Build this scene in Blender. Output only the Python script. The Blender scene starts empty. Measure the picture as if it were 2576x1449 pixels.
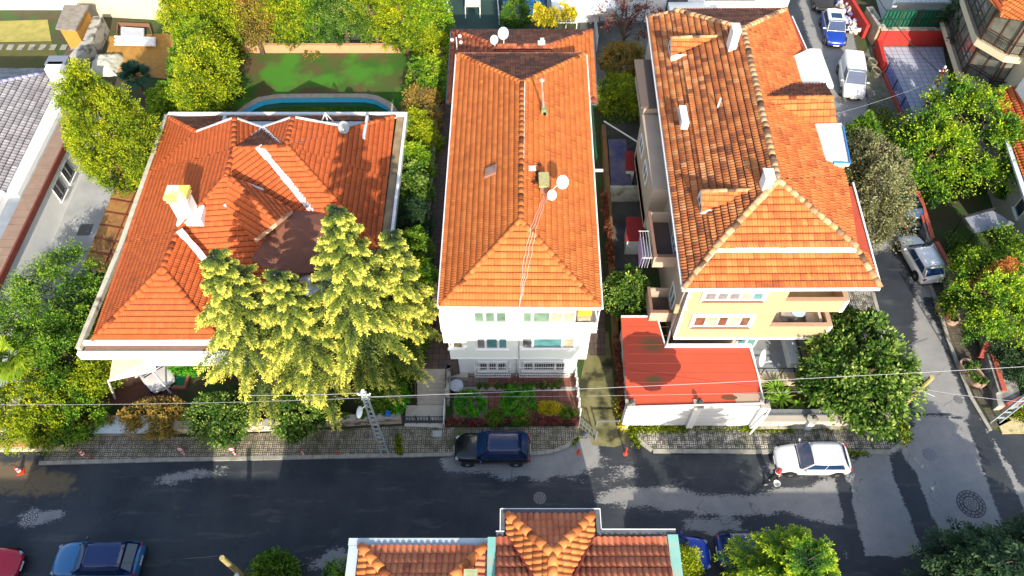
import bpy, bmesh, math, random
import numpy as np
from math import sin, cos, pi, radians, sqrt, atan2
from mathutils import Vector, Matrix, noise
S = bpy.context.scene
# ---------------- camera
PITCH = radians(55); CAMH = 41.0; FPX = 1884.7
cd = bpy.data.cameras.new('camera'); cam = bpy.data.objects.new('camera', cd); S.collection.objects.link(cam)
cam.location = (0, 0, CAMH); cam.rotation_euler = (pi/2 - PITCH, 0, 0)
cd.sensor_width = 36; cd.lens = 36*FPX/2576; cd.clip_end = 600; S.camera = cam
# ---------------- sky and sun
SUN_EL = radians(30); SUN_AZ = radians(11)      # sun stands behind the camera, a little to the right
w = bpy.data.worlds.new("World"); S.world = w; w.use_nodes = True
nt = w.node_tree; bg = nt.nodes['Background']
sky = nt.nodes.new('ShaderNodeTexSky'); sky.sky_type = 'NISHITA'; sky.sun_disc = False
sky.sun_elevation = SUN_EL; sky.sun_rotation = pi - SUN_AZ; sky.air_density = 1.3; sky.dust_density = 2.5; sky.ozone_density = 1.0
nt.links.new(sky.outputs[0], bg.inputs[0]); bg.inputs[1].default_value = 0.15
sl = bpy.data.lights.new('sun', 'SUN'); sl.energy = 4.0; sl.angle = radians(0.5); sl.color = (1.0, 0.90, 0.72)
so = bpy.data.objects.new('sun', sl); S.collection.objects.link(so)
sd = Vector((sin(SUN_AZ)*cos(SUN_EL), -cos(SUN_AZ)*cos(SUN_EL), sin(SUN_EL)))
so.rotation_euler = sd.to_track_quat('Z', 'Y').to_euler()
S.view_settings.view_transform = 'Standard'; S.view_settings.look = 'None'; S.view_settings.gamma = 1
S.view_settings.exposure = 1.06
R = random.Random(7)
# ---------------- survey helpers: where a sighted point lies at a known height / depth
def P(px, py, z=0.0):
    u = (px-1288)/FPX; v = (py-724.5)/FPX
    Y = cos(PITCH)-v*sin(PITCH); Z = -sin(PITCH)-v*cos(PITCH); t = (z-CAMH)/Z
    return Vector((u*t, Y*t, z))
def W(px, py, Y0):
    u = (px-1288)/FPX; v = (py-724.5)/FPX
    Y = cos(PITCH)-v*sin(PITCH); Z = -sin(PITCH)-v*cos(PITCH); t = Y0/Y
    return Vector((u*t, Y0, CAMH+Z*t))
def PL(pts, z=0.0): return [P(a, b, z) for a, b in pts]
# ---------------- materials
MATS = {}
def lin(c): return tuple(((x/12.92) if x <= 0.04045 else ((x+0.055)/1.055)**2.4) for x in c)
def mat(name, col, rough=0.7, col2=None, scale=3.0, contrast=1.0, bump=0.0, bscale=40.0, metal=0.0, spec=0.5, coat=0.0, attr=None, emit=None, detail=6, col3=None, s3=0.6, t3=0.6):
    """noise-mottled principled material; attr names a per-face number that picks between col and col2"""
    if name in MATS: return MATS[name]
    m = bpy.data.materials.new(name); m.use_nodes = True; n = m.node_tree.nodes; l = m.node_tree.links
    b = n['Principled BSDF']; b.inputs['Roughness'].default_value = rough; b.inputs['Metallic'].default_value = metal
    b.inputs['Specular IOR Level'].default_value = spec; b.inputs['Coat Weight'].default_value = coat
    b.inputs['Base Color'].default_value = (*col, 1)
    tc = n.new('ShaderNodeTexCoord')
    src = None
    if col2 is not None:
        ns = n.new('ShaderNodeTexNoise'); ns.inputs['Scale'].default_value = scale; ns.inputs['Detail'].default_value = detail
        l.new(tc.outputs['Object'], ns.inputs['Vector'])
        mr = n.new('ShaderNodeMapRange'); mr.inputs[1].default_value = 0.5-0.25/contrast; mr.inputs[2].default_value = 0.5+0.25/contrast
        l.new(ns.outputs[0], mr.inputs[0]); fac = mr.outputs[0]
        if attr:
            at = n.new('ShaderNodeAttribute'); at.attribute_name = attr
            mx = n.new('ShaderNodeMix'); mx.inputs[0].default_value = 0.35
            l.new(at.outputs['Fac'], mx.inputs[2]); l.new(fac, mx.inputs[3]); fac = mx.outputs[0]
        mc = n.new('ShaderNodeMix'); mc.data_type = 'RGBA'; l.new(fac, mc.inputs[0])
        mc.inputs[6].default_value = (*col, 1); mc.inputs[7].default_value = (*col2, 1); src = mc.outputs[2]
        if col3 is not None:
            n3 = n.new('ShaderNodeTexNoise'); n3.inputs['Scale'].default_value = s3; n3.inputs['Detail'].default_value = 8
            l.new(tc.outputs['Object'], n3.inputs['Vector'])
            m3 = n.new('ShaderNodeMapRange'); m3.inputs[1].default_value = t3-0.06; m3.inputs[2].default_value = t3+0.06
            l.new(n3.outputs[0], m3.inputs[0])
            mc3 = n.new('ShaderNodeMix'); mc3.data_type = 'RGBA'; l.new(m3.outputs[0], mc3.inputs[0]); l.new(src, mc3.inputs[6])
            mc3.inputs[7].default_value = (*col3, 1); src = mc3.outputs[2]
        l.new(src, b.inputs['Base Color'])
    if bump:
        nb = n.new('ShaderNodeTexNoise'); nb.inputs['Scale'].default_value = bscale; nb.inputs['Detail'].default_value = 4
        l.new(tc.outputs['Object'], nb.inputs['Vector'])
        bp = n.new('ShaderNodeBump'); bp.inputs['Strength'].default_value = bump; bp.inputs['Distance'].default_value = 0.03
        l.new(nb.outputs[0], bp.inputs['Height']); l.new(bp.outputs[0], b.inputs['Normal'])
    if emit: b.inputs['Emission Color'].default_value = (*emit, 1); b.inputs['Emission Strength'].default_value = 1
    MATS[name] = m; return m
def tile_mat(name, cols, stain=(0.08,0.03,0.015), st=0.62, sscale=0.5, moss=None, rough=0.75):
    """clay tiles: every tile its own fired shade (attribute), plus weathering"""
    if name in MATS: return MATS[name]
    m = bpy.data.materials.new(name); m.use_nodes = True; n = m.node_tree.nodes; l = m.node_tree.links
    b = n['Principled BSDF']; b.inputs['Roughness'].default_value = rough; b.inputs['Specular IOR Level'].default_value = 0.3
    at = n.new('ShaderNodeAttribute'); at.attribute_name = 'tone'
    cr = n.new('ShaderNodeValToRGB'); e = cr.color_ramp.elements
    e[0].position = 0; e[0].color = (*cols[0], 1); e[1].position = 1; e[1].color = (*cols[-1], 1)
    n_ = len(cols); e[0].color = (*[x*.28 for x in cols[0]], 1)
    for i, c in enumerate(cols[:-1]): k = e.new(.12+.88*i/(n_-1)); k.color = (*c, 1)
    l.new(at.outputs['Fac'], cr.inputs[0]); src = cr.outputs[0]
    tc = n.new('ShaderNodeTexCoord')
    def layer(src, c, sc, th, wid, amt, stretch=None):
        ns = n.new('ShaderNodeTexNoise'); ns.inputs['Scale'].default_value = sc; ns.inputs['Detail'].default_value = 8; ns.inputs['Roughness'].default_value = 0.65
        l.new(tc.outputs['Object'], ns.inputs['Vector'])
        mr = n.new('ShaderNodeMapRange'); mr.inputs[1].default_value = th-wid; mr.inputs[2].default_value = th+wid; mr.inputs[4].default_value = amt
        l.new(ns.outputs[0], mr.inputs[0]); mx = n.new('ShaderNodeMix'); mx.data_type = 'RGBA'
        l.new(mr.outputs[0], mx.inputs[0]); l.new(src, mx.inputs[6]); mx.inputs[7].default_value = (*c, 1); return mx.outputs[2]
    src = layer(src, stain, sscale, st, 0.12, 0.75)
    src = layer(src, tuple(min(1, x*1.5+0.05) for x in cols[-1]), 9.0, 0.62, 0.06, 0.22)
    if moss: src = layer(src, moss, 1.3, 0.70, 0.03, 0.9)
    l.new(src, b.inputs['Base Color']); MATS[name] = m; return m
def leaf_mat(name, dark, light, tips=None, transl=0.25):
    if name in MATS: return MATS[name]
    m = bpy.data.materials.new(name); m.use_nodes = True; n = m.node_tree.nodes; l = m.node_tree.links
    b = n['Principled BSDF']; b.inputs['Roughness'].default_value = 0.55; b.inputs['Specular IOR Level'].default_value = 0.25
    at = n.new('ShaderNodeAttribute'); at.attribute_name = 'tone'
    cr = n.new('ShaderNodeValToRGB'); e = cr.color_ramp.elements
    e[0].color = (*dark, 1); e[1].color = (*(tips or light), 1); e[1].position = 1.0  # dark end carries inner shade, light end highlights and new growth
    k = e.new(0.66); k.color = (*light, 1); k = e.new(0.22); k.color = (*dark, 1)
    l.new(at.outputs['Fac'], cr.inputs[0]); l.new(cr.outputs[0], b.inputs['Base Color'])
    t = n.new('ShaderNodeBsdfTranslucent'); l.new(cr.outputs[0], t.inputs[0])
    mx = n.new('ShaderNodeMixShader'); mx.inputs[0].default_value = transl
    l.new(b.outputs[0], mx.inputs[1]); l.new(t.outputs[0], mx.inputs[2]); l.new(mx.outputs[0], n['Material Output'].inputs[0])
    MATS[name] = m; return m
def glass(name, col=(0.02,0.03,0.04), rough=0.05):
    return mat(name, col, rough, spec=0.9, col2=tuple(x*2.2+0.01 for x in col), scale=1.7)
# ---------------- mesh builder
LOC = {}
def tag(o, label=None, cat=None, group=None, kind=None):
    if label: o['label'] = label
    if cat: o['category'] = cat
    if group: o['group'] = group
    if kind: o['kind'] = kind
    return o
def thing(name, label, cat, loc, group=None, rz=0.0):
    o = bpy.data.objects.new(name, None); S.collection.objects.link(o); o.location = loc; o.rotation_euler = (0, 0, rz)
    o.empty_display_size = 0.3; LOC[o.name] = (Vector(loc), rz); return tag(o, label, cat, group)
def base_of(o):
    v = Vector((0,0,0))
    while o is not None:
        if o.name in LOC: v += LOC[o.name][0]
        o = o.parent
    return v
class MB:
    def __init__(s): s.v = []; s.f = []
    def add(s, vs, fs):
        k = len(s.v); s.v += [tuple(x) for x in vs]; s.f += [tuple(i+k for i in f) for f in fs]; return s
    def box(s, x0, x1, y0, y1, z0, z1):
        return s.add([(x0,y0,z0),(x1,y0,z0),(x1,y1,z0),(x0,y1,z0),(x0,y0,z1),(x1,y0,z1),(x1,y1,z1),(x0,y1,z1)],
                     [(0,3,2,1),(4,5,6,7),(0,1,5,4),(1,2,6,5),(2,3,7,6),(3,0,4,7)])
    def cbox(s, c, dx, dy, dz, rz=0, rx=0):
        M = Matrix.Translation(c) @ Matrix.Rotation(rz, 4, 'Z') @ Matrix.Rotation(rx, 4, 'X')
        vs = [M @ Vector((a*dx/2, b*dy/2, e*dz/2)) for e in (-1, 1) for a, b in ((-1,-1),(1,-1),(1,1),(-1,1))]
        return s.add(vs, [(0,3,2,1),(4,5,6,7),(0,1,5,4),(1,2,6,5),(2,3,7,6),(3,0,4,7)])
    def prism(s, pts, z0, z1):
        p = [(q[0], q[1]) for q in pts]
        A = sum(p[i][0]*p[(i+1) % len(p)][1]-p[(i+1) % len(p)][0]*p[i][1] for i in range(len(p)))
        if A < 0: p = p[::-1]
        n = len(p); f0 = z0 if callable(z0) else (lambda x, y: z0); f1 = z1 if callable(z1) else (lambda x, y: z1)
        vs = [(x, y, f0(x, y)) for x, y in p]+[(x, y, f1(x, y)) for x, y in p]
        return s.add(vs, [tuple(range(n))[::-1], tuple(range(n, 2*n))]+[(i, (i+1) % n, n+(i+1) % n, n+i) for i in range(n)])
    def beam(s, a, b, w=0.1, h=None, up=(0,0,1)):
        a = Vector(a); b = Vector(b); h = h or w; d = (b-a).normalized(); u = Vector(up)
        if abs(d.dot(u)) > 0.99: u = Vector((0,1,0))
        sd = d.cross(u).normalized(); u = sd.cross(d)
        vs = [p+sd*(i*w/2)+u*(j*h/2) for p in (a, b) for i, j in ((-1,-1),(1,-1),(1,1),(-1,1))]
        return s.add(vs, [(0,1,2,3),(7,6,5,4),(0,4,5,1),(1,5,6,2),(2,6,7,3),(3,7,4,0)])
    def tube(s, pts, r, n=8, cap=True):
        pts = [Vector(p) for p in pts]; rs = r if isinstance(r, (list, tuple)) else [r]*len(pts)
        k = len(s.v); up = Vector((0.13,0.21,1)).normalized()
        for i, p in enumerate(pts):
            d = (pts[min(i+1, len(pts)-1)]-pts[max(i-1, 0)]).normalized()
            a = d.cross(up if abs(d.dot(up)) < 0.95 else Vector((1,0.1,0))).normalized(); b = d.cross(a)
            for j in range(n):
                t = 2*pi*j/n; s.v.append(tuple(p+a*(cos(t)*rs[i])+b*(sin(t)*rs[i])))
        for i in range(len(pts)-1):
            for j in range(n):
                s.f.append((k+i*n+j, k+i*n+(j+1) % n, k+(i+1)*n+(j+1) % n, k+(i+1)*n+j))
        if cap:
            s.f.append(tuple(range(k, k+n))[::-1]); e = k+(len(pts)-1)*n; s.f.append(tuple(range(e, e+n)))
        return s
    def lathe(s, prof, c=(0,0,0), n=16, M=None):
        k = len(s.v)
        for r, z in prof:
            for j in range(n):
                v = Vector((max(r, 1e-4)*cos(2*pi*j/n), max(r, 1e-4)*sin(2*pi*j/n), z))
                if M is not None: v = M @ v
                s.v.append(tuple(v+Vector(c)))
        for i in range(len(prof)-1):
            for j in range(n): s.f.append((k+i*n+j, k+i*n+(j+1) % n, k+(i+1)*n+(j+1) % n, k+(i+1)*n+j))
        s.f.append(tuple(range(k, k+n))[::-1]); e = k+(len(prof)-1)*n; s.f.append(tuple(range(e, e+n))); return s
    def ell(s, c, rx, ry, rz, n=12, m=8, M=None):
        return s.lathe([(1, 0)], c, n) if False else s.lathe2([(sin(pi*i/m), -cos(pi*i/m)) for i in range(m+1)], c, rx, ry, rz, n, M)
    def lathe2(s, prof, c, rx, ry, rz, n, M=None):
        k = len(s.v)
        for r, z in prof:
            for j in range(n):
                v = Vector((max(r, 1e-3)*rx*cos(2*pi*j/n), max(r, 1e-3)*ry*sin(2*pi*j/n), z*rz))
                if M is not None: v = M @ v
                s.v.append(tuple(v+Vector(c)))
        for i in range(len(prof)-1):
            for j in range(n): s.f.append((k+i*n+j, k+i*n+(j+1) % n, k+(i+1)*n+(j+1) % n, k+(i+1)*n+j))
        return s
    def poly(s, pts): return s.add(pts, [tuple(range(len(pts)))])
    def build(s, name, m, parent=None, local=False, smooth=False, label=None, kind=None):
        me = bpy.data.meshes.new(name)
        off = Vector((0,0,0)) if (local or parent is None) else base_of(parent)
        me.from_pydata([(x-off.x, y-off.y, z-off.z) for x, y, z in s.v], [], s.f); me.update()
        if m: me.materials.append(m)
        o = bpy.data.objects.new(name, me); S.collection.objects.link(o)
        if parent: o.parent = parent
        if smooth:
            for p in me.polygons: p.use_smooth = True
        if label: o['label'] = label
        if kind: o['kind'] = kind
        return o
def mesh_np(name, V, F, m, tone=None, parent=None, off=None, smooth=False):
    me = bpy.data.meshes.new(name); V = np.asarray(V, dtype=np.float32); F = np.asarray(F, dtype=np.int32)
    if off is not None: V = V - np.array(off, dtype=np.float32)
    k = F.shape[1]
    me.vertices.add(len(V)); me.vertices.foreach_set('co', V.ravel())
    me.loops.add(F.size); me.loops.foreach_set('vertex_index', F.ravel())
    me.polygons.add(len(F)); me.polygons.foreach_set('loop_start', np.arange(0, F.size, k, dtype=np.int32))
    me.update(calc_edges=True)
    if tone is not None:
        a = me.attributes.new('tone', 'FLOAT', 'FACE'); a.data.foreach_set('value', np.asarray(tone, dtype=np.float32))
    me.materials.append(m); o = bpy.data.objects.new(name, me); S.collection.objects.link(o)
    if parent: o.parent = parent
    if smooth: me.polygons.foreach_set('use_smooth', [True]*len(F))
    return o
def copy_tree(o, parent=None):
    c = o.copy(); S.collection.objects.link(c)
    if parent: c.parent = parent
    for ch in list(o.children): copy_tree(ch, c)
    return c
# ---------------- tiled roof faces with real courses and channels
def tile_bm(pts, cs=0.15, cl=0.34, amp=0.036, step=0.036, grp=2, samples=4, seed=1, lift=0.0, down=None, clip=True):
    pts = [Vector(p) for p in pts]; n = Vector((0,0,0))
    for i in range(len(pts)):
        a = pts[i]; b = pts[(i+1) % len(pts)]
        n += Vector(((a.y-b.y)*(a.z+b.z), (a.z-b.z)*(a.x+b.x), (a.x-b.x)*(a.y+b.y)))
    n.normalize()
    if n.z < 0: n = -n
    d = (Vector((0,0,-1)) - n*(-n.z)).normalized() if down is None else Vector(down).normalized()
    sx = n.cross(d).normalized(); up = -d
    c = sum(pts, Vector((0,0,0)))/len(pts)
    A = [((p-c).dot(sx), (p-c).dot(up)) for p in pts]
    s0 = min(a[0] for a in A)-0.1; s1 = max(a[0] for a in A)+0.1; t0 = min(a[1] for a in A); t1 = max(a[1] for a in A)+0.1
    nc = int((s1-s0)/cs)+1; nr = int((t1-t0)/cl)+1
    prof = np.array([abs(sin(pi*k/samples)) for k in range(samples)])
    si = np.arange(nc*samples+1); ss = s0+si*cs/samples; pz = amp*prof[si % samples]
    rng = np.random.RandomState(seed); V = []; F = []; Rn = []
    tiles = rng.rand(nr+1, nc//grp+2)**1.0
    o = np.array(c); vx = np.array(sx); vu = np.array(up); vn = np.array(n)
    m = len(si); wob = rng.randn(nr+1)*0.004
    df = min(.14, .05/cl)                      # dark strip under the next course: gap shade and dirt in its colour
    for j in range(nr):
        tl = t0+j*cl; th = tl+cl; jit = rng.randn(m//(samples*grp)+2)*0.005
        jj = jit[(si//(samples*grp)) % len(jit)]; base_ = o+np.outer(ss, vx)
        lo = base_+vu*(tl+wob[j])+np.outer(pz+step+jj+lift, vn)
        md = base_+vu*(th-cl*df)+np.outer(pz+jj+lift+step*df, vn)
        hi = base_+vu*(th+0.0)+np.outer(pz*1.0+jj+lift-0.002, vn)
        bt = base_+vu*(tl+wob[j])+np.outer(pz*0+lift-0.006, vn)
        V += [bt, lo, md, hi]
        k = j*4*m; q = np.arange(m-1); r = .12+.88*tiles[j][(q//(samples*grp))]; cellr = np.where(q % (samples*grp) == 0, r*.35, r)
        for i_, rr_ in ((0, r*.2), (1, cellr), (2, r*0)):  # risers and overlaps get darker tones for the gap shade
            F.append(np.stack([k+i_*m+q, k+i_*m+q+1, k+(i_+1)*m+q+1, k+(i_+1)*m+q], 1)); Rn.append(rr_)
    V = np.concatenate(V); F = np.concatenate(F); Rn = np.concatenate(Rn)
    me = bpy.data.meshes.new('tmp'); me.vertices.add(len(V)); me.vertices.foreach_set('co', V.astype(np.float32).ravel())
    me.loops.add(F.size); me.loops.foreach_set('vertex_index', F.astype(np.int32).ravel())
    me.polygons.add(len(F)); me.polygons.foreach_set('loop_start', np.arange(0, F.size, 4, dtype=np.int32)); me.update(calc_edges=True)
    a = me.attributes.new('tone', 'FLOAT', 'FACE'); a.data.foreach_set('value', Rn.astype(np.float32))
    bm = bmesh.new(); bm.from_mesh(me); bpy.data.meshes.remove(me)
    for i in range(len(pts)):
        a = pts[i]; b = pts[(i+1) % len(pts)]; e = (b-a); e -= n*e.dot(n)
        if e.length < 1e-4: continue
        nn = e.normalized().cross(n)
        if (c-a).dot(nn) > 0: nn = -nn
        bmesh.ops.bisect_plane(bm, geom=bm.verts[:]+bm.edges[:]+bm.faces[:], plane_co=a, plane_no=nn, clear_outer=True)
    return bm
def tile_face(faces, mt, parent, name='roof_slope', **kw):
    """faces: list of convex 3D polygons joined into one part"""
    off = base_of(parent); me = bpy.data.meshes.new(name); out = bmesh.new()
    for i, f in enumerate(faces):
        bm = tile_bm(f, seed=abs(hash((round(f[0][0], 2), round(f[0][1], 2), i))) % 10000, **kw)
        t = bpy.data.meshes.new('t'); bm.to_mesh(t); bm.free(); out.from_mesh(t); bpy.data.meshes.remove(t)
    bmesh.ops.translate(out, verts=out.verts[:], vec=-off)
    out.to_mesh(me); out.free(); me.materials.append(mt); o = bpy.data.objects.new(name, me); S.collection.objects.link(o); o.parent = parent
    return o
def under(faces, mt, parent, name='roof_deck', drop=0.05, th=0.12):
    mb = MB()
    for f in faces:
        n = len(f); mb.add([(p[0], p[1], p[2]-drop) for p in f]+[(p[0], p[1], p[2]-drop-th) for p in f],
                [tuple(range(n)), tuple(range(n, 2*n))[::-1]]+[(i, n+i, n+(i+1) % n, (i+1) % n) for i in range(n)])
    return mb.build(name, mt, parent)
def caps(lines, mt, parent, name='ridge_tiles', r=0.13, L=0.42, n=7, lift=0.04, rnd_seed=3):
    """half round ridge and hip tiles laid end over end along each line"""
    if len(lines) > 1: return [caps([q], mt, parent, name, r, L, n, lift, rnd_seed+i) for i, q in enumerate(lines)]
    rr = random.Random(rnd_seed); V = []; F = []; C = []
    for a, b in lines:
        a = Vector(a); b = Vector(b); d = (b-a); k = max(1, int(d.length/L)); d.normalize(); st = (b-a).length/k
        sd = d.cross(Vector((0,0,1))).normalized(); up = sd.cross(d)
        if up.z < 0: up = -up
        for i in range(k):
            p0 = a+d*(i*st-0.03); p1 = a+d*((i+1)*st+0.04); col = rr.random(); j = rr.uniform(-0.012, 0.012)
            b0 = len(V)
            for p, q in ((p0, r*0.90), (p1, r*1.08)):
                for rad in (q, q*0.8):
                    for t in range(n):
                        an = pi*t/(n-1); V.append(p+sd*(cos(an)*rad+j)+up*(sin(an)*rad*0.85+lift-0.03))
            for t in range(n-1):
                F.append((b0+t, b0+t+1, b0+2*n+t+1, b0+2*n+t)); C.append(col)
                F.append((b0+t, b0+n+t, b0+n+t+1, b0+t+1)); C.append(col)
                F.append((b0+2*n+t, b0+2*n+t+1, b0+3*n+t+1, b0+3*n+t)); C.append(col)
    return mesh_np(name, [tuple(v) for v in V], F, mt, C, parent, off=base_of(parent))
# ---------------- vegetation builders
def _leaves(C, D, Ln, Wd, rng, nrm=None):
    N = len(C); D = D/np.maximum(np.linalg.norm(D, axis=1, keepdims=True), 1e-6)
    q = rng.randn(N, 3) if nrm is None else nrm+rng.randn(N, 3)*0.55
    Sd = np.cross(D, q); Sd /= np.maximum(np.linalg.norm(Sd, axis=1, keepdims=True), 1e-6)
    Ln = np.reshape(Ln, (-1, 1)); Wd = np.reshape(Wd, (-1, 1))
    V = np.stack([C, C+D*Ln*0.5+Sd*Wd*0.5, C+D*Ln, C+D*Ln*0.5-Sd*Wd*0.5], 1).reshape(-1, 3)
    F = np.arange(4*N).reshape(-1, 4); return V, F
def crown_leaves(c, rad, n, leaf, rng, clumps=40, crs=0.34, inner=0.55, low=-0.75, flat=1.0, centers=None):
    """leaf clusters gathered in clumps through an uneven crown"""
    c = np.array(c); rad = np.array(rad)
    if centers is None:
        d = rng.randn(clumps*3, 3); d /= np.linalg.norm(d, axis=1, keepdims=True); d = d[d[:, 2] > low][:clumps]
        rr = inner+(1-inner)*rng.rand(len(d), 1)**0.6
        lump = 1+0.16*np.sin(d[:, :1]*5+rng.rand()*6)+0.12*np.sin(d[:, 1:2]*7+rng.rand()*6)
        centers = c+d*rad*rr*lump*(1-crs*0.6)
    K = len(centers); cr = crs*rad.mean()*(0.6+0.7*rng.rand(K)); J = 13
    mid = centers.mean(axis=0) if K > 1 else centers[0]
    out = centers-mid; out /= np.maximum(np.linalg.norm(out, axis=1, keepdims=True), 1e-6)
    sh = rng.randn(K, J, 3); sh /= np.linalg.norm(sh, axis=2, keepdims=True)
    sh = sh*0.95+out[:, None, :]*0.55+np.array([0, 0, 0.22]); sh /= np.linalg.norm(sh, axis=2, keepdims=True)
    k = rng.randint(0, K, n); j = rng.randint(0, J, n); e = sh[k, j]; t = 0.12+0.98*rng.rand(n)**0.75; sl = (0.7+0.55*rng.rand(K, J))[k, j]
    C = centers[k]+e*(cr[k]*t*sl)[:, None]*np.array([1, 1, flat])+rng.randn(n, 3)*(cr[k]*(0.20-0.08*t))[:, None]
    C[:, 2] -= (t**2)*cr[k]*0.18
    cl = rng.rand(K)
    D = e+rng.randn(n, 3)*0.55+np.array([0, 0, -0.15])
    s = leaf*(0.6+0.8*rng.rand(n))
    V, F = _leaves(C, D, s, s*0.52, rng, nrm=e*.4+np.array([0, -.2, .8]))
    rn = np.clip(-0.12+0.42*cl[k]+0.55*t+0.16*e[:, 2]+0.16*(rng.rand(n)-0.5), 0, 1)  # inner leaves darker, upward shoots lighter: crown shade put into the colour
    return V, F, rn, centers
def finish_tree(kind, label, cat, base, group, wood, lm, V, F, rn, mt_w, wname='trunk'):
    t = thing(kind, label, cat, base, group)
    if wood: wood.build(wname, mt_w, t, smooth=True)
    mesh_np('crown', V, F, lm, rn, t, off=base_of(t)); return t
BARK = lambda: mat('bark', (0.16,0.11,0.07), 0.9, (0.07,0.045,0.03), 14, bump=0.6)
def broadleaf(kind, label, base, h, rad, lm, n=7000, leaf=0.17, clumps=45, seed=1, group=None, crs=0.34, inner=0.5, low=-0.6, cat='tree', trunk=None, lean=(0,0), flat=1.0, limbs=7, dead=None):
    n = int(n*1.5); leaf = leaf*.82; rng = np.random.RandomState(seed); base = Vector(base); rad = rad if isinstance(rad, (tuple, list)) else (rad, rad, rad)
    c = (base.x+lean[0], base.y+lean[1], base.z+h-rad[2])
    V, F, rn, cen = crown_leaves(c, rad, n, leaf, rng, clumps, crs, inner, low, flat)
    # a few stray shoots break the outline
    m = n//12; e = rng.randn(m, 3); e /= np.linalg.norm(e, axis=1, keepdims=True); e[:, 2] = np.abs(e[:, 2])*0.8-0.1
    C2 = np.array(c)+e*np.array(rad)*(0.95+0.22*rng.rand(m, 1)); V2, F2 = _leaves(C2, e+rng.randn(m, 3)*0.4, leaf*np.ones(m), leaf*0.5*np.ones(m), rng)
    F = np.concatenate([F, F2+len(V)]); V = np.concatenate([V, V2]); rn = np.concatenate([rn, 0.5+0.5*rng.rand(m)])
    tr = trunk or max(0.06, 0.045*h)*0.5; mb = MB(); zc = c[2]
    mb.tube([base-Vector((0,0,0.2)), base+Vector((lean[0]*.3+0.05, lean[1]*.3, (zc-base.z)*0.5)), Vector((c[0], c[1], zc))], [tr*1.3, tr, tr*0.6], 8)
    idx = rng.choice(len(cen), min(limbs, len(cen)), replace=False)
    for i in idx:
        a = base.lerp(Vector((c[0], c[1], zc)), 0.45+0.4*rng.rand()); b = Vector(cen[i]); mid = a.lerp(b, 0.5)+Vector((0,0,0.12*h*0.5))
        mb.tube([a, mid, b], [tr*0.6, tr*0.4, tr*0.15], 6)
    if dead:
        for i in range(dead):
            e = Vector(rng.randn(3)).normalized(); e.z = abs(e.z); a = Vector(c); b = a+Vector((e.x*rad[0], e.y*rad[1], e.z*rad[2]))*1.02
            mb.tube([a, a.lerp(b, .6)+Vector((0,0,.1)), b], [tr*.45, tr*.25, .012], 5)
            for q in range(3):
                p0 = a.lerp(b, .6+.12*q); mb.tube([p0, p0+Vector(rng.randn(3)).normalized()*0.6], [.025, .008], 4)
    return finish_tree(kind, label, cat, base, group, mb, lm, V, F, rn, BARK())
def conifer(kind, label, base, h, R, lm, n_br=110, seed=1, group=None, low=0.12, sliver=0.30, tw=14, per=12, droop=0.35, p=0.75, cat='tree', wide=0.42, lean=(0,0), upt=0.0, sw=0.22):
    """whorled limbs, each carrying a flat drooping spray of needle twigs"""
    rng = np.random.RandomState(seed); base = np.array(base, dtype=float); Cs = []; Ds = []; Rn = []; Ls = []
    mb = MB(); topx = base+np.array([lean[0], lean[1], h])
    mb.tube([tuple(base-np.array([0,0,.2])), tuple(base*.5+topx*.5), tuple(topx)], [0.03*h*.55+.05, .018*h*.5+.03, .02], 8)
    for b in range(n_br):
        t = low+(1-low)*((b+rng.rand())/n_br)**0.85; az = b*2.399+rng.rand()*0.8
        L = R*max(0.05, (1-t))**p*(0.78+0.4*rng.rand())+0.12; o = base*(1-t)+topx*t
        dr = np.array([cos(az), sin(az), 0.0]); sd = np.array([-sin(az), cos(az), 0.0])
        shade = rng.rand()*0.22
        if b % 2 == 0:
            e = o+dr*L*.9; e[2] += L*(upt-droop*.7); mb.tube([tuple(o), tuple((o+e)/2+np.array([0,0,L*.06])), tuple(e)], [.02, .014, .006], 5)
        for k in range(tw):
            u = 0.06+0.94*(k+rng.rand())/tw; side = 1 if k % 2 else -1
            root = o+dr*L*u; root[2] += L*(0.10*u+upt*u-droop*u*u)
            tl = L*wide*(1.05-u*0.65)*(0.7+0.5*rng.rand())+0.12
            td = dr*(0.75+0.3*rng.rand())+sd*side*(0.9*(1-u*0.6))+np.array([0, 0, -0.25-0.2*rng.rand()+upt*.8]); td /= np.linalg.norm(td)
            q = (np.arange(per)+rng.rand(per))/per
            pts = root+np.outer(q*tl, td); pts[:, 2] -= (q**2)*tl*0.22
            ang = np.where(np.arange(per) % 2 == 0, 1, -1)*(0.75)
            dd = td*0.9+np.outer(ang, np.cross(td, [0, 0, 1]))+rng.randn(per, 3)*0.22
            Cs.append(pts+rng.randn(per, 3)*0.03); Ds.append(dd); Ls.append(sliver*(0.65+0.6*rng.rand(per))*(1.05-0.4*q))
            Rn.append(np.clip(-0.02+0.35*u+0.72*q*(.45+.55*u)+shade+rng.rand(per)*0.16-0.1, 0, 1))  # yellow tips; inner needles darkened to put bough shade in the colour
    C = np.concatenate(Cs); D = np.concatenate(Ds); Ls = np.concatenate(Ls); rn = np.concatenate(Rn)
    nm = np.tile(np.array([[0, 0, 1.0]]), (len(C), 1)); V, F = _leaves(C, D, Ls, Ls*sw+0.03, rng, nrm=nm)
    return finish_tree(kind, label, cat, tuple(base), group, mb, lm, V, F, rn, BARK())
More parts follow.
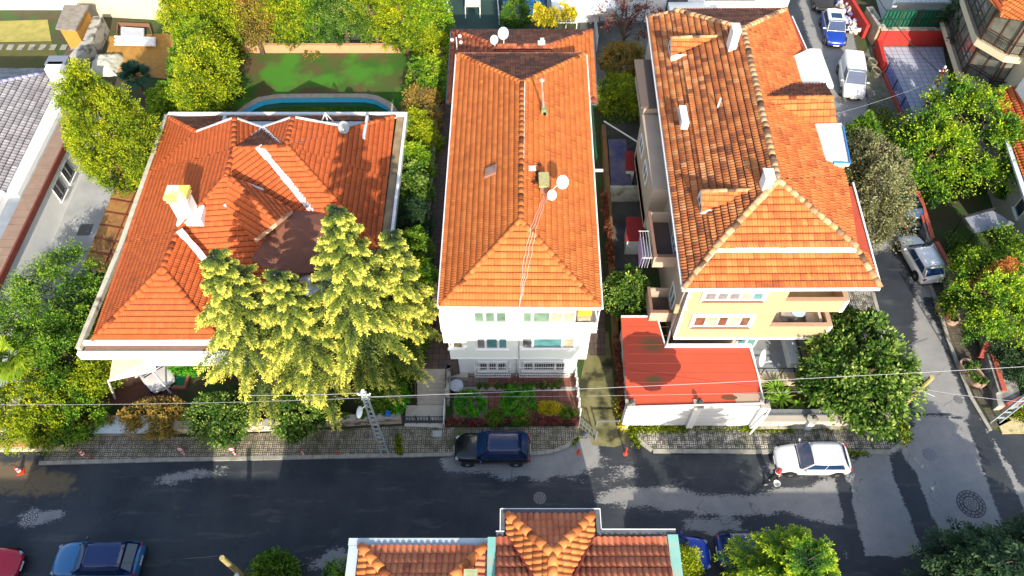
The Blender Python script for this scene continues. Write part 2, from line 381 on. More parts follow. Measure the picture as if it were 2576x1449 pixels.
def hedge_blob(kind, label, pts, h0, h1, wd, lm, n=4000, leaf=0.12, seed=1, cat='hedge', group=None, twiggy=0, twm=None):
    """a hedge run following a line of points"""
    rng = np.random.RandomState(seed); pts = [Vector(p) for p in pts]; K = max(8, int(sum((pts[i+1]-pts[i]).length for i in range(len(pts)-1))/(wd*0.45)))
    cen = []
    for k in range(K*2):
        u = rng.rand()*(len(pts)-1); i = min(int(u), len(pts)-2); q = pts[i].lerp(pts[i+1], u-i)
        cen.append((q.x+rng.uniform(-.25, .25)*wd, q.y+rng.uniform(-.25, .25)*wd, q.z+h0+(h1-h0)*(0.35+0.45*rng.rand())))
        if k % 2: cen.append((cen[-1][0], cen[-1][1], q.z+h0+(h1-h0)*0.25))
    cen = np.array(cen); V, F, rn, _ = crown_leaves((0,0,0), (wd, wd, wd), n, leaf, rng, crs=0.42, centers=cen)
    z0 = pts[0].z; V[:, 2] = np.maximum(V[:, 2], z0+0.01)
    mb = MB()
    for k in range(max(6, twiggy)):
        u = rng.rand()*(len(pts)-1); i = min(int(u), len(pts)-2); q = pts[i].lerp(pts[i+1], u-i); e = Vector((rng.randn()*.35*wd, rng.randn()*.35*wd, h1*(.8+.35*rng.rand())))
        s_ = q+Vector((rng.uniform(-.3, .3)*wd, rng.uniform(-.3, .3)*wd, 0)); mb.tube([s_, s_+e*.6+Vector((rng.randn()*.08, rng.randn()*.08, 0)), s_+e], [.018, .012, .006], 4)
    return finish_tree(kind, label, cat, tuple(pts[0].lerp(pts[-1], .5)), group, mb, lm, V, F, rn, twm or BARK(), 'stems')
def blades(kind, label, base, n, L, wd, lm, seed=1, elev=(0.2, 1.3), trunk=0.0, group=None, cat='plant', droop=0.35, fan=False, r0=0.05):
    """palm or yucca: long arching blades from one head"""
    rng = np.random.RandomState(seed); V = []; F = []; rn = []; b = Vector(base)+Vector((0,0,trunk))
    for i in range(n):
        az = i*2.399+rng.rand()*.3; el = elev[0]+(elev[1]-elev[0])*rng.rand(); d = Vector((cos(az)*cos(el), sin(az)*cos(el), sin(el))); sdv = Vector((-sin(az), cos(az), 0)); l = L*(.75+.4*rng.rand())
        if fan:
            hub = b+d*l*0.55+Vector((0,0,-droop*l*.15)); k = 16
            V += [tuple(b), tuple(b+sdv*.03), tuple(hub+sdv*.03), tuple(hub)]; F.append([len(V)-4, len(V)-3, len(V)-2, len(V)-1]); rn.append(.3)
            up = d.cross(sdv).normalized()
            for q in range(k):
                a = -1.9+3.8*q/(k-1); dd = (d*cos(a)+sdv*sin(a)); ll = l*.55*(.8+.25*cos(a)); s2 = dd.cross(up).normalized()*0.045*l
                m1 = hub+dd*ll*.5; e = hub+dd*ll+Vector((0,0,-droop*ll*.7)); k0 = len(V)
                V += [tuple(hub), tuple(m1+s2), tuple(e), tuple(m1-s2)]; F.append([k0, k0+1, k0+2, k0+3]); rn.append(min(1, .35+.5*rng.rand()+.1*i/n))
        else:
            pts = [b+d*(l*u)+Vector((0,0,-droop*l*u*u)) for u in (0, .33, .66, 1)]; ws = (wd*.7, wd, wd*.7, .005); c = .3+.6*rng.rand(); k0 = len(V)
            for p, ww in zip(pts, ws): V += [tuple(p-sdv*ww/2), tuple(p+sdv*ww/2)]
            for q in range(3): F.append([k0+2*q, k0+2*q+1, k0+2*q+3, k0+2*q+2]); rn.append(c)
    mb = MB(); mb.tube([Vector(base)-Vector((0,0,.1)), b], [r0*1.3+.02, r0+.02], 8)
    t = thing(kind, label, cat, base, group); mb.build('trunk' if trunk > .5 else 'stem', BARK(), t); mesh_np('leaves', V, F, lm, rn, t, off=base_of(t)); return t
# ---------------- vehicles
def car(kind, label, loc, rz, paint, L=4.2, Wd=1.78, H=1.48, style='hatch', roofp=None, glassc=None, group=None, cat='car', trim=None, plate=True, sunroof=False):
    """x is forward. Body loft + cabin loft, with glass, lamps, wheels and mirrors as parts"""
    t = thing(kind, label, cat, loc, group, rz); hl = L/2; hw = Wd/2; gl = glassc or mat('car_glass', (0.008,0.025,0.075), 0.08, (0.015,0.05,0.14), 1.5, spec=.8)  # blue of the car glass stands for reflected sky
    blk = mat('car_trim', (0.015,0.015,0.017), 0.5); tyre = mat('tyre_rubber', (0.018,0.018,0.018), 0.85); rimm = mat('alloy', (0.5,0.5,0.52), 0.3, metal=0.9)
    lamp = mat('headlamp', (0.30,0.33,0.36), 0.1, spec=0.9); tail = mat('tail_lamp', (0.45,0.01,0.01), 0.2, spec=0.8); wht = mat('plate_white', (0.75,0.75,0.75), 0.5)
    van = style == 'van'; suv = style == 'suv'; gc = 0.17 if not suv else 0.2
    belt = H*0.60 if not van else H*0.55; hood = H*(0.60 if suv else 0.56) if not van else H*0.56
    # body stations: x, bottom z, top z, half width at top, half width at waist
    xs = [(-1.0,gc+.18,belt*.72,.55,.62),(-.985,gc+.06,belt*.92,.70,.82),(-.94,gc,belt*1.0,.83,.965),(-.8,gc,belt*1.02,.87,.99),(-.4,gc,belt*1.0,.90,1.0),
          (0,gc,belt*.99,.90,1.0),(.30,gc,belt*.985,.89,1.0),(.45,gc,hood*1.03,.86,.995),(.68,gc,hood*.97,.80,.97),(.86,gc,hood*.87,.70,.86),(.955,gc+.04,hood*.74,.58,.74),(1.0,gc+.14,hood*.58,.40,.52)]
    if van: xs[-5:] = [(.45,gc,hood*1.05,.88,.995),(.70,gc,hood*.98,.84,.985),(.88,gc,hood*.86,.77,.95),(.965,gc+.04,hood*.74,.68,.87),(1.0,gc+.14,hood*.58,.56,.72)]
    mb = MB(); ring = 12
    for x, zb, zt, wt, wm in xs:
        zm = zb+(zt-zb)*.55; a = hw*wt; m_ = hw*wm; x = x*hl
        mb.v += [(x,-a*.9,zb),(x,-m_*.98,zb+.05),(x,-m_,zm),(x,-m_*.985,zb+(zt-zb)*.8),(x,-a,zt-.02),(x,-a*.55,zt+.012),(x,0,zt+.022),(x,a*.55,zt+.012),(x,a,zt-.02),(x,m_*.985,zb+(zt-zb)*.8),(x,m_,zm),(x,m_*.98,zb+.05),(x,a*.9,zb)]
    ring = 13
    for i in range(len(xs)-1):
        for j in range(ring): mb.f.append((i*ring+j, (i+1)*ring+j, (i+1)*ring+(j+1) % ring, i*ring+(j+1) % ring))
    mb.f.append(tuple(range(ring))); e = (len(xs)-1)*ring; mb.f.append(tuple(range(e, e+ring))[::-1])
    body = mb.build('body', paint, t, local=True, smooth=True)
    sm = body.modifiers.new('s', 'SUBSURF'); sm.levels = 1; sm.render_levels = 1
    # cabin: x at base/top front & rear
    if van: fb, ft, rb, rt = .60, .26, -.97, -.93
    elif suv: fb, ft, rb, rt = .42, .12, -.95, -.74
    elif style == 'sedan': fb, ft, rb, rt = .40, .10, -.72, -.42
    else: fb, ft, rb, rt = .42, .12, -.93, -.72
    wb = hw*.90; wt_ = hw*(.76 if not van else .82); zt = H-.05; zb = belt-.05
    def cabp(u, k):   # u 0..1 front to rear along side at level k 0 base,1 top
        xf = (fb*(1-k)+ft*k)*hl; xr = (rb*(1-k)+rt*k)*hl; return xf+(xr-xf)*u
    cb = MB(); st = [0, .12, .35, .65, .88, 1.0]
    for u in st:
        for k, y in ((0,-1),(.55,-1),(1,-1),(1.0,-.55),(1.0,0),(1.0,.55),(1,1),(.55,1),(0,1)):
            ww = (wb+(wt_-wb)*k**1.2); zz = zb+(zt-zb)*k; xx = cabp(u, k)
            crown = .05*(1-abs(y)**2)*sin(pi*min(1, max(0, u))*.8+.35) if k == 1 else 0
            nar = 1-.05*(abs(u-.5)*2)**3
            cb.v.append((xx, y*ww*nar, zz+crown))
    for i in range(len(st)-1):
        for j in range(8): cb.f.append((i*9+j, (i+1)*9+j, (i+1)*9+j+1, i*9+j+1))
    cb.f.append(tuple(range(9))[::-1]); cb.f.append(tuple(range(45, 54)))
    cab = cb.build('roof', roofp or paint, t, local=True, smooth=True)
    # glass panels standing just proud of the cabin
    def gp(name, q, off=.012):
        q = [Vector(p) for p in q]; n = (q[1]-q[0]).cross(q[3]-q[0]).normalized(); c = sum(q, Vector((0,0,0)))/4
        if n.dot(c-Vector((-.1*hl, 0, H*.6))) < 0: n = -n
        g = MB(); p1 = [p+n*off for p in q]; p0 = [p-n*.03 for p in q]
        g.add(p1+p0, [(0,1,2,3),(7,6,5,4),(0,4,5,1),(1,5,6,2),(2,6,7,3),(3,7,4,0)]); g.build(name, gl, t, local=True)
    Y = lambda k: (wb+(wt_-wb)*k**1.2)*.95
    X = lambda u, k: cabp(u, k); Z = lambda k: zb+(zt-zb)*k
    gp('windshield', [(X(0,.10)+.0,-Y(.1)*.95,Z(.10)),(X(0,.10),Y(.1)*.95,Z(.10)),(X(0,.95),Y(.95)*.93,Z(.95)),(X(0,.95),-Y(.95)*.93,Z(.95))], .02)
    if not van: gp('rear_window', [(X(1,.2),-Y(.2)*.88,Z(.2)),(X(1,.2),Y(.2)*.88,Z(.2)),(X(1,.88),Y(.88)*.88,Z(.88)),(X(1,.88),-Y(.88)*.88,Z(.88))], .02)
    for sgn in (-1, 1):
        segs = [(.06,.46),(.475,.90)] if not van else [(.07,.30)]
        for a, b in segs:
            ya = Y(.16)/.95*1.0; yb = Y(.88)/.95
            gp('side_window', [(X(a,.16)-.0,sgn*ya*.995,Z(.16)),(X(b,.16),sgn*ya*.995,Z(.16)),(X(b,.86),sgn*yb,Z(.86)),(X(a,.86),sgn*yb,Z(.86))], .014)
        m2 = MB(); m2.lathe2([(sin(pi*i/6), -cos(pi*i/6)) for i in range(7)], (X(.1,0), sgn*(hw+.10), belt+.06), .07, .12, .08, 8); m2.beam((X(.1,0), sgn*(hw-.08), belt), (X(.1,0), sgn*(hw+.06), belt+.05), .05)
        m2.build('mirror', roofp or paint, t, local=True, smooth=True)
        hm = MB(); hz = hood*.70; hm.cbox((hl*.905, sgn*hw*.685, hz-.02), .20, .22, .10, rz=-sgn*.55); hm.build('headlight', lamp, t, local=True)
        tm = MB(); tm.cbox((-hl*.955, sgn*hw*.78, belt*.84), .10, .20, .16, rz=sgn*.3); tm.build('tail_light', tail, t, local=True)
        for fx in (.64, -.63):
            c = (fx*hl, sgn*(hw-.10), .33); M = Matrix.Rotation(pi/2, 4, 'X')
            w1 = MB(); w1.lathe([(.20,-.11),(.31,-.11),(.335,-.07),(.335,.07),(.31,.11),(.20,.11)], c, 20, M)
            wh = w1.build('wheel', tyre, t, local=True); r = MB(); r.lathe([(.02,-.118),(.2,-.112),(.215,-.10),(.215,.10),(.2,.112),(.02,.118)], c, 14, M)
            for q in range(5):
                an = q*2*pi/5; r.cbox((c[0]+.11*cos(an), c[1]+sgn*.118, c[2]+.11*sin(an)), .05, .02, .05)
            r.build('rim', rimm, wh, local=True)
            ar = MB(); ar.lathe([(.36,-.02),(.385,-.015),(.385,.015),(.36,.02)], (c[0], sgn*(hw-.005), .34), 20, M); ar.build('wheel_arch', blk, t, local=True)
    b = MB(); b.cbox((hl*.985, 0, gc+.16), .06, Wd*.62, .16); b.cbox((hl*.93, 0, hood*.66), .10, Wd*.40, .07); b.build('grille', blk, t, local=True)
    b = MB(); b.cbox((-hl*.985, 0, gc+.12), .08, Wd*.8, .12); b.build('rear_bumper', blk, t, local=True)
    if plate:
        b = MB(); b.cbox((hl*1.005+.012, 0, gc+.22), .02, .50, .11); b.build('number_plate', wht, t, local=True)
        b = MB(); b.cbox((-hl*1.0-.012, 0, belt*.62), .02, .50, .11); b.build('number_plate', wht, t, local=True)
    b = MB(); b.box(X(0,0)-.02, X(0,0)+.05, -Y(0)*.9, Y(0)*.9, belt-.04, belt+.0); b.build('wiper_cowl', blk, t, local=True)
    b = MB(); b.tube([(X(.85,1), 0, zt+.04), (X(.85,1)-.16, 0, zt+.2)], [.012, .005], 6); b.build('aerial', blk, t, local=True)
    if sunroof:
        b = MB(); b.box(X(.62,1), X(.2,1), -Y(1)*.68, Y(1)*.68, zt+.02, zt+.056); b.build('sunroof', gl, t, local=True)
    if suv or style == 'rails':
        for sgn in (-1, 1):
            b = MB(); b.tube([(X(.06,1), sgn*Y(1)*.95, zt+.01), (X(.2,1), sgn*Y(1)*.98, zt+.07), (X(.8,1), sgn*Y(1)*.98, zt+.07), (X(.95,1), sgn*Y(1)*.95, zt+.01)], .018, 6); b.build('roof_rail', blk, t, local=True)
    return t
# ================= GROUND =================
def sheet(name, pts, z, m, kind='structure', th=0.0):
    mb = MB()
    if th: mb.prism(pts, z-th, z)
    else: mb.poly([(p[0], p[1], z) for p in pts])
    o = mb.build(name, m); o['kind'] = kind
    if not th and o.data.polygons[0].normal.z < 0: o.data.flip_normals()
    return o
def paint(name, m): return mat(name, m, 0.4)
SOIL = mat('garden_soil', (0.035,0.045,0.014), 0.95, (0.07,0.05,0.025), 1.4, bump=0.4, bscale=6, col3=(0.03,0.07,0.012), s3=0.5, t3=0.52)
sheet('ground', [(-300,-200),(300,-200),(300,400),(-300,400)], -0.02, SOIL)
# roads: fine grid sheet, with worn dry areas surveyed as outlines and softened
def inpoly(x, y, poly):
    n = len(poly); ins = False; j = n-1
    for i in range(n):
        xi, yi = poly[i]; xj, yj = poly[j]
        if ((yi > y) != (yj > y)) and (x < (xj-xi)*(y-yi)/(yj-yi)+xi): ins = not ins
        j = i
    return ins
def wp(pts): return [(P(a, b)[0], P(a, b)[1]) for a, b in pts]
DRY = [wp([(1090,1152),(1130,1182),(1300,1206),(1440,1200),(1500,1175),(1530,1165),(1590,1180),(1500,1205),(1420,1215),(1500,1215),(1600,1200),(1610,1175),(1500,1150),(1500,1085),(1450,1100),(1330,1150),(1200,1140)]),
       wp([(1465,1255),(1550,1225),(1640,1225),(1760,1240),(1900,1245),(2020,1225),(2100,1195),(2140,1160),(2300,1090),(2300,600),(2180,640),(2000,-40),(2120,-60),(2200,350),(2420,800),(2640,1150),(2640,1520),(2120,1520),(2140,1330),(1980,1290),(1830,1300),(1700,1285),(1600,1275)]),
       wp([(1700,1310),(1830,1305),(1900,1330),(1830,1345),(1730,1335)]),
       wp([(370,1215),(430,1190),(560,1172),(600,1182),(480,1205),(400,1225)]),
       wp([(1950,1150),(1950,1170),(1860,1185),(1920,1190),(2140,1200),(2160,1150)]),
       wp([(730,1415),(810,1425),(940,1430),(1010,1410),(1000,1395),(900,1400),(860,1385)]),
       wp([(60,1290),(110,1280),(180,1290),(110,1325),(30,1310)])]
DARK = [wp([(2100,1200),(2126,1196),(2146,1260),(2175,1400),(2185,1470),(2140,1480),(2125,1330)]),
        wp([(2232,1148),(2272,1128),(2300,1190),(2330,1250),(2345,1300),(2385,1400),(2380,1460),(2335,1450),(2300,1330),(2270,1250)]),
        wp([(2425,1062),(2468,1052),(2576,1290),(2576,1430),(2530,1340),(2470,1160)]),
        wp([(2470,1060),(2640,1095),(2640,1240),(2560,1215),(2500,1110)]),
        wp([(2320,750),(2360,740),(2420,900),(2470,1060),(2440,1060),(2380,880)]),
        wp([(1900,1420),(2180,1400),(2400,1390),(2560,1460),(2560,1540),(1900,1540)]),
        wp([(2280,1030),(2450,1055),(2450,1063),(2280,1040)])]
SAND = [wp([(-60,1150),(110,1170),(200,1210),(200,1230),(60,1250),(-60,1235)]), wp([(240,1282),(330,1283),(330,1290),(240,1295)]), wp([(390,1280),(500,1278),(500,1288),(395,1292)])]
def sdist(x, y, poly, soft):
    # smooth coverage: average of inside tests on a small ring
    s = 0
    for a, b in ((0,0),(soft,0),(-soft,0),(0,soft),(0,-soft),(soft*.7,soft*.7),(-soft*.7,-soft*.7),(soft*.7,-soft*.7),(-soft*.7,soft*.7)): s += inpoly(x+a, y+b, poly)
    return s/9
def road_sheet(name, poly, z, cell=0.22):
    xs = [p[0] for p in poly]; ys = [p[1] for p in poly]; x0, x1, y0, y1 = min(xs), max(xs), min(ys), max(ys)
    bm = bmesh.new(); nx = int((x1-x0)/cell)+1; ny = int((y1-y0)/cell)+1
    grid = [[bm.verts.new((x0+i*cell, y0+j*cell, z)) for i in range(nx+1)] for j in range(ny+1)]
    keep = []
    for j in range(ny):
        for i in range(nx):
            cx = x0+(i+.5)*cell; cy = y0+(j+.5)*cell
            if inpoly(cx, cy, poly): bm.faces.new((grid[j][i], grid[j][i+1], grid[j+1][i+1], grid[j+1][i]))
    bmesh.ops.delete(bm, geom=[v for v in bm.verts if not v.link_faces], context='VERTS')
    me = bpy.data.meshes.new(name); bm.to_mesh(me); bm.free()
    a = me.attributes.new('dry', 'FLOAT', 'POINT'); b = me.attributes.new('sand', 'FLOAT', 'POINT'); A = []; B = []
    bb = [(min(p[0] for p in q)-1, max(p[0] for p in q)+1, min(p[1] for p in q)-1, max(p[1] for p in q)+1) for q in DRY+DARK+SAND]
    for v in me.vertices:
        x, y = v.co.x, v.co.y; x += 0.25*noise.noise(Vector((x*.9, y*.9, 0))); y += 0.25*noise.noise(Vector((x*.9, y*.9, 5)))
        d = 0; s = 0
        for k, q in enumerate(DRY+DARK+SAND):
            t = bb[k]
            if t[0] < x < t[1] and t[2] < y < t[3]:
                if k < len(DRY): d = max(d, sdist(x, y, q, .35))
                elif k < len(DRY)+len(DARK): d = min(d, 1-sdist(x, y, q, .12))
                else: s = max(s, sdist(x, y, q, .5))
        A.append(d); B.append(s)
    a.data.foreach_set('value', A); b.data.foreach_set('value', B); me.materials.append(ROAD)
    o = bpy.data.objects.new(name, me); S.collection.objects.link(o); o['kind'] = 'structure'; return o
def road_mat():
    m = bpy.data.materials.new('asphalt'); m.use_nodes = True; n = m.node_tree.nodes; l = m.node_tree.links; b = n['Principled BSDF']
    tc = n.new('ShaderNodeTexCoord')
    def ns(sc, det=8, rough=.6, vec=None, stretch=None):
        k = n.new('ShaderNodeTexNoise'); k.inputs['Scale'].default_value = sc; k.inputs['Detail'].default_value = det; k.inputs['Roughness'].default_value = rough
        if stretch:
            mp = n.new('ShaderNodeMapping'); mp.inputs['Scale'].default_value = stretch; l.new(tc.outputs['Object'], mp.inputs[0]); l.new(mp.outputs[0], k.inputs['Vector'])
        else: l.new(tc.outputs['Object'], k.inputs['Vector'])
        return k.outputs[0]
    def mth(op, a, b_): 
        k = n.new('ShaderNodeMath'); k.operation = op
        for i, q in enumerate((a, b_)):
            if isinstance(q, (int, float)): k.inputs[i].default_value = q
            else: l.new(q, k.inputs[i])
        return k.outputs[0]
    def rmp(v, a, b_, c=0, d=1):
        k = n.new('ShaderNodeMapRange'); k.inputs[1].default_value = a; k.inputs[2].default_value = b_; k.inputs[3].default_value = c; k.inputs[4].default_value = d; l.new(v, k.inputs[0]); return k.outputs[0]
    def mix(f, a, b_):
        k = n.new('ShaderNodeMix'); k.data_type = 'RGBA'
        if isinstance(f, float): k.inputs[0].default_value = f
        else: l.new(f, k.inputs[0])
        for i, q in ((6, a), (7, b_)):
            if isinstance(q, tuple): k.inputs[i].default_value = (*q, 1)
            else: l.new(q, k.inputs[i])
        return k.outputs[2]
    at = n.new('ShaderNodeAttribute'); at.attribute_name = 'dry'; sa = n.new('ShaderNodeAttribute'); sa.attribute_name = 'sand'
    fine = ns(2.0, 10, .78, stretch=(.45, 1.9, 1)); big = ns(.35, 6); grain = ns(60, 3)
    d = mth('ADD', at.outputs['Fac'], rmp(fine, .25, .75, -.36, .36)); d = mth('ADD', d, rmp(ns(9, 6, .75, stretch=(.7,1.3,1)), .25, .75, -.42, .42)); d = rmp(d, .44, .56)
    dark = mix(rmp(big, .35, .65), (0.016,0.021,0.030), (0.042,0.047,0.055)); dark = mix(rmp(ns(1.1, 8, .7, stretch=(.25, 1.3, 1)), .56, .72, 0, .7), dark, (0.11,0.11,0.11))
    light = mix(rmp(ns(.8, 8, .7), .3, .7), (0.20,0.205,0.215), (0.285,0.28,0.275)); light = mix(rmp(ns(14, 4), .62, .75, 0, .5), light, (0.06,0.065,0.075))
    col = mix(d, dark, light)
    sf = rmp(mth('ADD', sa.outputs['Fac'], rmp(ns(1.6, 9, .7), .25, .75, -.5, .5)), .35, .75, 0, .8); col = mix(sf, col, (0.17,0.12,0.06))
    # cracks
    vo = n.new('ShaderNodeTexVoronoi'); vo.feature = 'DISTANCE_TO_EDGE'; vo.inputs['Scale'].default_value = .45
    wv = n.new('ShaderNodeTexNoise'); wv.inputs['Scale'].default_value = 1.2; wv.inputs['Detail'].default_value = 6; l.new(tc.outputs['Object'], wv.inputs['Vector'])
    vm = n.new('ShaderNodeVectorMath'); vm.operation = 'ADD'; l.new(tc.outputs['Object'], vm.inputs[0]); l.new(wv.outputs[1], vm.inputs[1]); l.new(vm.outputs[0], vo.inputs['Vector'])
    ck = mth('MULTIPLY', rmp(vo.outputs['Distance'], 0, .012, 1, 0), rmp(ns(.3, 3), .52, .6, 0, .8)); col = mix(ck, col, (0.012,0.012,0.014))
    col = mix(rmp(grain, .3, .7, 0, .25), col, (0.02,0.022,0.026))
    l.new(col, b.inputs['Base Color']); l.new(rmp(d, 0, 1, .55, .85), b.inputs['Roughness']); b.inputs['Specular IOR Level'].default_value = .35
    bp = n.new('ShaderNodeBump'); bp.inputs['Strength'].default_value = .25; bp.inputs['Distance'].default_value = .01; l.new(grain, bp.inputs['Height']); l.new(bp.outputs[0], b.inputs['Normal'])
    return m
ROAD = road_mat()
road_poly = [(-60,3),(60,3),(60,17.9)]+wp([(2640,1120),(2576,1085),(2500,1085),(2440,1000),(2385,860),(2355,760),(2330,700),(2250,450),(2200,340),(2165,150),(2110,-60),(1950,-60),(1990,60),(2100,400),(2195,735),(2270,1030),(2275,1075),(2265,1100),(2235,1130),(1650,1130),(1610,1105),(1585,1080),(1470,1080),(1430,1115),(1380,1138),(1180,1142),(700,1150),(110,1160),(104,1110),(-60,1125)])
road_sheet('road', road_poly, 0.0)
def paver_mat(name='paving', c1=(0.36,0.31,0.24), c2=(0.24,0.21,0.17), mort=(0.025,0.024,0.014), sc=1.0, bw=.24, bh=.12, moss=(0.05,0.065,0.012), mt=0.5, worn=.5, dark=(0.05,0.045,0.035)):
    m = bpy.data.materials.new(name); m.use_nodes = True; n = m.node_tree.nodes; l = m.node_tree.links; b = n['Principled BSDF']; b.inputs['Roughness'].default_value = .9
    tc = n.new('ShaderNodeTexCoord'); cols = []
    # basket weave: two brick layouts swapped on a checker
    ck = n.new('ShaderNodeTexChecker'); ck.inputs['Scale'].default_value = 1/(bw) ; l.new(tc.outputs['Object'], ck.inputs['Vector'])
    for r in (0, pi/2):
        mp = n.new('ShaderNodeMapping'); mp.inputs['Rotation'].default_value[2] = r; l.new(tc.outputs['Object'], mp.inputs[0])
        br = n.new('ShaderNodeTexBrick'); br.inputs['Scale'].default_value = 1; br.inputs['Brick Width'].default_value = bw; br.inputs['Row Height'].default_value = bh; br.inputs['Mortar Size'].default_value = .018
        br.offset = 0; br.inputs['Color1'].default_value = (*c1, 1); br.inputs['Color2'].default_value = (*c2, 1); br.inputs['Mortar'].default_value = (*mort, 1); l.new(mp.outputs[0], br.inputs['Vector']); cols.append(br)
    mx = n.new('ShaderNodeMix'); mx.data_type = 'RGBA'; l.new(ck.outputs['Fac'], mx.inputs[0]); l.new(cols[0].outputs[0], mx.inputs[6]); l.new(cols[1].outputs[0], mx.inputs[7]); src = mx.outputs[2]
    for sc_, c, t, w_, am in ((.55, moss, mt+.05, .08, .85), (2.8, dark, worn, .09, .85)):
        ns = n.new('ShaderNodeTexNoise'); ns.inputs['Scale'].default_value = sc_; ns.inputs['Detail'].default_value = 9; ns.inputs['Roughness'].default_value = .7; l.new(tc.outputs['Object'], ns.inputs['Vector'])
        mr = n.new('ShaderNodeMapRange'); mr.inputs[1].default_value = t-w_; mr.inputs[2].default_value = t+w_; mr.inputs[4].default_value = am; l.new(ns.outputs[0], mr.inputs[0])
        q = n.new('ShaderNodeMix'); q.data_type = 'RGBA'; l.new(mr.outputs[0], q.inputs[0]); l.new(src, q.inputs[6]); q.inputs[7].default_value = (*c, 1); src = q.outputs[2]
    l.new(src, b.inputs['Base Color']); return m
PAVE = paver_mat('pavers', worn=.56); PAVE2 = paver_mat('pavers_worn', c1=(0.52,0.49,0.43), c2=(0.34,0.32,0.28), worn=.50, mt=.56, dark=(0.03,0.03,0.03))
KERB = mat('kerb_stone', (0.36,0.35,0.31), .9, (0.20,0.195,0.165), 2.5, bump=.3)
pav1 = [(106,1168),(420,1160),(950,1150),(1145,1146),(1330,1146),(1390,1140),(1430,1125),(1455,1098),(1455,1074),(1120,1078),(1010,1074),(640,1092),(560,1100),(240,1100),(140,1110)]
sheet('pavement', PL(pav1), 0.11, PAVE, th=.14)
pav2 = [(1580,1086),(1600,1112),(1645,1138),(1900,1140),(2235,1140),(2265,1122),(2283,1085),(2270,1030),(2200,740),(2120,640),(2110,700),(2235,1074),(1900,1074),(1580,1076)]
sheet('pavement', PL(pav2), 0.11, PAVE2, th=.14)
def kerb(pts, name='kerb', L=0.9, w_=.22):
    pts = [P(a, b) for a, b in pts]; mb = MB()
    for i in range(len(pts)-1):
        a, b = pts[i], pts[i+1]; k = max(1, round((b-a).length/L)); d = (b-a)/k; n_ = d.normalized()*.012
        for j in range(k):
            p = a+d*j+n_; q = a+d*(j+1)-n_; dz = R.uniform(-.008, .008); mb.beam((p.x, p.y, .06+dz), (q.x, q.y, .06+dz), w_*R.uniform(.94, 1.03), .135)
    o = mb.build(name, KERB); o['kind'] = 'structure'; return o
kerb([(100,1166),(420,1158),(950,1148),(1145,1144),(1330,1144)])
kerb([(1330,1144),(1392,1137),(1430,1122),(1452,1098)], L=.5)
kerb([(1590,1092),(1610,1112),(1640,1135)], L=.45); kerb([(1642,1136),(1900,1138),(2238,1138)])
kerb([(2238,1138),(2264,1120),(2280,1085),(2268,1030)], L=.45); kerb([(2268,1030),(2195,738)], L=.9)
kerb([(2490,1085),(2440,1000),(2385,860),(2355,760),(2330,700)], L=.9)
CONC = mat('concrete', (0.30,0.29,0.26), .9, (0.20,0.19,0.165), 1.2, bump=.2, col3=(0.10,0.10,0.085), s3=1.5, t3=.6)
CONCW = mat('weathered_concrete', (0.42,0.40,0.34), .9, (0.24,0.23,0.2), 1.8, bump=.3, col3=(0.09,0.085,0.07), s3=1.8, t3=.57)
sheet('driveway', PL([(1478,1088),(1455,1074),(1452,1000),(1470,905),(1495,830),(1530,830),(1548,1000),(1572,1080),(1590,1110),(1545,1125),(1490,1120)]), 0.006, mat('mossy_concrete', (0.22,0.20,0.10), .95, (0.10,0.10,0.025), 1.1, col3=(0.03,0.03,0.012), s3=.8, t3=.55, bump=.3))
sheet('east_pavement', PL([(2490,1085),(2440,1000),(2385,860),(2355,760),(2330,700),(2250,450),(2290,450),(2380,700),(2440,840),(2490,930),(2540,1060)]), 0.10, paver_mat('pavers_brown', c1=(0.13,0.105,0.08), c2=(0.09,0.075,0.06), bw=.5, bh=.25, mt=.5), th=.13)
sheet('corner_paving', PL([(2505,1062),(2540,1050),(2640,1020),(2640,1090),(2520,1092)]), 0.10, mat('sandy_paving', (0.50,0.42,0.24), .9, (0.35,0.30,0.16), 3, col3=(0.06,0.10,0.01), s3=1.2, t3=.56), th=.13)
sheet('verge', PL([(2165,150),(2200,340),(2250,450),(2300,480),(2285,330),(2215,190),(2190,110)]), 0.03, mat('verge_grass', (0.035,0.07,0.008), .95, (0.10,0.10,0.07), 2.0, col3=(0.13,0.125,0.11), s3=.7, t3=.5))
sheet('yard', PL([(2196,118),(2372,118),(2385,200),(2400,300),(2300,310),(2265,290),(2215,190)]), 0.02, paver_mat('yard_tiles', c1=(0.38,0.42,0.52), c2=(0.32,0.36,0.46), mort=(0.07,0.09,0.14), bw=.5, bh=.5, worn=.72, mt=.75, dark=(0.06,0.07,0.09)))
# lawn terrace, pool
LAWN = mat('lawn_grass', (0.025,0.095,0.004), .95, (0.085,0.055,0.022), .5, contrast=2.0, bump=.6, bscale=25, col3=(0.04,0.16,0.006), s3=.35, t3=.54)
pool_out = [(588,296),(592,285),(620,262),(650,246),(700,238),(800,237),(920,237),(950,242),(985,259),(1010,292)]
pool_in = [(606,292),(612,280),(636,265),(662,254),(705,248),(800,247),(915,247),(942,252),(972,267),(992,290)]
LZ = .5
po = PL(pool_out, LZ); pi_ = PL(pool_in, LZ)
lawn = [(-19.0-6.5,40.9)]+[(p.x, p.y) for p in po]+[(-6.6,41.2),(-6.6,52.6),(-25.5,52.6)]
sheet('lawn', lawn, LZ, LAWN, th=.5)
sheet('lawn_edge', PL([(540,290),(545,250),(570,190),(600,180),(585,220),(566,292)], LZ), LZ+.006, mat('bare_soil', (0.10,0.06,0.035), .95, (0.05,0.03,0.02), 3, col3=(0.03,0.06,0.01), s3=1, t3=.6))
pt = thing('swimming_pool', 'curved garden pool with blue lining and murky green water beside the lawn', 'pool', (po[4].x, po[4].y-1, 0))
cb = MB(); n_ = len(po)
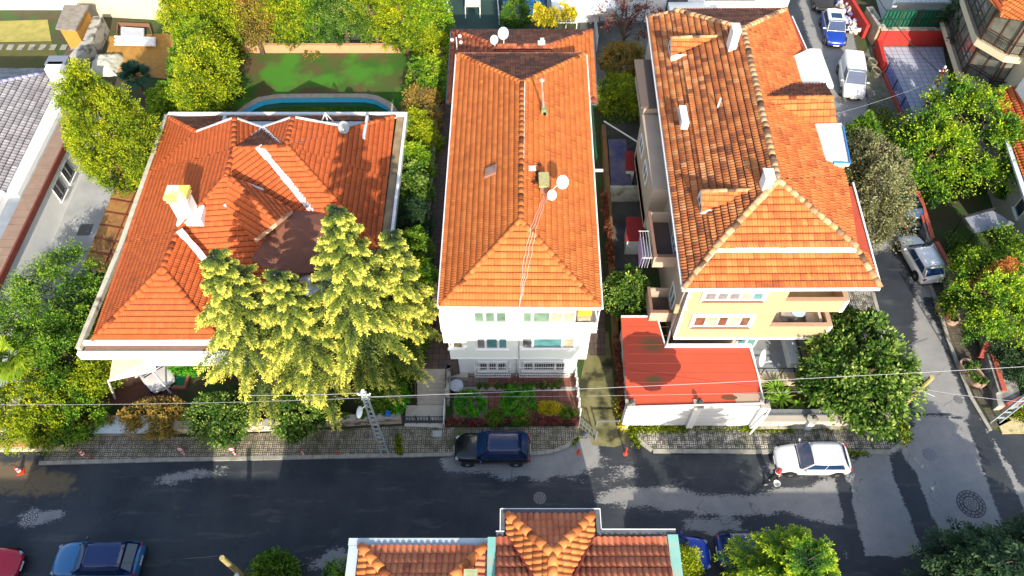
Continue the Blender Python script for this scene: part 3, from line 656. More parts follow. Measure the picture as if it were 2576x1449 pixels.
for i in range(n_-1):
    a, b, c, d = po[i], po[i+1], pi_[i+1], pi_[i]
    cb.add([(a.x,a.y,LZ),(b.x,b.y,LZ),(c.x,c.y,LZ),(d.x,d.y,LZ),(a.x,a.y,LZ+.07),(b.x,b.y,LZ+.07),(c.x,c.y,LZ+.07),(d.x,d.y,LZ+.07)], [(4,5,6,7),(0,3,2,1),(0,1,5,4),(2,3,7,6),(1,2,6,5),(3,0,4,7)])
cb.build('coping', mat('pool_coping', (0.42,0.36,0.30), .8, (0.28,0.22,0.19), 2.5, bump=.3), pt)
wl = MB()
for i in range(n_-1):
    c, d = pi_[i+1], pi_[i]; wl.add([(d.x,d.y,-.75),(c.x,c.y,-.75),(c.x,c.y,LZ+.02),(d.x,d.y,LZ+.02)], [(0,1,2,3)])
wl.build('lining', mat('pool_blue', (0.04,0.45,0.80), .4, (0.06,0.52,0.85), 3), pt)
wt = MB(); wt.poly([(p.x, p.y, LZ-.42) for p in pi_]); wt.build('water', mat('pool_water', (0.006,0.045,0.006), .04, (0.012,0.07,0.01), .6, spec=.8), pt)
# other surfaces round the plots
RED_P = paver_mat('red_terrace_tiles', c1=(0.24,0.085,0.06), c2=(0.16,0.06,0.045), mort=(0.07,0.04,0.03), bw=.35, bh=.35, worn=.66, mt=.72, dark=(0.10,0.06,0.05))
sheet('terrace', PL([(1138,1062),(1142,1000),(1160,945),(1452,945),(1453,1062)]), 0.05, RED_P, th=.07)
sheet('terrace_strip', PL([(1160,985),(1445,985),(1447,974),(1162,974)]), 0.056, mat('pale_stone', (0.42,0.38,0.33), .85, (0.34,0.30,0.26), 5))
GP = paver_mat('grey_terrace_tiles', c1=(0.22,0.17,0.15), c2=(0.17,0.13,0.115), mort=(0.07,0.05,0.045), bw=.4, bh=.4, worn=.68, mt=.74, dark=(0.12,0.09,0.08))
sheet('terrace_strip', PL([(1140,1060),(1143,988),(1226,988),(1226,1060)]), 0.056, GP)
sheet('terrace_strip', PL([(1148,972),(1160,947),(1228,947),(1228,972)]), 0.056, GP)
SIDE = paver_mat('side_path_tiles', c1=(0.12,0.08,0.07), c2=(0.085,0.06,0.055), mort=(0.04,0.03,0.028), bw=.4, bh=.4, worn=.6, mt=.7, dark=(0.05,0.035,0.03))
a = P(1062,925,1.5); sheet('side_path', [(-5.55,21.75),(-3.9,21.75),(-3.2,22.0),(-3.2,50),(-5.55,50)], 1.5, SIDE, th=1.55)
sheet('east_side_path', [(4.9,29),(6.2,29),(6.1,52),(4.9,52)], 0.03, mat('dark_path', (0.05,0.04,0.04), .9, (0.08,0.06,0.05), 2))
sheet('far_east_path', [(4.9,23.5),(5.9,23.5),(6.2,29),(4.9,29)], 0.035, SIDE)
sheet('west_courtyard', [(-32.1,20),(-28.2,20),(-28.2,37.5),(-32.1,39.5)], 0.02, mat('grey_screed', (0.33,0.34,0.35), .85, (0.24,0.25,0.26), .8))
sheet('carport_floor', PL([(250,1020),(270,900),(480,905),(430,1030)]), 0.02, mat('red_brown_floor', (0.13,0.045,0.03), .7, (0.07,0.028,0.02), 1.3, col3=(0.035,0.02,0.015), s3=.9, t3=.58))
sheet('sand_yard', PL([(262,175),(275,92),(420,84),(470,110),(480,190),(430,200),(330,190)]), 0.03, mat('ochre_earth', (0.42,0.22,0.04), .95, (0.27,0.135,0.03), 2.2, bump=.5, bscale=8))
sheet('neighbour_lawn', PL([(-40,192),(140,192),(150,150),(130,105),(-40,110)]), 0.02, mat('dry_lawn', (0.06,0.07,0.012), .95, (0.10,0.085,0.02), 1.2))
sheet('dry_garden', PL([(-60,108),(130,104),(120,50),(-60,55)]), 0.02, mat('yellow_earth', (0.36,0.29,0.08), .95, (0.2,0.2,0.04), 1.5, bump=.5, bscale=6))
sheet('brown_yard', PL([(120,195),(200,80),(260,90),(210,195)]), 0.024, mat('brown_earth', (0.12,0.08,0.065), .95, (0.07,0.05,0.04), 2))
st_ = thing('stepping_stones', 'row of pale paving slabs set across the dark neighbouring lawn', 'paving slabs', P(60,118)); 
for i in range(8): MB().prism([(p.x, p.y) for p in PL([(i*27-12,126),(i*27+3,126),(i*27+10,113),(i*27-5,113)])], .02, .05).build('slab', CONC, st_)
GCRT = sheet('playground_floor', [(-5.9,52.5),(-1.1,52.5),(-1.1,64),(-5.9,64)], 0.03, mat('green_court', (0.02,0.06,0.045), .8, (0.012,0.03,0.025), .5))
sheet('villa_courtyard', [(6,48),(14,48),(14,60),(6,60)], 0.03, mat('dark_slabs', (0.05,0.055,0.06), .5, (0.08,0.085,0.09), .9))
sheet('gap_yard', PL([(1520,310),(1615,312),(1640,520),(1600,800),(1545,800),(1520,520)]), 0.03, mat('gap_concrete', (0.10,0.10,0.095), .9, (0.035,0.04,0.03), .8, col3=(0.015,0.02,0.10), s3=.3, t3=.62))
# ================= BUILDINGS =================
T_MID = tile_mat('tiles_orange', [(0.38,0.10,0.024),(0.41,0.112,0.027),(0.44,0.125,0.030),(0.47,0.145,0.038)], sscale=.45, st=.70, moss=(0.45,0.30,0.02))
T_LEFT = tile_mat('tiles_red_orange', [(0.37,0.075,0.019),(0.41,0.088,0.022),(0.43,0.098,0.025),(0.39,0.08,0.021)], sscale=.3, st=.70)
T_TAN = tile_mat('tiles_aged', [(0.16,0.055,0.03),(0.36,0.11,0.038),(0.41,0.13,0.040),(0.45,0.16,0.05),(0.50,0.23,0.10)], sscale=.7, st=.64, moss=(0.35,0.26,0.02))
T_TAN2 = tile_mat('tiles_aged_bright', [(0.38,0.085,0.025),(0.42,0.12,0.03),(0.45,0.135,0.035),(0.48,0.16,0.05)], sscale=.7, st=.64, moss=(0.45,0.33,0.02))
T_OLD_SHADE = tile_mat('tiles_weathered_shaded', [(0.14,0.035,0.02),(0.24,0.06,0.03),(0.36,0.10,0.045),(0.42,0.12,0.05)], sscale=.9, st=.55)  # weathered tiles; the dark tone also puts the shade of rear slopes in
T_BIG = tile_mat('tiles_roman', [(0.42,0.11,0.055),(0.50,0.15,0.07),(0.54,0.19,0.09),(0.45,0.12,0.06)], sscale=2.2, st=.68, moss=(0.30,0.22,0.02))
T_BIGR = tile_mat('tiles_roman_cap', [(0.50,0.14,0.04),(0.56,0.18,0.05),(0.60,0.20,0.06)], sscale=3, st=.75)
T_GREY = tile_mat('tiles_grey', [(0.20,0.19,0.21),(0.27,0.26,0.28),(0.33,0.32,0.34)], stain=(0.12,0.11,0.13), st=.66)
WHITE = mat('white_render', (0.80,0.80,0.79), .85, (0.72,0.72,0.70), 1.2, bump=.1)
WHITE2 = mat('pale_render', (0.66,0.71,0.73), .85, (0.60,0.66,0.68), 1.5)
PVC = mat('white_frames', (0.80,0.80,0.80), .4, (0.72,0.73,0.74), 6)
METALW = mat('white_metal', (0.72,0.73,0.74), .4, (0.62,0.62,0.62), 4)
TAN = mat('tan_render', (0.46,0.32,0.19), .9, (0.42,0.29,0.17), .9, bump=.1)
TAN_SHADE = mat('tan_render_shaded', (0.42,0.34,0.27), .9, (0.36,0.29,0.235), .9)  # greyer copy of the tan render for shaded walls; shade in the colour
BROWN = mat('brown_trim', (0.22,0.12,0.085), .8, (0.16,0.09,0.065), 5)
DKFR = mat('dark_brown_frames', (0.06,0.03,0.02), .5, (0.09,0.045,0.03), 6)
FLASH = mat('painted_flashing', (0.72,0.72,0.72), .7, (0.50,0.52,0.56), 3.5, bump=.6, bscale=12)
GUT = mat('gutter_concrete', (0.50,0.47,0.38), .9, (0.32,0.30,0.24), 2.2, col3=(0.12,0.08,0.06), s3=1.2, t3=.66)
DARKG = mat('dark_gutter', (0.06,0.065,0.075), .6, (0.11,0.12,0.14), 3)
GL_D = glass('window_dark', (0.02,0.025,0.03)); GL_G = glass('window_curtain_green', (0.085,0.14,0.10), .12); GL_T = glass('window_teal', (0.05,0.14,0.15), .1); GL_GY = glass('window_grey', (0.10,0.105,0.11), .1)
GL_BR = glass('window_brown', (0.085,0.035,0.022), .15); GL_B = glass('window_blue', (0.03,0.16,0.42), .08); GL_C = glass('window_cream', (0.26,0.22,0.16), .3)
def V3(x, y, z): return Vector((x, y, z))
def strip(name, pts, wd, m, parent, th=.03, lift=.05):
    mb = MB(); rr = random.Random(len(name)+int(pts[0][0]*10)); 
    for i in range(len(pts)-1):
        a, b = Vector(pts[i]), Vector(pts[i+1]); k = max(1, int((b-a).length/.5))
        for j in range(k):
            p = a.lerp(b, j/k); q = a.lerp(b, (j+1.04)/k); p = p+V3(0,0,lift); q = q+V3(0,0,lift); mb.beam(p, q, wd*rr.uniform(.75, 1.15), th)
    return mb.build(name, m, parent)
class Wall:
    """a vertical wall face: u runs along it, n points outward"""
    def __init__(s, a, b):
        s.a = Vector((a[0], a[1], 0)); s.u = (Vector((b[0], b[1], 0))-s.a); s.len = s.u.length; s.u.normalize(); s.n = Vector((s.u.y, -s.u.x, 0))
    def pt(s, u, z, d=0): q = s.a+s.u*u+s.n*d; return Vector((q.x, q.y, z))
    def box(s, mb, u0, u1, z0, z1, d0, d1):
        v = [s.pt(u, z, d) for z in (z0, z1) for u, d in ((u0,d0),(u1,d0),(u1,d1),(u0,d1))]
        return mb.add(v, [(0,1,2,3),(7,6,5,4),(0,4,5,1),(1,5,6,2),(2,6,7,3),(3,7,4,0)])
def window(w, parent, u0, u1, z0, z1, splits=(.5,), gls=None, fw=.07, frame=None, sill=None, surround=None, bars=None, cage=None, name='window', sash=True, d=0.0):
    frame = frame or PVC; gls = gls or [GL_D]; mb = MB(); D = d+.055
    w.box(mb, u0, u1, z0, z0+fw, d, D); w.box(mb, u0, u1, z1-fw, z1, d, D); w.box(mb, u0, u0+fw, z0+fw, z1-fw, d, D); w.box(mb, u1-fw, u1, z0+fw, z1-fw, d, D)
    ed = [0]+list(splits)+[1]
    for q in splits: u = u0+(u1-u0)*q; w.box(mb, u-fw*.7, u+fw*.7, z0+fw, z1-fw, d, D-.004)
    fr = mb.build(name, frame, parent)
    for i in range(len(ed)-1):
        a = u0+(u1-u0)*ed[i]+fw*.7+.002; b = u0+(u1-u0)*ed[i+1]-fw*.7-.002; g = MB(); w.box(g, a, b, z0+fw+.002, z1-fw-.002, d-.02, d+.018); g.build('pane', gls[i % len(gls)], fr)
        if sash: 
            s_ = MB(); t = .035
            for q in ((a,a+t,z0+fw,z1-fw),(b-t,b,z0+fw,z1-fw),(a+t,b-t,z0+fw,z0+fw+t),(a+t,b-t,z1-fw-t,z1-fw)): w.box(s_, q[0]+.003, q[1]-.003, q[2]+.003, q[3]-.003, d+.02, d+.04)
            s_.build('sash', mat('sash_reveal_shade', (0.42,0.43,0.44), .5) if frame is PVC else frame, fr)  # grey on the white sash stands in for reveal shade
    if sill: g = MB(); w.box(g, u0-.08, u1+.08, z0-.09, z0-.003, d, d+.16); g.build('sill', sill, fr)
    if surround:
        g = MB(); s = .17; w.box(g, u0-s, u1+s, z1+.003, z1+s, d, d+.09); w.box(g, u0-s, u0-.003, z0-.06, z1, d, d+.09); w.box(g, u1+.003, u1+s, z0-.06, z1, d, d+.09); g.build('surround', surround, fr)
    if bars:
        g = MB(); k = max(2, int((u1-u0)/.13))
        for i in range(k+1): u = u0+(u1-u0)*i/k; w.box(g, u-.01, u+.01, z0+.02, z1-.02, d+.09, d+.11)
        for z in (z0+.08, z1-.08): w.box(g, u0, u1, z-.012, z+.012, d+.085, d+.115)
        g.build('bars', bars, fr)
    if cage:
        g = MB(); a, b, zz0, zz1, o = u0-.22, u1+.22, z0-.16, z1+.02, d+.42; t = .016
        for z in (zz0, zz0+.34, zz1):
            w.box(g, a, b, z-t, z+t, o-t, o+t)
            for u in (a, b): w.box(g, u-t, u+t, z-t, z+t, d, o)
        for i in range(int((b-a)/.12)+1):
            u = a+i*.12; w.box(g, u-.008, u+.008, zz0, zz0+.34 if (u > u0+.1 and u < u1-.1) else zz1, o-.008, o+.008)
        for i in range(int((b-a)/.1)): u = a+i*.1; w.box(g, u-.006, u+.006, zz0-.006, zz0+.006, d, o)
        for u in (a, b): w.box(g, u-t, u+t, zz0, zz1, o-t, o+t)
        for i in range(int((z1-z0)/.3)): pass
        g.build('cage', cage, fr)
    return fr
# ---- middle white apartment house
mh = thing('apartment_house', 'white three storey apartment house with long orange hipped roof in the middle', 'house', (0.45, 31, 0))
FL, FR, BR, BL = V3(-3.73,21.27,9), V3(4.56,21.2,9), V3(4.91,41.5,9), V3(-3.66,41.5,9); R0 = V3(.45,25.3,11.05); R1 = V3(.6,36.1,11.05)
fs = [[FL,FR,R0],[FR,BR,R1,R0],[BR,BL,R1],[BL,FL,R0,R1]]
km = dict(cs=.16, cl=.36, amp=.05, step=.06)
tile_face([fs[3]], T_MID, mh, **km); tile_face([fs[1]], T_MID, mh, **km); tile_face([fs[0]], T_MID, mh, **km); tile_face([fs[2]], T_OLD_SHADE, mh, **km)
under(fs, mat('roof_timber', (0.2,0.12,0.07)), mh, drop=.04)
caps([(FL+V3(.1,.1,0),R0),(FR+V3(-.1,.1,0),R0),(R0,R1),(BR,R1),(BL,R1)], T_MID, mh, r=.15)
strip('mortar_line', [R0+V3(.17,3.5,-.02),R1+V3(.17,0,-.02)], .05, FLASH, mh)
strip('hip_flashing', [R0+V3(.22,-.28,-.1),FR+V3(-.25,.05,0)], .13, mat('brown_lead', (0.28,0.09,0.05)), mh, lift=.035); strip('hip_flashing', [R0+V3(-.22,-.28,-.1),FL+V3(.25,.05,0)], .13, MATS['brown_lead'], mh, lift=.035)
g = MB()
for a, b in ((FL,FR),(FR,BR),(BL,FL),(BR,BL)):
    d = (b-a).normalized(); o = V3(d.y,-d.x,0)*.07; g.beam(a+o-d*.07+V3(0,0,-.04), b+o-d*.001+V3(0,0,-.04), .11, .10)
g.build('gutter', METALW, mh)
wl = MB(); wl.prism([(-3.2,22.1),(3.9,22.1),(3.95,40.9),(-3.2,40.9)], -.05, 3.2); wl.build('ground_floor_wall', WHITE2, mh)
g = MB(); g.prism([(-3.55,21.5),(4.3,21.5),(4.5,41.0),(-3.5,41.0)], 3.2, 6.0); g.build('first_floor_wall', mat('shade_tint_render', (0.78,0.84,0.80), .85, (0.74,0.80,0.765), 1.3), mh)  # shaded storey of the white wall: sky tint and fill in its colour
g = MB(); g.prism([(-3.55,21.5),(3.35,21.5),(3.35,23.0),(4.5,23.0),(4.6,41.0),(-3.5,41.0)], 6.002, 8.93); g.build('second_floor_wall', WHITE, mh)
g = MB(); g.prism([(3.352,21.5),(4.62,21.5),(4.55,22.998),(3.352,22.998)], 6.0, 6.12); g.box(3.36,4.6,21.46,21.56,6.125,6.95); g.box(4.52,4.62,21.565,22.99,6.125,6.95)
g.build('balcony', WHITE, mh)
g = MB(); g.box(3.37,4.6,21.44,21.5,7.02,7.08); g.box(4.5,4.56,21.45,22.9,7.02,7.08); g.box(4.54,4.6,21.46,21.54,7.09,8.9); g.tube([(3.4,21.3,6.7),(4.6,21.3,6.7)], .015); g.tube([(3.4,21.2,6.85),(4.6,21.2,6.85)], .015); g.build('balcony_railing', METALW, mh)
g = MB(); g.box(3.5,4.25,21.75,22.2,7.3,8.0); g.build('balcony_awning', mat('orange_cloth', (0.75,0.34,0.03), .8, (0.6,0.25,0.03), 4), mh)
g = MB()
for i in range(6): g.box(3.5,4.2,21.62,21.95,6.5+i*.14,6.55+i*.14)
g.build('stacked_boards', mat('striped_boards', (0.62,0.55,0.45), .8, (0.14,0.10,0.08), 12), mh)
g = MB(); g.box(-3.75,-2.55,21.1,21.497,5.62,8.6); g.build('bay', WHITE, mh)
g = MB(); g.box(-3.56,-2.5,21.36,21.497,5.3,5.62); g.build('lower_bay_lintel', WHITE, mh)
wf = Wall((-3.55,21.5),(4.3,21.5)); 
def fw(px0, px1, py0, py1, Y0=21.5): a = W(px0, py0, Y0); b = W(px1, py1, Y0); return a.x, b.x, b.z, a.z
def put(wl_, x0, px0, px1, py0, py1, Y0, parent, **k):
    a, b, z0, z1 = fw(px0, px1, py0, py1, Y0); return window(wl_, parent, a-x0, b-x0, z0, z1, **k)
put(wf, -3.55, 1190, 1275, 783, 811, 21.5, mh, splits=(.33,.66), gls=[GL_G], sill=PVC)
put(wf, -3.55, 1314, 1446, 783, 811, 21.5, mh, splits=(.19,.53,.76), gls=[GL_G,GL_G,GL_C,GL_C], sill=PVC)
put(wf, -3.55, 1197, 1277, 849, 876, 21.5, mh, splits=(.30,.70), gls=[GL_GY,GL_T,GL_T], sill=PVC)
put(wf, -3.55, 1312, 1444, 849, 875, 21.5, mh, splits=(.21,.77), gls=[GL_GY,GL_T,GL_C], sill=PVC)
put(wf, -3.55, 1126, 1166, 843, 874, 21.5, mh, splits=(.25,), gls=[GL_D,mat('olive_blind', (0.09,0.08,0.04), .5)], sill=PVC)
wg = Wall((-3.2,22.1),(3.9,22.1))
put(wg, -3.2, 1203, 1275, 909, 930, 22.1, mh, splits=(.33,.66), gls=[GL_D], bars=METALW, cage=METALW, sill=PVC)
put(wg, -3.2, 1316, 1422, 909, 930, 22.1, mh, splits=(.25,.75), gls=[GL_D], bars=METALW, cage=METALW, sill=PVC)
wb = Wall((-3.75,21.1),(-2.55,21.1)); window(wb, mh, .12, 1.1, 6.7, 8.35, splits=(.52,), gls=[mat('net_curtain', (0.62,0.62,0.62), .4, (0.5,0.5,0.5), 9)], sash=False)
wbs = Wall((-3.75,21.5),(-3.75,21.1)); window(wbs, mh, .04, .36, 6.7, 8.35, splits=(), gls=[MATS['net_curtain']], sash=False)
g = MB(); wf.box(g, 0.02, 7.83, 3.2, 3.26, .002, .05); wf.box(g, .02, 7.83, 5.62, 5.66, .002, .03); g.build('storey_band', PVC, mh)
g = MB(); g.tube([W(1307,778,21.44), W(1306,905,21.44)+V3(0,0,0)], .03, 6); g.tube([(.28,22.04,3.15),(.28,22.04,0)], .03, 6); g.build('downpipe', mat('grey_pipe', (0.5,0.5,0.5), .5), mh)
g = MB(); g.box(-3.21,3.92,22.04,22.098,0,.35); g.build('plinth', CONC, mh)
# side windows for the west and east faces
wsd = Wall((-3.5,41.0),(-3.55,21.5))
for k, z in ((0,3.9),(1,6.8)):
    for u in (3,7.5,12,16): window(wsd, mh, u, u+1.1, z, z+1.2, splits=(.5,))
wed = Wall((4.3,21.5),(4.5,41.0))
for u in (3,8,13): window(wed, mh, u, u+1.1, 3.9, 5.1, splits=(.5,))
g = MB(); g.box(4.6,5.25,0,0,0,0) if False else g.cbox((4.95,31.2,8.6), .9, .12, .12); g.build('overflow_pipe', METALW, mh)
# roof furniture of the middle house
def roofz(x, y):
    return 9+ (2.05)*min((x+3.7)/4.15, (4.7-x)/4.15, (y-21.2)/4.1, (41.5-y)/5.4)
c = P(1235,440,10.1); g = MB(); zz = roofz(c.x, c.y)
sk = MB(); sk.prism([(c.x-.36,c.y-.33),(c.x+.30,c.y-.26),(c.x+.34,c.y+.36),(c.x-.30,c.y+.30)], lambda x,y: roofz(x,y)-.05, lambda x,y: roofz(x,y)+.24)
fr = sk.build('skylight', mat('copper_brown', (0.30,0.15,0.11), .5, (0.22,0.11,0.08), 5), mh)
sk = MB(); sk.prism([(c.x-.27,c.y-.22),(c.x+.20,c.y-.17),(c.x+.24,c.y+.27),(c.x-.21,c.y+.2)], lambda x,y: roofz(x,y)+.22, lambda x,y: roofz(x,y)+.27); sk.build('pane', glass('skylight_glass', (0.10,0.06,0.05), .25), fr)
c = P(1367,470,10.6); zz = roofz(c.x, c.y); g = MB(); g.box(c.x-.20,c.x+.22,c.y-.42,c.y+.42,zz-.4,zz+.62); ch = g.build('chimney', mat('brick_stack', (0.25,0.12,0.08), .9, (0.18,0.09,0.07), 8), mh)
g = MB(); g.box(c.x-.27,c.x+.29,c.y-.52,c.y+.52,zz+.62,zz+.74); g.build('chimney_cap', mat('lichen_cap', (0.42,0.38,0.18), .95, (0.22,0.20,0.09), 9, bump=.5), ch)
CH_MID = c.copy(); CHZ = zz
for px, py, dx, dy, rz_, mt_ in ((1338,427,.42,.34,.1,FLASH),(1355,412,.3,.24,.4,T_OLD_SHADE),(1342,460,.26,.24,-.4,T_OLD_SHADE),(1353,433,.3,.24,.2,T_OLD_SHADE),(1351,447,.24,.3,.5,T_OLD_SHADE)):
    q = P(px, py, 10.75); g = MB(); g.cbox((q.x, q.y, roofz(q.x, q.y)+.08), dx, dy, .07, rz_); M_ = g.build('loose_tile', mt_, mh)
# tall flue
def on_roof(pts, r, name, m, par):
    g = MB(); q = []
    for i in range(len(pts)-1):
        for j in range(6): x = pts[i][0]+(pts[i+1][0]-pts[i][0])*j/6; y = pts[i][1]+(pts[i+1][1]-pts[i][1])*j/6; q.append(Vector((x+.04*sin(7*y), y, roofz(x, y)+.11+.05*abs(sin(3*y)))))
    q += [Vector((.36,21.1,9.1)), Vector((.34,21.42,8.6))]; g.tube(q, r, 5); return tag(g.build(name, m), par, 'cable')
for dx_, lb in ((0,'main bundle of pale wires running from the dishes down the front hip'),(.09,'right strand of the pale wires lying on the front hip'),(-.08,'left strand of the pale wires lying on the front hip')):
    on_roof([(CH_MID.x+.1+dx_,CH_MID.y-.6),(1.2+dx_*1.5,25.2),(.75+dx_*2,23.3),(.38,21.15)], .009, 'roof_wire', mat('pink_white_wire', (0.72,0.60,0.60), .6), lb)
c = P(1368,288,10.3); zz = roofz(c.x, c.y); tp = W(1363,203,c.y); g = MB(); g.box(c.x-.16,c.x+.12,c.y-.25,c.y+.2,zz-.2,zz+.5); g.box(c.x-.05,c.x+.20,c.y-.25,c.y+.10,zz-.3,zz+.3); fl = g.build('flue_base', mat('green_metal', (0.20,0.24,0.12), .6, (0.14,0.17,0.09), 4), mh)
g = MB(); g.tube([(c.x-.03,c.y,zz+.4),(tp.x,c.y,tp.z)], .07, 10); g.build('flue_pipe', mat('flue_steel', (0.62,0.60,0.58), .35, (0.5,0.3,0.2), 3, metal=.6), fl)
g = MB(); g.lathe([(.03,0),(.17,.02),(.17,.07),(.02,.16)], (tp.x, c.y, tp.z), 12); g.build('flue_cowl', mat('rusty_cowl', (0.32,0.14,0.10), .6, (0.5,0.4,0.35), 6), fl)
# ---- lower rear house with dark red roof
rh = thing('rear_house', 'lower house behind with shaded dark red hipped roof', 'house', (.7, 45, 0))
q = [V3(-4.4,39.5,6.5),V3(5.75,39.5,6.5),V3(5.95,47.5,6.5),V3(-4.45,47.5,6.5)]; r0 = V3(-1.1,43.6,8.1); r1 = V3(2.6,43.6,8.1)
fr_ = [[q[0],q[1],r1,r0],[q[1],q[2],r1],[q[2],q[3],r0,r1],[q[3],q[0],r0]]
tile_face([fr_[2]], T_OLD_SHADE, rh); tile_face([fr_[0]], T_OLD_SHADE, rh); tile_face([fr_[1]], T_MID, rh); tile_face([fr_[3]], T_OLD_SHADE, rh); under(fr_, MATS['roof_timber'], rh)
caps([(q[2],r1),(q[3],r0),(r0,r1),(q[0],r0),(q[1],r1)], T_OLD_SHADE, rh, r=.14); g = MB(); g.prism([(-4.0,41.2),(5.4,41.2),(5.5,47.0),(-4.0,47.0)], 0, 6.4); g.build('wall', WHITE2, rh)
g = MB(); 
for a, b in ((q[0],q[1]),(q[1],q[2]),(q[2],q[3]),(q[3],q[0])): d = (b-a).normalized(); o = V3(d.y,-d.x,0)*.07; g.beam(a+o+V3(0,0,-.05), b+o-d*.002+V3(0,0,-.05), .10, .09)
g.build('gutter', DARKG, rh); g = MB(); c = P(1362,112,8.2); g.cbox((c.x,c.y,8.35), .5,.35,.12); g.cbox((c.x+.05,c.y+.1,8.5), .25,.2,.2); g.build('roof_vent', METALW, rh)
# ---- left villa
lv = thing('villa', 'sprawling single storey villa with many-sided orange roof and white flashings', 'house', (-16, 31, 0))
E0 = 4.5
A0, A1, A2 = V3(-23.8,21.97,E0), V3(-24.3,40.3,E0), V3(-20.98,37.1,6.1); N1 = V3(-18.0,36.9,7.5); V2_, V1_ = V3(-17.45,34.1,7.55), V3(-17.4,31.9,7.5); Q1, Q0 = V3(-19.9,28.4,6.35), V3(-20.15,25.7,6.3)
left_faces = [[A0,Q0,Q1],[A0,Q1,V3(-24.0,29.0,E0)],[V3(-24.0,29.0,E0),Q1,V1_],[V3(-24.0,29.0,E0),V1_,V2_,V3(-24.17,35,E0)],[V3(-24.17,35,E0),V2_,N1,A2],[V3(-24.17,35,E0),A2,A1]]
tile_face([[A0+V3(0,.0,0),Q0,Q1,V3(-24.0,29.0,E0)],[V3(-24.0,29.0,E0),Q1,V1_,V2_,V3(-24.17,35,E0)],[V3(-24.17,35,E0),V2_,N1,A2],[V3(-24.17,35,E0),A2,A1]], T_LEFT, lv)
fhr = V3(-16.6,21.97,E0); tile_face([[A0,fhr,Q0]], T_LEFT, lv, cs=.12)
tile_face([[fhr,V3(-16.6,25.3,E0),Q1,Q0]], T_LEFT, lv)
EV = V3(-10.0,26.3,4.55)
tile_face([[Q1,V3(-17.4,25.6,E0),V3(-12.5,25.6,E0),V3(-14.3,29.0,6.3),V1_]], T_LEFT, lv)
M1 = V3(-15.88,34.15,7.55); M2 = V3(-14.22,34.36,7.55); VE = V3(-12.2,30.4,5.5)
tile_face([[V2_,M1,VE,V3(-13.6,29.2,5.6),V1_]], T_LEFT, lv)
FRc = V3(-8.2,28.5,E0)
tile_face([[M1,M2,FRc,V3(-10.5,28.5,E0),VE]], T_LEFT, lv)
N2 = V3(-14.23,36.95,7.5); B2 = V3(-10.95,37.7,5.8); BRc = V3(-8.3,40.4,E0)
tile_face([[M2,FRc,V3(-8.25,34.5,E0)],[M2,V3(-8.25,34.5,E0),BRc,B2],[M2,B2,N2]], T_LEFT, lv)
mid = V3(-16.69,37.5,6.1)
tile_face([[V2_,mid,N1]], T_LEFT, lv); tile_face([[M2,N2,mid]], T_LEFT, lv); tile_face([[V2_+V3(.1,0,0),M2+V3(-.1,0,0),mid]], T_OLD_SHADE, lv, lift=.03)  # back-facing triangle darker: its shade is in the tile colour
tile_face([[A1,A2,V3(-19.6,37.8,5.9),V3(-19.6,40.4,E0)],[BRc,V3(-10.2,40.4,E0),V3(-10.2,37.7,5.9),B2]], T_OLD_SHADE, lv)
tile_face([[V3(-19.6,40.4,E0),V3(-10.2,40.4,E0),V3(-10.2,39.4,E0+.5),V3(-19.6,39.4,E0+.5)]], T_OLD_SHADE, lv)
g = MB(); g.box(-19.7,-10.1,37.2,39.4,4.6,4.95); g.box(-19.9,-19.72,37.2,39.4,4.6,5.5); g.box(-10.08,-9.9,37.2,39.4,4.6,5.5); g.build('roof_terrace', mat('pale_grey_felt', (0.50,0.52,0.55), .8, (0.40,0.42,0.45), 2), lv)
caps([(A0,Q0),(fhr,Q0),(Q0,Q1),(Q1,V1_),(V1_,V2_),(V2_,M1),(M1,M2),(M2,FRc),(A1,A2),(BRc,B2),(V2_,N1),(M2,N2)], T_LEFT, lv, r=.16)
strip('valley_flashing', [M1+V3(0,0,.02),VE+V3(-.1,.1,0)], .42, FLASH, lv, lift=.12); strip('valley_flashing', [P(452,582,6.7),P(500,635,6.1),P(545,695,5.6)], .42, FLASH, lv, lift=.1)
strip('verge_flashing', [A2,N1,mid], .2, FLASH, lv, lift=.09); strip('verge_flashing', [mid,N2,B2+V3(-.5,0,.25)], .2, FLASH, lv, lift=.09)
strip('valley_flashing', [mid,V2_+V3(.3,-.1,-.05)], .2, FLASH, lv, lift=.08); strip('valley_flashing', [mid,M2+V3(-.3,0,-.05)], .24, FLASH, lv, lift=.08)
# small gabled wing meeting the dark cone
G0 = P(580,447,8.0); G1 = P(694,562,7.5); GL0 = P(570,522,7.05); GL1 = P(642,604,6.4); GR0 = P(618,466,7.4); GR1 = P(735,529,6.6)
tile_face([[G0,G1,GL1,GL0]], T_LEFT, lv, lift=.12); tile_face([[G0,GR0,GR1,G1]], T_LEFT, lv, lift=.12); under([[G0,G1,GL1,GL0],[G0,GR0,GR1,G1]], mat('wing_fascia', (0.55,0.33,0.22), .8), lv, name='wing_fascia', drop=-.06, th=.32); caps([(G0,G1)], T_LEFT, lv, r=.14, lift=.1)
strip('patch_flashing', [GL0+V3(-.1,0,0),P(600,500,6.9)], .25, FLASH, lv, lift=.12); strip('patch_flashing', [GR0+V3(-.05,.1,0),P(663,480,6.6)], .2, FLASH, lv, lift=.12)
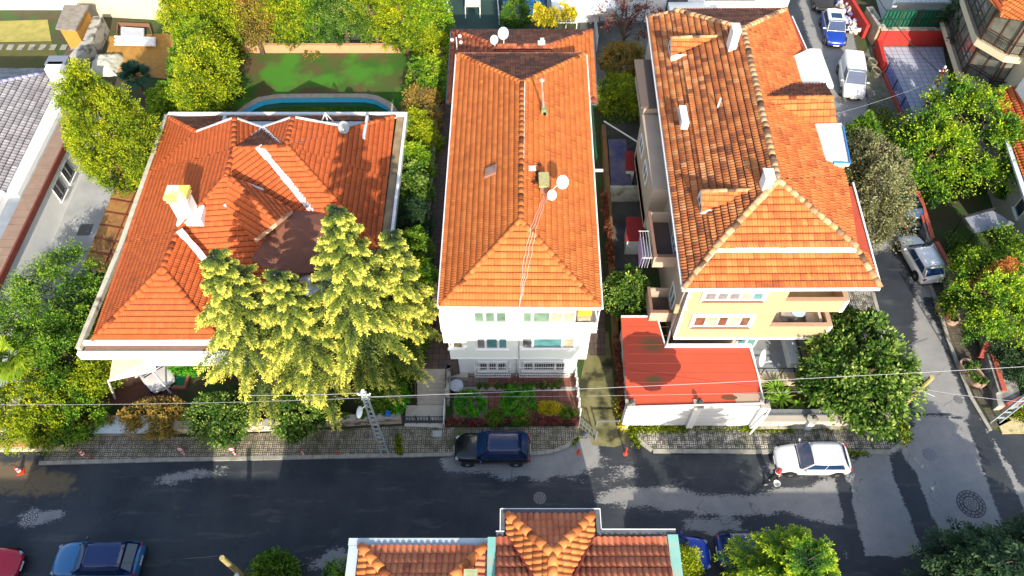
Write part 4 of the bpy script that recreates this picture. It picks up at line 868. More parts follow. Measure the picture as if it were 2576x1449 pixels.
# dark felt cone
cc = V3(-13.1,28.6,0); n8 = 9; ap = V3(-13.3,29.0,6.75); k8 = [V3(cc.x+3.0*cos(2*pi*i/n8+.25), cc.y+2.75*sin(2*pi*i/n8+.25), 5.35) for i in range(n8)]
g = MB()
for i in range(n8): g.add([k8[i],k8[(i+1) % n8],ap], [(0,1,2)])
g.add([p-V3(0,0,.25) for p in k8]+[p for p in k8], [tuple(range(n8))]+[(i,(i+1) % n8,n8+(i+1) % n8,n8+i) for i in range(n8)])
g.build('cone_roof', mat('brown_felt', (0.20,0.075,0.045), .85, (0.15,0.058,0.036), 2.5, bump=.3), lv)
# chimney
c = P(495,505,6.3); c = V3(-19.35,29.4,0); g = MB(); g.box(c.x-.62,c.x+.45,c.y-.35,c.y+.45,5.6,8.2); ch = g.build('chimney', WHITE, lv)
g = MB(); g.box(c.x-.74,c.x+.57,c.y-.47,c.y+.57,8.45,8.66); g.box(c.x-.7,c.x+.53,c.y-.43,c.y+.53,8.2,8.27); g.build('chimney_cap', mat('lichen_white', (0.66,0.62,0.50), .9, (0.62,0.48,0.10), 1.3, contrast=3), ch)
g = MB()
for dx in (-.6,-.1,.35):
    for dy in (-.33,.35): g.box(c.x+dx,c.x+dx+.08,c.y+dy,c.y+dy+.08,8.27,8.45)
g.build('chimney_vent', BROWN, ch); g = MB(); g.prism([(c.x-.75,c.y-.6),(c.x+.9,c.y-.6),(c.x+.9,c.y+.45),(c.x-.75,c.y+.45)], 6.0, lambda x,y: 6.75+(x-c.x)*.3-(c.y-y)*.1); g.build('chimney_flashing', FLASH, ch)
# box gutters and walls
g = MB(); g.prism([(-24.55,21.4),(-24.3,21.4),(-24.05,29),(-24.35,40.5),(-24.6,40.5),(-24.35,29)], 4.25, 4.6); g.build('box_gutter', GUT, lv)
g = MB(); g.box(-24.3,-16.4,21.72,21.95,4.2,4.52); g.build('eave_trim', FLASH, lv)
g = MB(); g.box(-24.2,-13.0,21.35,21.7,4.12,4.3); g.build('front_gutter', BROWN, lv)
g = MB(); g.box(-24.5,-12.6,21.1,21.33,3.75,4.35); g.box(-21.0,-12.6,21.12,21.6,3.0,3.74); g.build('fascia', WHITE, lv)
g = MB(); g.box(-8.18,-7.62,28.4,40.6,4.2,4.38); g.build('east_gutter', mat('brown_stained_gutter', (0.38,0.27,0.14), .8, (0.10,0.07,0.05), 1.0), lv); g = MB(); g.box(-7.60,-7.42,28.4,40.7,4.1,4.62); g.build('parapet', METALW, lv)
g = MB(); g.box(-24.4,-7.6,40.5,40.75,4.2,4.6); g.build('rear_parapet', METALW, lv)
g = MB(); g.prism([(-23.2,24.6),(-17.0,24.6),(-17.0,26.2),(-13,26.2),(-9.0,28.6),(-9.0,39.9),(-23.6,39.9)], 0, 4.4); g.build('wall', WHITE, lv)
g = MB(); g.prism([(-17.2,24.0),(-10.2,24.5),(-10.2,28),(-17.2,28)], 0, 3.9); g.build('front_room', WHITE2, lv)
# carport canopy & struts (glazed)
cp = thing('carport_canopy', 'cream glazed carport canopy on slanting white posts under the villa eave', 'canopy', P(390,960))
a, b, c_, d = P(275,955,2.6), P(392,930,2.6), P(388,895,3.1), P(282,905,3.1); g = MB(); g.add([a,b,c_,d]+[p-V3(0,0,.05) for p in (a,b,c_,d)], [(0,1,2,3),(7,6,5,4),(0,4,5,1),(1,5,6,2),(2,6,7,3),(3,7,4,0)]); g.build('canopy_panel', mat('cream_panel', (0.55,0.50,0.34), .35, (0.38,0.35,0.24), 1.2), cp)
a, b, c_, d = P(282,903,3.12), P(370,898,3.12), P(365,882,3.4), P(300,885,3.4); g = MB(); g.add([a,b,c_,d]+[p-V3(0,0,.05) for p in (a,b,c_,d)], [(0,1,2,3),(7,6,5,4),(0,4,5,1),(1,5,6,2),(2,6,7,3),(3,7,4,0)]); g.build('canopy_panel', MATS['cream_panel'], cp)
for p, q_ in (((382,932,2.62),(430,989,0)),((272,957,2.6),(290,1003,0))): g = MB(); g.beam(P(*p), P(*q_), .09); g.build('post', METALW, cp)
g = MB(); g.beam(P(276,957,2.6), P(393,931,2.6), .10); g.build('front_rail', METALW, cp)
# ---- far left grey roofed house
gh = thing('grey_roofed_house', 'white single storey house with corrugated grey tile roof and brown coping at left', 'house', (-36, 35, 0))
e0, e1, e2 = V3(-34.0,36.0,3.5), V3(-34.3,46.5,3.5), V3(-46,36.0,3.5); rr0 = V3(-39.3,41.5,6.0)
tile_face([[V3(-34,34.0,3.5),V3(-34.3,46.8,3.5),V3(-39.5,41.3,5.9),V3(-39.5,34.0,5.9)]], T_GREY, gh, cs=.26, cl=.38, amp=.06, step=.04)
tile_face([[V3(-34.3,46.8,3.5),V3(-52,46.8,3.5),V3(-52,41.3,5.9),V3(-39.5,41.3,5.9)]], T_GREY, gh, cs=.2, cl=.38, amp=.05)
tile_face([[V3(-39.5,34.0,5.9),V3(-39.5,41.3,5.9),V3(-45.5,41.3,3.4),V3(-45.5,34.0,3.4)]], T_GREY, gh, cs=.26, amp=.06)
caps([(V3(-34.3,46.8,3.5),V3(-39.5,41.3,5.9))], tile_mat('tiles_blue_ridge', [(0.20,0.22,0.42),(0.30,0.30,0.40)]), gh, r=.15)
g = MB(); g.box(-34.6,-33.5,45.0,45.9,3.3,4.9); ch = g.build('chimney', WHITE, gh); g = MB(); g.box(-34.8,-33.3,45.6,46.6,4.5,4.9); g.build('chimney_cap', mat('slate_cap', (0.15,0.17,0.22), .8), ch)
g = MB(); g.box(-45,-33.2,34,46,0,3.45); g.box(-60,-32.4,25,33.95,0,1.2); g.build('wall', WHITE, gh); g = MB(); g.box(-33.9,-33.05,26,46.6,3.0,3.12); g.build('inner_gutter', mat('lead_gutter', (0.17,0.20,0.24), .5, (0.26,0.29,0.33), 1.5), gh)
g = MB(); y = 24.0
while y < 44.5: g.box(-33.02,-31.98,y,y+.60,3.12,3.2); y += .63
g.build('coping', mat('brown_coping', (0.27,0.18,0.125), .5, (0.20,0.135,0.10), 2), gh)
g = MB(); y = 24.0
while y < 44.5: g.box(-31.97,-31.85,y,y+.60,2.75,3.2); y += .63
g.build('coping_face', mat('red_brown_tiles', (0.17,0.035,0.022), .6, (0.12,0.03,0.02), 3), gh)
g = MB(); g.box(-33.0,-32.1,24,44.5,0,3.1); g.build('courtyard_wall', WHITE, gh); g = MB(); g.box(-34.05,-33.92,25.5,34,1.2,3.7); g.box(-60,-34.07,33.96,34.1,1.2,3.7); g.build('parapet', WHITE, gh)
g = MB(); g.box(-60,-34.1,25,33.9,2.0,2.2); g.build('flat_roof', mat('sandy_flat_roof', (0.46,0.38,0.26), .9, (0.30,0.25,0.19), .7), gh)
g = MB(); g.box(-60,-34.07,34.12,34.5,3.3,3.5); g.build('yellow_band', mat('yellow_paint', (0.6,0.36,0.03), .8), gh)
ww = Wall((-32.1,24),(-32.1,44.5))
for y in (25.0,35.6,37.3): window(ww, gh, y-24, y-24+1.15, .9, 2.2, splits=(.5,), gls=[GL_D], bars=mat('black_iron', (0.02,0.02,0.022), .5), sill=PVC)
g = MB(); g.box(-30.6,-29.7,33.2,34.2,.0,.05); tag(g.build('floor_hatch', mat('dark_hatch', (0.08,0.085,0.09), .8)), 'dark square hatch set in the grey courtyard floor', 'hatch')
# ---- tan apartment building
tb = thing('tan_apartment_building', 'tan three storey apartment building with aged tile roof, dormers and corner loggias', 'apartment building', (14.5, 34, 0))
SL, SR = V3(9.09,22.74,8.5), V3(19.49,22.8,8.5); SBL = V3(9.64,46.2,8.5); SBR = V3(19.9,46.2,8.5)
UL, UR = V3(10.84,24.71,9.35), V3(18.4,24.8,9.35); UBL, UBR = V3(11.33,45.6,9.35), V3(19.0,45.7,9.35); K0 = V3(14.37,28.0,11.05); K1 = V3(14.83,41.2,11.05)
kw = dict(cs=.2, cl=.40, amp=.065, step=.075)
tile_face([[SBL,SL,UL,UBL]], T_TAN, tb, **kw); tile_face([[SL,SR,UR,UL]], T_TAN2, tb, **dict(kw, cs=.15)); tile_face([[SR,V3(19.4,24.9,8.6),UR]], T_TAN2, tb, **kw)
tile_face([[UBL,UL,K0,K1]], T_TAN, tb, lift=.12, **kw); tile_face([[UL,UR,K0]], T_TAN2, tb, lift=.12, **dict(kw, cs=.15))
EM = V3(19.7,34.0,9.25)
tile_face([[UR,V3(19.1,29.9,9.3),K0],[V3(19.1,29.9,9.3),V3(19.0,41.3,9.35),K1,K0],[V3(19.0,41.3,9.35),UBR,K1]], T_TAN2, tb, lift=.12, **kw); tile_face([[UBR,UBL,K1]], T_OLD_SHADE, tb, lift=.12, **kw)
under([[SL,SR,V3(19.5,46.2,8.5),SBL]], MATS['roof_timber'], tb, drop=.15); under([[UL,UR,K0],[UBL,UL,K0,K1],[UR,UBR,K1,K0],[UBR,UBL,K1]], MATS['roof_timber'], tb, drop=.02, th=.1)
T_CAP = tile_mat('tiles_cap_pale', [(0.30,0.17,0.10),(0.50,0.26,0.12),(0.58,0.36,0.20),(0.62,0.30,0.12)], sscale=2, st=.6)
caps([(UL,K0),(UR,K0),(K0,K1),(UBL,K1),(UBR,K1)], T_CAP, tb, r=.19, L=.44, lift=.16); caps([(SL,UL)], T_CAP, tb, r=.16, lift=.06); caps([(SR,UR)], T_CAP, tb, r=.18, lift=.08); caps([(SBL,UBL)], T_CAP, tb, r=.16)
strip('mortar_smears', [SL+V3(.5,.55,.28),UL+V3(0,-.1,0)], .22, mat('white_mortar', (0.66,0.60,0.54), .9, (0.55,0.28,0.16), 5, contrast=2), tb, lift=.07)
g = MB(); g.box(10.9,18.35,24.5,24.68,9.3,9.5); g.build('valley_strip', mat('mortar_strip', (0.64,0.48,0.38), .8, (0.74,0.72,0.70), 1.4, contrast=3), tb); g = MB(); g.box(11.9,14.2,24.49,24.67,9.505,9.55); g.box(14.6,18.1,24.49,24.67,9.505,9.55); g.build('white_trim', METALW, tb)
g = MB()
for a, b in ((SL,SR),(SBL,SL)): d = (b-a).normalized(); o = V3(d.y,-d.x,0)*.07; g.beam(a+o-d*.1+V3(0,0,-.06), b+o-d*.002+V3(0,0,-.06), .12, .16)
g.beam(V3(19.1,29.7,9.2),V3(18.45,24.9,9.25),.1,.12); g.beam(V3(19.95,30.2,8.6),V3(19.55,22.9,8.5),.10,.14); g.beam(V3(19.1,41.4,9.2),V3(19.1,45.8,9.2),.08,.1); g.beam(V3(20.0,41.3,8.7),V3(19.75,46,8.7),.08,.1); g.build('gutter', METALW, tb)
g = MB()
k = 0
while k < 46: a = SBL.lerp(SL, k/46); g.beam(a+V3(-.14,0,-.02), a+V3(.12,0,.05), .03); k += 1
g.build('gutter_brackets', METALW, tb)
g = MB(); g.prism([(18.5,25.1),(19.45,23.2),(19.9,30.0),(19.15,29.9)], 8.3, 8.55); g.prism([(19.2,41.4),(20.0,41.2),(19.75,45.9),(19.15,45.9)], 8.4, 8.66); g.build('terrace_strip', mat('red_membrane', (0.42,0.062,0.028), .85, (0.36,0.055,0.026), 1.2), tb)
# walls
fx0 = 9.53; lx0, lx1 = W(1968,770,23.0).x, 18.48
g = MB(); g.prism([(fx0,23.0),(lx0,23.0),(lx0,24.6),(18.3,24.6),(18.8,46),(9.95,46)], 5.8, 8.35); g.build('second_floor_wall', TAN, tb)
g = MB(); lxl = W(1936,820,23.0).x; g.prism([(fx0,23.0),(lxl,23.0),(lxl,24.6),(18.3,24.6),(18.8,46),(9.95,46)], 3.05, 5.798); g.build('first_floor_wall', TAN, tb)
g = MB(); g.prism([(9.9,23.9),(15.2,23.9),(15.2,24.9),(18.2,24.9),(18.6,46),(10.1,46)], 0, 3.048); g.build('ground_floor_wall', TAN_SHADE, tb)
g = MB(); g.prism([(9.515,23.02),(9.53,23.02),(9.94,46),(9.9,46)], 3.1, 8.3); g.build('shaded_side_render', TAN_SHADE, tb)  # sheet in the greyer copy: the side's shade is in its colour
for z0, z1, x0, nm in ((5.86,6.9,lx0,'parapet'),(3.1,4.3,lxl,'parapet')):
    g = MB(); g.box(x0+.003,lx1,23.0,23.2,z0-.05,z1); g.box(lx1-.2,lx1,23.203,24.6,z0-.05,z1); pr = g.build(nm, TAN, tb); g = MB(); g.box(x0,lx1+.03,22.97,23.23,z1+.002,z1+.06); g.box(lx1-.23,lx1+.03,23.232,24.6,z1+.002,z1+.06); g.build('coping', mat('tan_coping', (0.42,0.27,0.18), .8, (0.36,0.23,0.155), 4), pr)
    g = MB(); g.box(x0+.003,lx1-.003,23.205,24.6,z0-.05,z0+.07); g.build('balcony_floor', mat('balcony_tiles', (0.42,0.36,0.28), .8, (0.35,0.30,0.24), 3), tb)
g = MB(); g.box(fx0+.03,lx1,22.9,23.0-.002,2.98,3.1); g.box(fx0,fx0+.03,22.9,24,2.98,3.1); g.build('storey_band', PVC, tb)
g = MB()
for i in range(9):
    z = 3.15+i*.58; g.box(fx0-.02,fx0+(.20 if i % 2 else .12),22.95,23.0-.001,z,z+.29); g.box(fx0-.02,fx0+.08,22.95,22.999,z+.292,z+.578)
for i in range(4): g.box(lx1-.2,lx1+.02,22.95,22.999,3.15+i*.3,3.15+i*.3+.15); g.box(lx1-.2,lx1+.02,22.95,22.999,5.85+i*.28,5.85+i*.28+.14); g.box(lx1-.1,lx1+.02,22.952,22.998,3.3+i*.3,3.45+i*.3); g.box(lx1-.1,lx1+.02,22.952,22.998,5.99+i*.28,6.13+i*.28)
g.build('quoins', PVC, tb)
wt2 = Wall((fx0,23.0),(lx1,23.0))
put(wt2, fx0, 1776, 1916, 735, 754, 23.0, tb, splits=(.21,.41,.61,.81), gls=[GL_GY,GL_GY,GL_GY,GL_C,GL_T], sill=BROWN, surround=PVC)
put(wt2, fx0, 1749, 1881, 795, 820, 23.0, tb, splits=(.22,.42,.61,.81), gls=[GL_BR,GL_C,GL_BR,GL_C,GL_BR], sill=BROWN, surround=PVC)
wgd = Wall((15.0,23.9),(15.2,24.9)); wgf = Wall((9.9,23.9),(15.2,23.9)); window(wgf, tb, 4.0, 5.2, .3, 2.6, splits=(.5,), gls=[GL_T])
g = MB(); g.tube([(9.38,22.95,8.3),(9.45,23.3,7.6),(9.47,23.6,3.0),(9.0,22.3,3.2)], .055, 8); g.build('downpipe', mat('pale_pipe', (0.55,0.52,0.48), .5), tb); g = MB(); g.box(9.2,9.5,23.3,23.45,5.2,5.9); g.build('meter_box', TAN, tb)
# ground loggia terrace at the corner
g = MB(); g.prism([(14.3,21.4),(18.3,21.4),(18.3,24.9),(14.3,24.9)], 0, .45); g.build('terrace_plinth', mat('rough_plinth', (0.45,0.38,0.28), .95, (0.38,0.32,0.24), 6), tb); g = MB(); g.box(14.4,17.6,22.1,24.85,.452,.50); g.build('terrace_floor', mat('blue_grey_floor', (0.22,0.25,0.28), .7, (0.18,0.2,0.23), 2), tb)
g = MB(); g.box(16.9,17.5,22.3,24.8,.502,1.2); g.build('low_wall', WHITE2, tb)
g = MB()
for a, b in (((14.4,21.9,1.3),(17.6,21.9,1.3)),((17.6,21.9,1.3),(17.6,24.8,1.3)),((17.6,21.9,.5),(17.6,21.9,1.3)),((15.2,21.9,.5),(15.2,21.9,1.3)),((16.4,21.9,.5),(16.4,21.9,1.3)),((17.6,23.4,.5),(17.6,23.4,1.3)),((17.3,21.9,.5),(17.3,24.8,.9))): g.beam(a, b, .05)
g.build('railing', mat('black_iron', (0.02,0.02,0.022), .5), tb)
# balconies on the west side, with brown tops
for (y0, y1, x0, z, nm) in ((26.2,29.6,8.2,5.7,'a'),(24.2,26.0,8.2,2.9,'b'),(31.5,37.5,8.6,3.0,'c')):
    g = MB(); g.box(x0,9.6,y0,y1,z,z+.15); g.box(x0,x0+.12,y0,y1,z+.152,z+1.0); g.box(x0+.122,9.6,y0,y0+.12,z+.152,z+1.0); g.box(x0+.122,9.6,y1-.12,y1,z+.152,z+1.0); bk = g.build('balcony', TAN_SHADE, tb)
    g = MB(); g.box(x0-.03,x0+.15,y0-.03,y1+.03,z+1.002,z+1.06); g.box(x0+.152,9.55,y0-.03,y0+.15,z+1.002,z+1.06); g.build('coping', BROWN, bk); g = MB(); g.box(x0+.13,9.52,y0+.13,y1-.13,z+.155,z+.18); g.build('balcony_floor', mat('dark_boards', (0.09,0.06,0.05), .8), bk)
g = MB(); g.box(8.7,9.7,38.0,42.5,6.0,7.4); g.build('bay', TAN_SHADE, tb); g = MB(); g.box(8.45,9.7,37.9,42.7,7.42,7.6); g.build('bay_roof', mat('brown_slate', (0.10,0.075,0.065), .8), tb)
g = MB(); g.box(8.6,9.75,31.2,37.8,3.2,7.0); g.build('side_bay', TAN_SHADE, tb)
wss = Wall((8.6,37.8),(8.6,31.2))
for u in (1,3.4): window(wss, tb, u, u+1.3, 5.2, 6.3, splits=(.5,), gls=[GL_GY])
for y in (26.8,24.4): ws2 = Wall((9.55,y+1.4),(9.54,y)); window(ws2, tb, .1, 1.3, 6.0 if y > 25 else 3.6, 7.6 if y > 25 else 5.0, splits=(.5,), gls=[GL_T])
# dormers on the west slope
def dormer(cx, cy, z0, wd, L, parent, m1, m2):
    x0, x1 = cx, cx+L; y0, y1 = cy-wd/2, cy+wd/2; zr = z0+1.05; a = V3(x0,y0,z0+.34); b = V3(x0,y1,z0+.34); r = V3(x0,cy,zr); rb = V3(x1,cy,zr+.12)
    tile_face([[a+V3(-.15,-.15,-.08),r+V3(-.15,0,0),rb]], m1, parent, 'dormer_roof', cs=.13, cl=.33, amp=.025); tile_face([[r+V3(-.15,0,0),b+V3(-.15,.15,-.08),rb]], m2, parent, 'dormer_roof', cs=.15)
    caps([(r+V3(-.2,0,0),rb)], T_CAP, parent, 'dormer_ridge', r=.12)
    g = MB(); g.add([V3(x0,y0,z0-.3),V3(x0,y1,z0-.3),b,r,a,V3(x0+L*.4,y0,z0+.3),V3(x0+L*.4,y1,z0+.3),V3(x0+L*.4,y0,z0-.1),V3(x0+L*.4,y1,z0-.1)], [(0,1,2,3,4),(0,4,5,7),(1,8,6,2)])
    dm = g.build('dormer_wall', WHITE, parent); w_ = Wall((x0,y1),(x0,y0)); window(w_, dm, .1, wd-.1, z0-.2, z0+.32, splits=(.5,), gls=[GL_D], name='dormer_window')
dormer(10.5,41.3,9.35,1.5,3.0,tb,T_TAN2,T_OLD_SHADE); dormer(10.55,27.9,9.35,1.4,3.0,tb,T_TAN2,T_OLD_SHADE)
for (px, py, z, wx, wy, h_, nm) in ((1852,72,11.2,.22,.40,1.0,'a'),(1935,440,11.0,.22,.34,.75,'b')):
    c = P(px, py, z+h_); g = MB(); g.box(c.x-wx,c.x+wx,c.y-wy,c.y+wy,z-.5,z+h_); ch = g.build('chimney', WHITE, tb); g = MB(); g.box(c.x-wx-.06,c.x+wx+.06,c.y-wy-.06,c.y+wy+.06,z+h_+.002,z+h_+.1); g.build('chimney_cap', mat('pale_cap', (0.66,0.66,0.64), .9, (0.4,0.4,0.38), 3), ch)
c = P(1719,295,9.9); g = MB(); g.cbox((c.x,c.y,9.9), .42,1.5,.55); ch = g.build('vent_housing', METALW, tb); g = MB(); g.cbox((c.x-.22,c.y+.1,9.9), .05,.9,.4); g.build('vent_grille', mat('grey_grille', (0.3,0.3,0.3), .6), ch)
c = P(1805,270,10.2); g = MB(); g.tube([(c.x,c.y,9.9),(c.x+.03,c.y,10.9)], .05, 8); g.build('vent_pipe', PVC, tb)
# white canopies and the cross gable on the east slope
g = MB(); cpts = [P(1950,161,9.9),P(2037,122,9.9),P(2064,123,9.9),P(2098,216,9.9),P(1969,220,9.9)]; g.prism([(p.x,p.y) for p in cpts], 9.7, 9.9); g.build('balcony_canopy', mat('white_membrane', (0.68,0.66,0.63), .8, (0.60,0.58,0.55), .8), tb)
g = MB(); cpts = [P(1999,312,9.9),P(2117,309,9.9),P(2121,320,9.9),P(2139,411,9.9),P(2113,411,9.9),P(2084,402,9.9),P(2012,372,9.9)]; g.prism([(p.x,p.y) for p in cpts], 9.65, 9.9); cn = g.build('balcony_canopy', mat('dirty_membrane', (0.66,0.65,0.63), .8, (0.44,0.43,0.42), 1.0, contrast=1.2, col3=(0.25,0.10,0.04), s3=1.1, t3=.69), tb)
g = MB(); g.tube([P(2121,318,9.95),P(2139,411,9.95),P(2100,408,9.95),P(2085,425,9.0)], .05, 6); g.build('blue_pipe', mat('blue_pipe', (0.02,0.20,0.60), .4), cn)
X0, X1 = P(1921,252,10.8), P(2092,250,10.8); tile_face([[X0,X1,P(2074,221,9.9),P(1969,221,9.95)]], T_OLD_SHADE, tb, lift=.2, **kw); tile_face([[X0,X1,P(2100,308,9.75),P(1999,310,9.85)]], T_TAN2, tb, lift=.2, **dict(kw, cs=.2, amp=.05)); caps([(X0,X1)], T_TAN2, tb, r=.14, lift=.2)
g = MB(); g.prism([(16.5,34.0),(19.6,34.0),(19.5,37.2),(16.5,37.2)], 5.9, 9.6); g.prism([(17,30.5),(19.2,30.5),(19.7,33.6),(17,33.6)], 3, 9.6); g.prism([(17,37.3),(19.8,37.3),(18.9,41),(17,41)], 3, 9.6); g.build('east_bays', TAN, tb)
# ---- garage with red roof
gr = thing('garage', 'low double garage with stained red membrane roof and pale doors', 'garage', (10, 19, 0))
RM = bpy.data.materials
def stain_mat():
    m = mat('red_roof_membrane', (0.47,0.070,0.030), .8, (0.40,0.058,0.026), 1.0, bump=.2, bscale=4)
    if 'done' in m: return m
    n = m.node_tree.nodes; l = m.node_tree.links; b = n['Principled BSDF']; src = b.inputs['Base Color'].links[0].from_socket
    tc = n.new('ShaderNodeTexCoord'); nz = n.new('ShaderNodeTexNoise'); nz.inputs['Scale'].default_value = 1.1; nz.inputs['Detail'].default_value = 4; l.new(tc.outputs['Object'], nz.inputs['Vector'])
    base = base_of(gr)
    for px, py, rx, ry, col, amt, wd in ((1632,905,1.75,1.9,(0.12,0.010,0.005),.95,.03),(1640,868,1.0,.75,(0.045,0.025,0.008),.95,.7),(1645,955,.7,.35,(0.035,0.028,0.008),.95,.6)):
        c = P(px, py, 3)-base; mp = n.new('ShaderNodeMapping'); mp.vector_type = 'POINT'; mp.inputs['Location'].default_value = (-c.x/rx, -c.y/ry, 0); mp.inputs['Scale'].default_value = (1/rx, 1/ry, 0)
        l.new(tc.outputs['Object'], mp.inputs[0]); ln = n.new('ShaderNodeVectorMath'); ln.operation = 'LENGTH'; l.new(mp.outputs[0], ln.inputs[0])
        ad = n.new('ShaderNodeMath'); ad.operation = 'MULTIPLY_ADD'; l.new(nz.outputs[0], ad.inputs[0]); ad.inputs[1].default_value = .5; l.new(ln.outputs['Value'], ad.inputs[2])
        mr = n.new('ShaderNodeMapRange'); mr.inputs[1].default_value = 1.25+.0; mr.inputs[2].default_value = 1.25-wd; mr.inputs[3].default_value = 0; mr.inputs[4].default_value = amt; l.new(ad.outputs[0], mr.inputs[0])
        mx = n.new('ShaderNodeMix'); mx.data_type = 'RGBA'; l.new(mr.outputs[0], mx.inputs[0]); l.new(src, mx.inputs[6]); mx.inputs[7].default_value = (*col, 1); src = mx.outputs[2]
    l.new(src, b.inputs['Base Color']); m['done'] = 1; return m
gp_ = [P(1562,797,3),P(1652,797,3),P(1672,868,3),P(1888,868,3),P(1922,1016,3),P(1578,1025,3)]
g = MB(); g.prism([(p.x,p.y) for p in gp_], 2.86, 3.0); g.build('roof', stain_mat(), gr)
g = MB(); a, b = P(1849,990,3.01), P(1918,990,3.01); g.prism([(a.x,18.55),(b.x+.05,18.6),(b.x,a.y),(a.x-.1,a.y)], 3.004, 3.012); g.build('roof_patch', mat('taupe_patch', (0.36,0.26,0.20), .85, (0.32,0.23,0.175), 1.5), gr)
g = MB(); q = P(1835,1000,3.02); g.lathe([(.45,0),(.45,.008)], (q.x,q.y+.0,3.013), 20, Matrix.Diagonal((1,.33,1,1))); g.build('stain', mat('brown_stain', (0.12,0.04,0.02), .9), gr)
g = MB(); ed = gp_
for i in (0,1,2,3,4): a, b = ed[i], ed[(i+1) % 6]; g.beam(a+V3(0,0,.05), b+V3(0,0,.05), .08, .10)
g.build('edge_trim', METALW, gr)
for a, b in (((1707,960),(1712,1008)),((1672,868),(1888,868))): pass
g = MB(); g.beam(P(1672,872,3.06), P(1886,872,3.06), .10, .09); g.beam(P(1885,870,3.06), P(1912,960,3.06), .07, .07); g.build('roof_pipe', METALW, gr)
rng_ = random.Random(5)
g = MB()
for i in range(9): yy = 18.8+i*.62; g.box(6.75,13.9,yy,yy+.02,3.0,3.006)
g.build('roof_seam', mat('seam_dark', (0.30,0.045,0.02), .9), gr)
g = MB(); g.prism([(6.6,18.9),(13.9,18.9),(13.95,22.3),(9.0,22.3),(8.85,24.3),(6.7,24.3)], 0, 2.85); g.build('wall', WHITE2, gr)
dx = [P(1590,1072,0).x, P(1722,1070,0).x, P(1738,1070,0).x, P(1880,1066,0).x]
for a, b in ((6.85,10.2),(10.62,13.95)):
    g = MB(); g.box(a,b,18.70,18.80,.12,2.45); dr = g.build('garage_door', mat('door_white', (0.70,0.71,0.72), .5, (0.64,0.65,0.67), 1), gr)
    g = MB()
    for i in range(1,5): g.box(a+.03,b-.03,18.69,18.699,.12+i*.47,.13+i*.47)
    g.build('door_groove', mat('groove_grey', (0.42,0.43,0.45), .7), dr)
    m_ = (a+b)/2-.1; g = MB(); g.box(m_-.14,m_+.14,18.675,18.698,1.15,1.35); pl = g.build('door_sign', mat('sign_white', (0.8,0.8,0.8), .5), dr); g = MB(); g.box(m_-.09,m_-.02,18.668,18.674,1.18,1.32); g.box(m_+.02,m_+.10,18.668,18.674,1.22,1.28); g.build('sign_mark', DARKG, pl)
g = MB(); g.box(6.6,14.1,18.62,18.88,2.5,2.84); g.build('lintel', WHITE, gr)
for x in (6.6,10.41,14.12):
    g = MB(); g.box(x-.19,x+.19,18.5,18.9,0,2.95); pl = g.build('gate_pillar', WHITE, gr); g = MB(); g.box(x-.26,x+.26,18.42,18.96,2.952,3.08); g.build('pillar_cap', CONCW, pl)
    g = MB(); g.lathe([(.05,0),(.07,.06),(.02,.08),(.03,.14),(.11,.18),(.13,.34),(.06,.44),(.01,.5)], (x,18.7,3.08), 8); g.build('lantern', mat('black_iron', (0.02,0.02,0.022), .5), pl)
g = MB(); g.tube([(14.3,18.75,3.0),(14.5,18.6,2.6),(14.3,18.3,2.3),(13.95,18.2,.1)], .06, 8); g.build('downpipe', PVC, gr)
# ---- foreground roofs at the bottom edge
bh = thing('street_house', 'tall house at the bottom edge with large roman clay tiles and turquoise gutters', 'house', (0, 4, 0))
kb = dict(cs=.235, cl=.42, amp=.075, step=.05, grp=1, samples=8)
z0 = 12.0; ex0, ex1 = -5.95, -.95
# west block
a, b, c, d = V3(-5.75,8.3,z0), V3(-1.05,8.3,z0), V3(-3.1,5.6,13.3), V3(-3.4,5.6,13.3)
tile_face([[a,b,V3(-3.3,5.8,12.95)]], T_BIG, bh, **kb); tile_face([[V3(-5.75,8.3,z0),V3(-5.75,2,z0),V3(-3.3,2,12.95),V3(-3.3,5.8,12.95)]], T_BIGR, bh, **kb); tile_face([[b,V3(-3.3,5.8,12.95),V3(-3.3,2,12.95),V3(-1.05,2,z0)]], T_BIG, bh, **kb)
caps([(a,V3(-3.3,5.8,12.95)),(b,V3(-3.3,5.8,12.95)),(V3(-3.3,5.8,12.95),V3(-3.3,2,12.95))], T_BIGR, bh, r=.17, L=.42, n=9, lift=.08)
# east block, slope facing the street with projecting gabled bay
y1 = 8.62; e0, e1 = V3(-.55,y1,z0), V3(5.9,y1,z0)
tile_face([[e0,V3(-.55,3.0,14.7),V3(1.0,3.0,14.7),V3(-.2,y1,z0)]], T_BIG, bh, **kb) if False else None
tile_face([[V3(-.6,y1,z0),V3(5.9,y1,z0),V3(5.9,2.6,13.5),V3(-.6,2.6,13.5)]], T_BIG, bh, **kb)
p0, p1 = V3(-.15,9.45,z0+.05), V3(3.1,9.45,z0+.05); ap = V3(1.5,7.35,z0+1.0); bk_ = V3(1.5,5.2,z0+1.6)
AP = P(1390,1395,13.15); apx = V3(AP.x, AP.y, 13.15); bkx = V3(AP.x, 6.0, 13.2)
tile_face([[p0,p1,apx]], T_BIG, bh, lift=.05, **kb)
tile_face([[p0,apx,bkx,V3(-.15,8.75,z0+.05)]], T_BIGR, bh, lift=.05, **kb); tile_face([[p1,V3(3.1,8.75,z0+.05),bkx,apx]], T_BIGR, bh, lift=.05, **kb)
caps([(p0,apx),(p1,apx),(apx,bkx)], T_BIGR, bh, r=.17, L=.42, n=9, lift=.12)
strip('valley_flashing', [V3(-.2,8.7,z0+.05),V3(1.35,6.0,13.15)], .07, mat('dark_red_valley', (0.20,0.02,0.015), .6), bh, lift=.12); strip('valley_flashing', [V3(3.15,8.7,z0+.05),V3(1.75,6.0,13.15)], .07, MATS['dark_red_valley'], bh, lift=.12)
